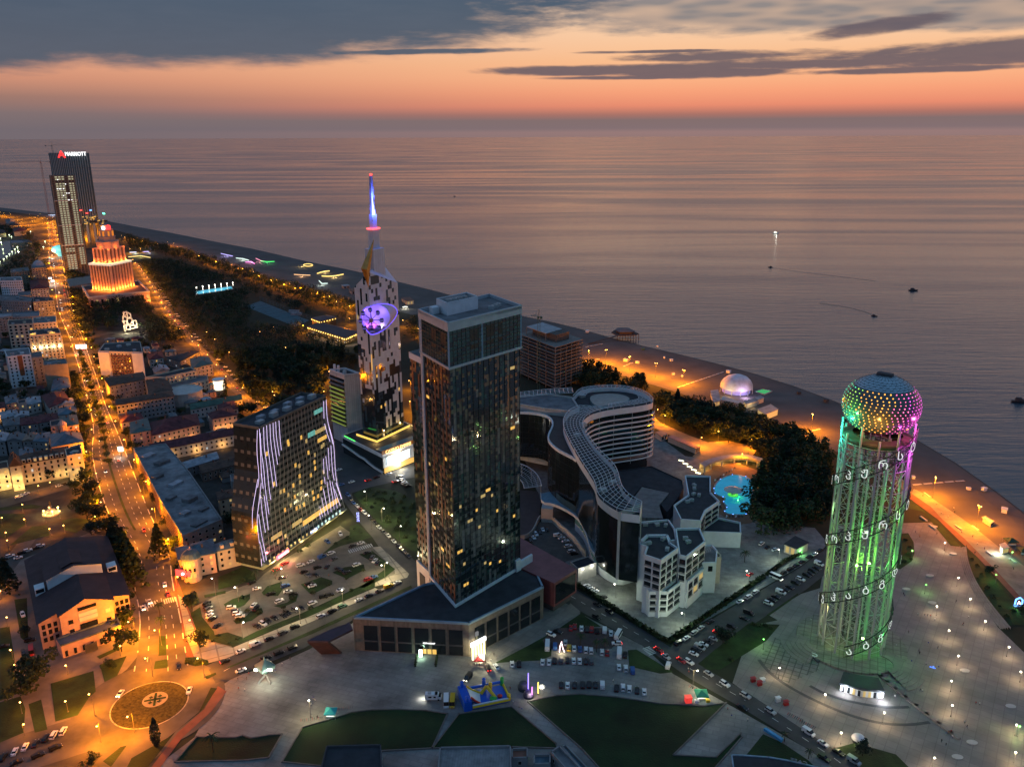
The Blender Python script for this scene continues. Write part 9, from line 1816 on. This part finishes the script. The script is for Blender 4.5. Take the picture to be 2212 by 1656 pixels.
# ---- hotel pool with its mushroom roof and colonnade
pool_o=smoothp(Gs('S3',((1660,1400),(1680,1330),(1740,1285),(1820,1262),(1910,1275),(1965,1310),(1975,1370),(1955,1440),(1955,1530),(1930,1575),(1850,1578),(1760,1570),(1745,1540),(1775,1520),(1735,1480),(1760,1445),(1700,1430))),2,True)
pl_=thing('hotel_pool','free-form pool glowing turquoise blue behind the white stepped building','pool',cen(pool_o));mb=MB();mb.flat([(p.x,p.y)for p in pool_o],.30);mb.build('water',M('pool_water',(.02,.20,.30),.08,emit=(.01,.28,.50),es=.55,var=.25,sc=.15,sampled=False),pl_);mb=MB();mb.band([(p.x,p.y)for p in pool_o],.1,.45,.9);mb.build('rim',M('pool_rim',(.4,.42,.45),.7),pl_)
for i in range(0,len(pool_o),5):q=pool_o[i];mb=MB();mb.box((q.x,q.y,.46),(.5,.5,.2));mb.build('rim_light',E('blue_dot',(.1,.3,1),5),pl_)
mp_=G('S3',1815,1425);mr_=thing('pool_mushroom','round white mushroom roof with green light standing in the pool','pavilion',mp_);mb=MB();mb.lathe(mp_,[(0,6.2),(1,6.0),(5.8,4.3),(6,4.0),(0,3.9)],20);mb.build('roof',M('mushroom_cream',(.5,.5,.44),.7),mr_);mb=MB();mb.lathe(mp_,[(1.2,0),(1.0,4.0)],10);mb.build('stem',pale,mr_);mb=MB();mb.lathe(mp_,[(3.4,.5),(3.4,.7),(0,.7)],18);mb.build('green_bar',E('green_bar',(.1,1,.1),.7),mr_);lamp_light('green_lamp',(2.5,-3.5,2.2),(.1,1,.1),900,mr_,.3)
col_o=smoothp(Gs('S3',((1590,1250),(1660,1215),(1750,1190),(1850,1175),(1950,1185),(2020,1210))),1);cl_t=thing('colonnade','curved pale colonnade glowing amber above the pool','colonnade',col_o[0])
mb=MB();outer=[p+(p-mp_).normalized()*7 for p in col_o]
for a,b,c_,d in zip(col_o,col_o[1:],outer[1:],outer):mb.quad(P3(a,5),P3(b,5),P3(c_,5),P3(d,5));mb.quad(P3(a,4.2),P3(b,4.2),P3(b,5.4),P3(a,5.4));mb.quad(P3(d,0),P3(c_,0),P3(c_,5),P3(d,5))
mb.build('roof',M('colonnade_roof',(.26,.26,.27),.8),cl_t)
for p in col_o[::2]:mb=MB();mb.box(P3(p,0),(.8,.8,4.3));mb.build('pillar',pale,cl_t)
for p in col_o[1::3]:lamp_light('amber_lamp',P3(p+(p-mp_).normalized()*3,3.2)-col_o[0],(1,.55,.12),1600,cl_t,.3)
mb=MB();[mb.box(G('S3',1412+33*i,1155+24*i,8),(3.5,1.2,.5),-.6)for i in range(5)];lt4=thing('terrace_string','diagonal string of pale yellow lights on the terrace edge above the courtyard','light string',G('S3',1412,1155,8));mb.build('bulbs',E('pale_yellow',(1,.95,.6),3),lt4)
for i,(x,y)in enumerate([(1690+22*k,1310-14*k)for k in range(8)]+[(1720+5*k,1490+12*k)for k in range(4)]+[(1780+24*k,1592)for k in range(6)]+[(1930+14*k,1300+8*k)for k in range(4)]):
 p=G('S3',x-14,y);mb=MB();mb.box(p+Vector((0,0,.2)),(1.9,.7,.3),1.0+.2*(i%3));mb.box(p+Vector((.2,.6,.4)),(.6,.7,.6),1.0);tag(mb.build('pool_lounger',dgrey if i%3 else white,None,p),'sun lounger at the rim of the turquoise pool','sun lounger','loungers round the pool')
 # ---- chalet with string lights, sports courts, park pool, fairground patches
chq=[FL(G('D4',x,y,7))for x,y in((335,850),(600,790),(1190,950),(1000,1040))]
t_,p_=bld('lamp_hung_chalet','big plum-roofed chalet hung with rows of amber lamps in the park','chalet','D4',((335,850),(560,790),(1190,935),(960,1040)),8,M('chalet_wood',(.10,.06,.03),.8),MATS['plum_plate'],'hip',lit=.5,rise=5,chim=0)
tb_=MB();up=[FL(G('D4',x,y,15))for x,y in((400,700),(650,655),(800,690),(540,755))];tb_.prism(up,5,14.5,0,top=False);u_=tb_.build('upper_storey',MATS['chalet_wood'],t_);mb=MB();hip(mb,up,14.5,2.5,1.2);mb.build('upper_roof',MATS['plum_plate'],t_)
amb=E('amber_bulb',(1,.62,.14),5)
def bulbs(a,b,n,z,par,w=500,every=3):
 for i in range(n):
  p=Vector(a[:2]).lerp(Vector(b[:2]),(i+.5)/n);mb=MB();mb.box((p.x,p.y,z),(.7,.7,.8));mb.build('lamp',amb,par)
  if i%every==0:lamp_light('lamp_light',Vector((p.x,p.y,z-.6))-ORG[par.name]+Vector((-.2,-1.6,0)),(1,.6,.15),w,par,.2)
pi_=inset(p_,-1.0)
for i in range(4):
 a,b=Vector(pi_[i]),Vector(pi_[(i+1)%4]);d=b-a
 if Vector((d.y,-d.x)).dot(-(a+b)/2)>0:bulbs(a,b,17 if d.length>40 else 8,6.2,t_,900)
ui_=inset(ccw(up),-.8)
for i in range(4):
 a,b=Vector(ui_[i]),Vector(ui_[(i+1)%4]);d=b-a
 if Vector((d.y,-d.x)).dot(-(a+b)/2)>0:bulbs(a,b,6,12.5,t_,500)
sheet('chalet_yard',[G('D4',x,y)for x,y in((320,960),(400,950),(1000,1160),(1190,1120),(1200,1180),(1000,1190),(700,1150),(330,1020))],3,M('yard_paving',(.22,.17,.11),.85))
sheet('sports_court',[GA(*p)for p in((530,662),(562,650),(668,692),(640,706))],2,pattern(M('court_teal',(.04,.10,.12),.8),'grid',(18,9),.5,1.8,.5))
cf_=thing('court_fence','tall mesh fence along the teal sports courts','fence',GA(562,650));mb=MB();a,b=GA(562,649),GA(672,692)
for i in range(15):q=a.lerp(b,i/14);mb.tube(q,q+Vector((0,0,6)),.12,4)
for z in(2,4,6):mb.tube(a+Vector((0,0,z)),b+Vector((0,0,z)),.08,4)
mb.build('mesh',M('fence_teal',(.10,.18,.2),.6),cf_)
for i,(x,y)in enumerate(((330,1405),(350,1425))):p=G('R2',x,y);mb=MB();mb.box(p,(14,4,3.2),-.2);mb.box(p+Vector((0,0,3.2)),(14.6,4.6,.3),-.2);tag(mb.build('court_cabin',roof_light,None,p),'long white cabin at the end of the sports courts, %s one'%('upper','lower')[i],'cabin')
fpool=[GA(*p)for p in((421,630),(500,619),(503,625),(424,637))];fp_t=thing('park_pool','thin strip of bright turquoise pool far inside the park','pool',cen(fpool));mb=MB();mb.flat(fpool,.4);mb.build('water',M('far_pool',(.03,.3,.4),.2,emit=(.06,.55,.75),es=.8,var=.2,sc=.1,sampled=False),fp_t);mb=MB();mb.band([(q.x,q.y)for q in fpool],.1,.7,1.2);mb.build('rim',pale,fp_t)
for i in range(7):q=fpool[0].lerp(fpool[1],i/6)+Vector((0,8,0));mb=MB();mb.box(q+Vector((0,0,5)),(.9,.9,.9));mb.tube(q,q+Vector((0,0,5)),.1,4);tag(mb.build('pool_lamp',lamp_wh,None,q),'white lamp behind the far turquoise pool','lamp','lamps behind the far pool')
pond=[GA(*p)for p in((-60,525),(20,520),(50,522),(58,530),(40,545),(10,558),(-60,570))];sheet('pond',pond,3,M('pond_water',(.02,.04,.05),.08,spec=.5,ior=1.6,var=0))
for i,(x,y)in enumerate(((0,895),(65,850),(110,808),(155,770),(195,732),(240,692),(280,658),(320,622),(360,588),(50,690),(290,572),(215,578),(150,462),(185,490),(380,345),(485,408),(715,567),(690,655),(10,515))):p=G('B1',x,y);mb=MB();mb.tube(p,p+Vector((0,0,4)),.15,4);mb.box(p+Vector((0,0,4)),(1.6,1.6,1.3));pl2=thing('pond_lamp','pale green-yellow lamp round the far pond, %s from the near shore'%ordw(i+1),'lamp',p,0,'lamps round the pond');mb.build('lamp_head',E('pond_lamp_glow',(.85,1,.6),5),pl2);(i%2==0)and lamp_light('lamp_light',(0,0,5.8),(.85,1,.35),3500,pl2,.4)
def glow(fr,pts,z,mat,nm,lab,cat='beach club',lamp=None,w=1.0):
 p=[G(fr,x,y)for x,y in pts];t_=thing(nm,lab,cat,p[0]);mb=MB();mb.path([q+Vector((0,0,z))for q in p],w,5);mb.build('light_string',mat,t_)
 mb=MB();[mb.tube(q,q+Vector((0,0,z)),.2,4)for q in p];mb.build('posts',steel_d,t_)
 if lamp:lamp_light('glow',(p[len(p)//2]-p[0])+Vector((0,-4,3)),lamp[0],lamp[1],t_,.6)
yl=E('warm_string',(1,.66,.18),1.9)
glow('R2',[(450+40*math.cos(k*.63),1003+11*math.sin(k*.63))for k in range(11)],2,yl,'ring_of_lights','oval ring of yellow lights on the dark beach',lamp=((1,.7,.25),9000),w=.7)
glow('R2',((530,1078),(560,1068),(600,1060),(635,1056)),2.5,yl,'arc_of_lights','short arc of warm lights on the beach behind the needle tower',lamp=((1,.7,.25),6000),w=.9);glow('R2',((570,1100),(620,1103),(680,1100),(755,1085)),2.5,yl,'arc_of_lights','long arc of warm lights on the beach behind the needle tower',lamp=((1,.7,.25),9000),w=.9)
for pts,c_,lab in((((1910,1120),(1960,1132),(2010,1142)),(.5,.45,1),'violet-white lit beach club far along the shore'),(((2040,1160),(2100,1165),(2150,1180)),(.8,1,.9),'white lit beach club beside the pink one'),(((2120,1195),(2170,1190),(2200,1210)),(1,.3,.75),'pink lit beach club far along the shore'),(((1120,1110),(1180,1108)),(.7,.8,1),'pale lit stand beside the sports meadow'),(((1235,1105),(1290,1103)),(.6,.5,1),'violet lit stand beside the sports meadow'),(((1110,1150),(1220,1140),(1300,1155)),(1,.75,.25),'row of amber lights along the sports meadow'),(((420,785),(460,785),(490,784)),(.65,.75,1),'blue-white lit terrace by the far towers')):
 glow('R1',pts,2.5,E('club_%d'%(sum(int(v*9)*10**i for i,v in enumerate(c_))),c_,1.6),'beach_club',lab,lamp=(c_,9000),w=.7)
for pts,c_,lab in((((40,968),(100,975),(160,972)),(.1,1,.2),'green lit beach bar far along the shore'),(((0,945),(40,965),(75,972)),(1,.35,.5),'rosy lit beach bar beside the green one'),(((545,1140),(570,1165),(620,1163)),(.8,1,.9),'white lit path bar behind the promenade trees'),(((1265,1370),(1290,1365),(1310,1368)),(1,1,.8),'white lit bar right of the needle tower'),(((330,1085),(400,1090),(470,1092)),(1,.55,.25),'amber lit bar on the dark beach')):
 glow('R2',pts,2.2,E('bar_%d'%(sum(int(v*9)*10**i for i,v in enumerate(c_))),c_,1.6),'beach_bar',lab,'bar',lamp=(c_,6000),w=.6)
hut('R2',((735,1165),(790,1160),(815,1172),(750,1178)),4,grey,roof_light,'pale roofed hut on the beach left of the needle tower');hut('R2',((1255,1275),(1330,1270),(1365,1300),(1300,1310)),5,cream,M('rust_tin',(.20,.09,.06),.7),'rust-roofed beach house right of the needle tower',((1,.7,.3),2500));hut('R2',((800,1195),(860,1190),(890,1215),(820,1222)),5,grey,MATS['rust_tin'],'rust-roofed beach house behind the needle tower')
sheet('sports_meadow',[G('R1',x,y)for x,y in((1065,1105),(1340,1095),(1370,1120),(1080,1150))],3,M('meadow',(.05,.07,.015),.9))
for(fr,x,y),sz,lab in((('R3',708,340),(11,.6,4.2),'bright white billboard over the avenue by the white hotel'),(('R3',1050,1240),(3.4,.6,3.4),'small bright screen on the right pavement of the avenue')):
 p=G(fr,x,y);t_=thing('billboard',lab,'billboard',p);mb=MB();mb.box(p+Vector((0,0,4)),sz,.1);mb.build('screen',E('billboard_white',(1,1,1),4),t_);mb=MB();mb.tube(p,p+Vector((0,.2,4)),.3,6);mb.box(p+Vector((0,.5,3.9)),(sz[0]+.4,.3,sz[2]+.3),.1);mb.build('frame',steel_d,t_);lamp_light('screen_lamp',(0,-3,5),(1,1,1),3000,t_,.6)
p=G('R1',520,1135);gl=thing('glass_globe','glowing teal and white egg-shaped pavilion beside the far avenue','pavilion',p);mb=MB();mb.lathe(p,[(3,0),(5,4),(12,10),(14,15),(10,20),(4,22),(0,22.5)],16);mb.build('shell',M('globe_teal',(.1,.3,.3),.3,emit=(.25,.95,.95),es=.7,var=.4,sc=.1,sampled=False),gl,smooth=True);lamp_light('globe_lamp',(-6,-20,14),(.8,.95,1),26000,gl,2);mb=MB();mb.lathe(p+Vector((-4,-13,13)),[(0,-3),(4,0),(0,3)],10);mb.build('bright_core',sign_w,gl)
for(x,y),lab in(((800,1170),'pile of bright white lights at the first far crossing of the avenue'),((840,1215),'blue-white light at the second far crossing of the avenue')):
 p=G('B1',x,y);t_=thing('crossing_light',lab,'light',p);mb=MB();mb.box(p+Vector((0,0,5)),(5,1,2));mb.build('lamp_head',sign_w,t_);mb=MB();mb.tube(p,p+Vector((0,0,5)),.25,5);mb.build('pole',steel_d,t_);lamp_light('lamp_light',(0,-4,6),(1,.95,.85),20000,t_,.6)
p=G('R4',325,60);fo=thing('golden_fountain','golden statue fountain lit amber in the small square','fountain',p);mb=MB();mb.lathe(p,[(5,.1),(5,.9),(4.6,.9),(4.5,.4),(1.6,.4),(1.4,2.4),(2.4,2.8),(.6,3.2),(.5,5),(1.1,5.3),(.3,5.6)],20);mb.build('basin',cream,fo);mb=MB();mb.lathe(p+Vector((0,0,5.5)),[(.5,0),(.6,.8),(.35,1.6),(.55,2.2),(.25,2.7),(.3,3.1),(0,3.4)],8);mb.build('statue',gold,fo)
for a in range(4):q=Vector((4*math.cos(a*1.57+.7),4*math.sin(a*1.57+.7),0));mb=MB();mb.box(p+q+Vector((0,0,3)),(.7,.7,.7));mb.tube(p+q,p+q+Vector((0,0,3)),.08,4);mb.build('amber_lamp',lamp_or,fo);lamp_light('lamp_light',q*1.25+Vector((0,0,3)),(1,.6,.18),1800,fo,.2)
# ---- foreground roofs at the lower edge
bld('foreground_hall','dark flat-roofed building with pale edge at the lower middle edge','building','T3',((1115,1352),(1520,1342),(1530,1560),(1060,1570)),8,dgrey,roof_dark,'flat',lit=0)
bld('foreground_shed','large grey ribbed-roof shed at the bottom centre','shed','T4',((100,1002),(585,990),(590,1190),(80,1200)),6,grey,pattern(M('ribbed_shed_roof',(.22,.22,.22),.7,var=.25,sc=.3),'grid',(1.0,30),.05,.7,.06),'flat',lit=0)
bld('foreground_shed','small rusty-roofed shed right of the ribbed shed','shed','T4',((590,1010),(700,1005),(700,1075),(590,1078)),4,grey,MATS['rust_tin'],'flat',lit=0);bld('foreground_shed','small blue-roofed shed at the bottom','shed','T4',((740,1050),(855,1048),(855,1115),(740,1120)),4,grey,roof_blue,'flat',lit=0)
bld('foreground_shed','pale slanting shed roof beside the blue strip roof','shed','T4',((855,1032),(915,990),(1075,1160),(985,1180)),5,grey,roof_grey,'flat',lit=0);bld('foreground_shed','narrow pale blue strip roof at the bottom','shed','T4',((925,995),(960,985),(1125,1160),(1085,1180)),4,grey,roof_blue,'flat',lit=0)
qs=[GA(x,y,7)for x,y in((1579,1630),(1604,1631),(1660,1635),(1707,1643),(1761,1656),(1810,1670),(1830,1720),(1592,1720))];qs=[FL(p)for p in qs];cfb=thing('cafe_building','dark curved-roof café at the lower right edge, sign seen from behind','café',cen(qs));mb=MB();mb.prism(inset(qs,.5),0,6.6,0,top=False);mb.build('wall',dgrey,cfb);mb=MB();mb.prism(qs,6.6,7.1,0,bot=True);mb.build('roof',roof_dark,cfb);mb=MB();mb.band(inset(qs,.2),7.1,7.5,.5);mb.build('roof_edge',M('edge_blue',(.25,.34,.40),.5),cfb)
sa,sb2=FL(GA(1709,1643,7.5)),FL(GA(1742,1652,7.5));mb=MB();dS=(sa-sb2).normalized();put_text(mb,'CAFE',1.7,(sa+sb2)/2+Vector((0,0,8.3)),dS,wid=(sa-sb2).length*1.1);mb.build('sign',M('cafe_letters',(.28,.31,.33),.6),cfb)
for i,(x,y,s)in enumerate(((1200,1640,'k'),)):pass
# ---- boats and wakes
foam=M('wake_foam',(.05,.05,.055),.35,var=0)
def boat(p,ang,L_,kind,label,lit=False):
 p=Vector((p[0],p[1],-1.2));t_=thing('boat',label,'boat',p);d=Vector((math.cos(ang),math.sin(ang),0));q=Vector((-d.y,d.x,0));w=L_*.16;h=L_*.09
 prof=[(-.5,.8),(-.3,1),(.1,1),(.35,.7),(.5,0)];top_=[p+d*(x*L_)+q*(w*k)+Vector((0,0,h+(h*.4 if x>.3 else 0)))for x,k in prof]+[p+d*(x*L_)-q*(w*k)+Vector((0,0,h+(h*.4 if x>.3 else 0)))for x,k in prof[-2::-1]];n=len(top_);lo=[v*1.0+(p-v)*.18-Vector((0,0,h*1.4))for v in top_]
 mb=MB();mb.add(top_+lo,[tuple(range(n))]+[(i,n+i,n+(i+1)%n,(i+1)%n)for i in range(n)]);mb.build('hull',M('hull_dark',(.02,.02,.025),.5)if not lit else white,t_)
 mb=MB();mb.box(p+d*(-L_*.08)+Vector((0,0,h)),(L_*.42,w*1.3,h*1.3),ang);mb.box(p+d*(-L_*.12)+Vector((0,0,h*2.3)),(L_*.3,w*1.0,h*.9),ang);mb.build('cabin',E('lit_cabin',(1,.95,.75),1.8)if lit else dgrey,t_)
 mb=MB();mb.tube(p+Vector((0,0,h*2)),p+Vector((0,0,h*5)),.12,4);mb.build('mast',steel,t_)
 return t_,d
bo_=boat(GA(1676,503),.1,15,'ferry','brightly lit white excursion boat out at sea',True);lamp_light('boat_lamp',(0,-6,6),(1,.95,.8),1200,bo_[0],1)
boat(GA(1973,626),-.2,14,'cruiser','dark cabin boat at sea right of the lit excursion boat');boat(GA(1664,576),2.9,8,'speedboat','small speedboat drawing a long wake below the lit boat');boat(GA(1889,681),-.55,8,'speedboat','speedboat with wake nearest the lattice tower dome');boat(GA(982,424),-.1,10,'speedboat','tiny distant boat right of the blue needle');boat(GA(2205,866),-.3,15,'barge','long dark boat at the right edge of the sea')
def wake(pts,w0,w1):
 p=[GA(x,y,-1.2)for x,y in pts];p=smoothp([Vector((v.x,v.y,0))for v in p],2);mb=MB();n=len(p)
 for i in range(n-1):
  a,b=p[i],p[i+1];d=(b-a).normalized();q=Vector((-d.y,d.x,0));wa_,wb2_=w0+(w1-w0)*i/n,w0+(w1-w0)*(i+1)/n;mb.quad(P3(a-q*wa_,-1.15),P3(b-q*wb2_,-1.15),P3(b+q*wb2_,-1.15),P3(a+q*wa_,-1.15))
 o=mb.build('wake',foam);o['kind']='structure'
wake(((1664,577),(1690,582),(1740,589),(1800,596),(1890,607)),1.0,3.0);wake(((1889,681),(1870,674),(1830,663),(1770,655)),1.0,3.5);wake(((982,424),(965,422),(930,420)),1.0,4)
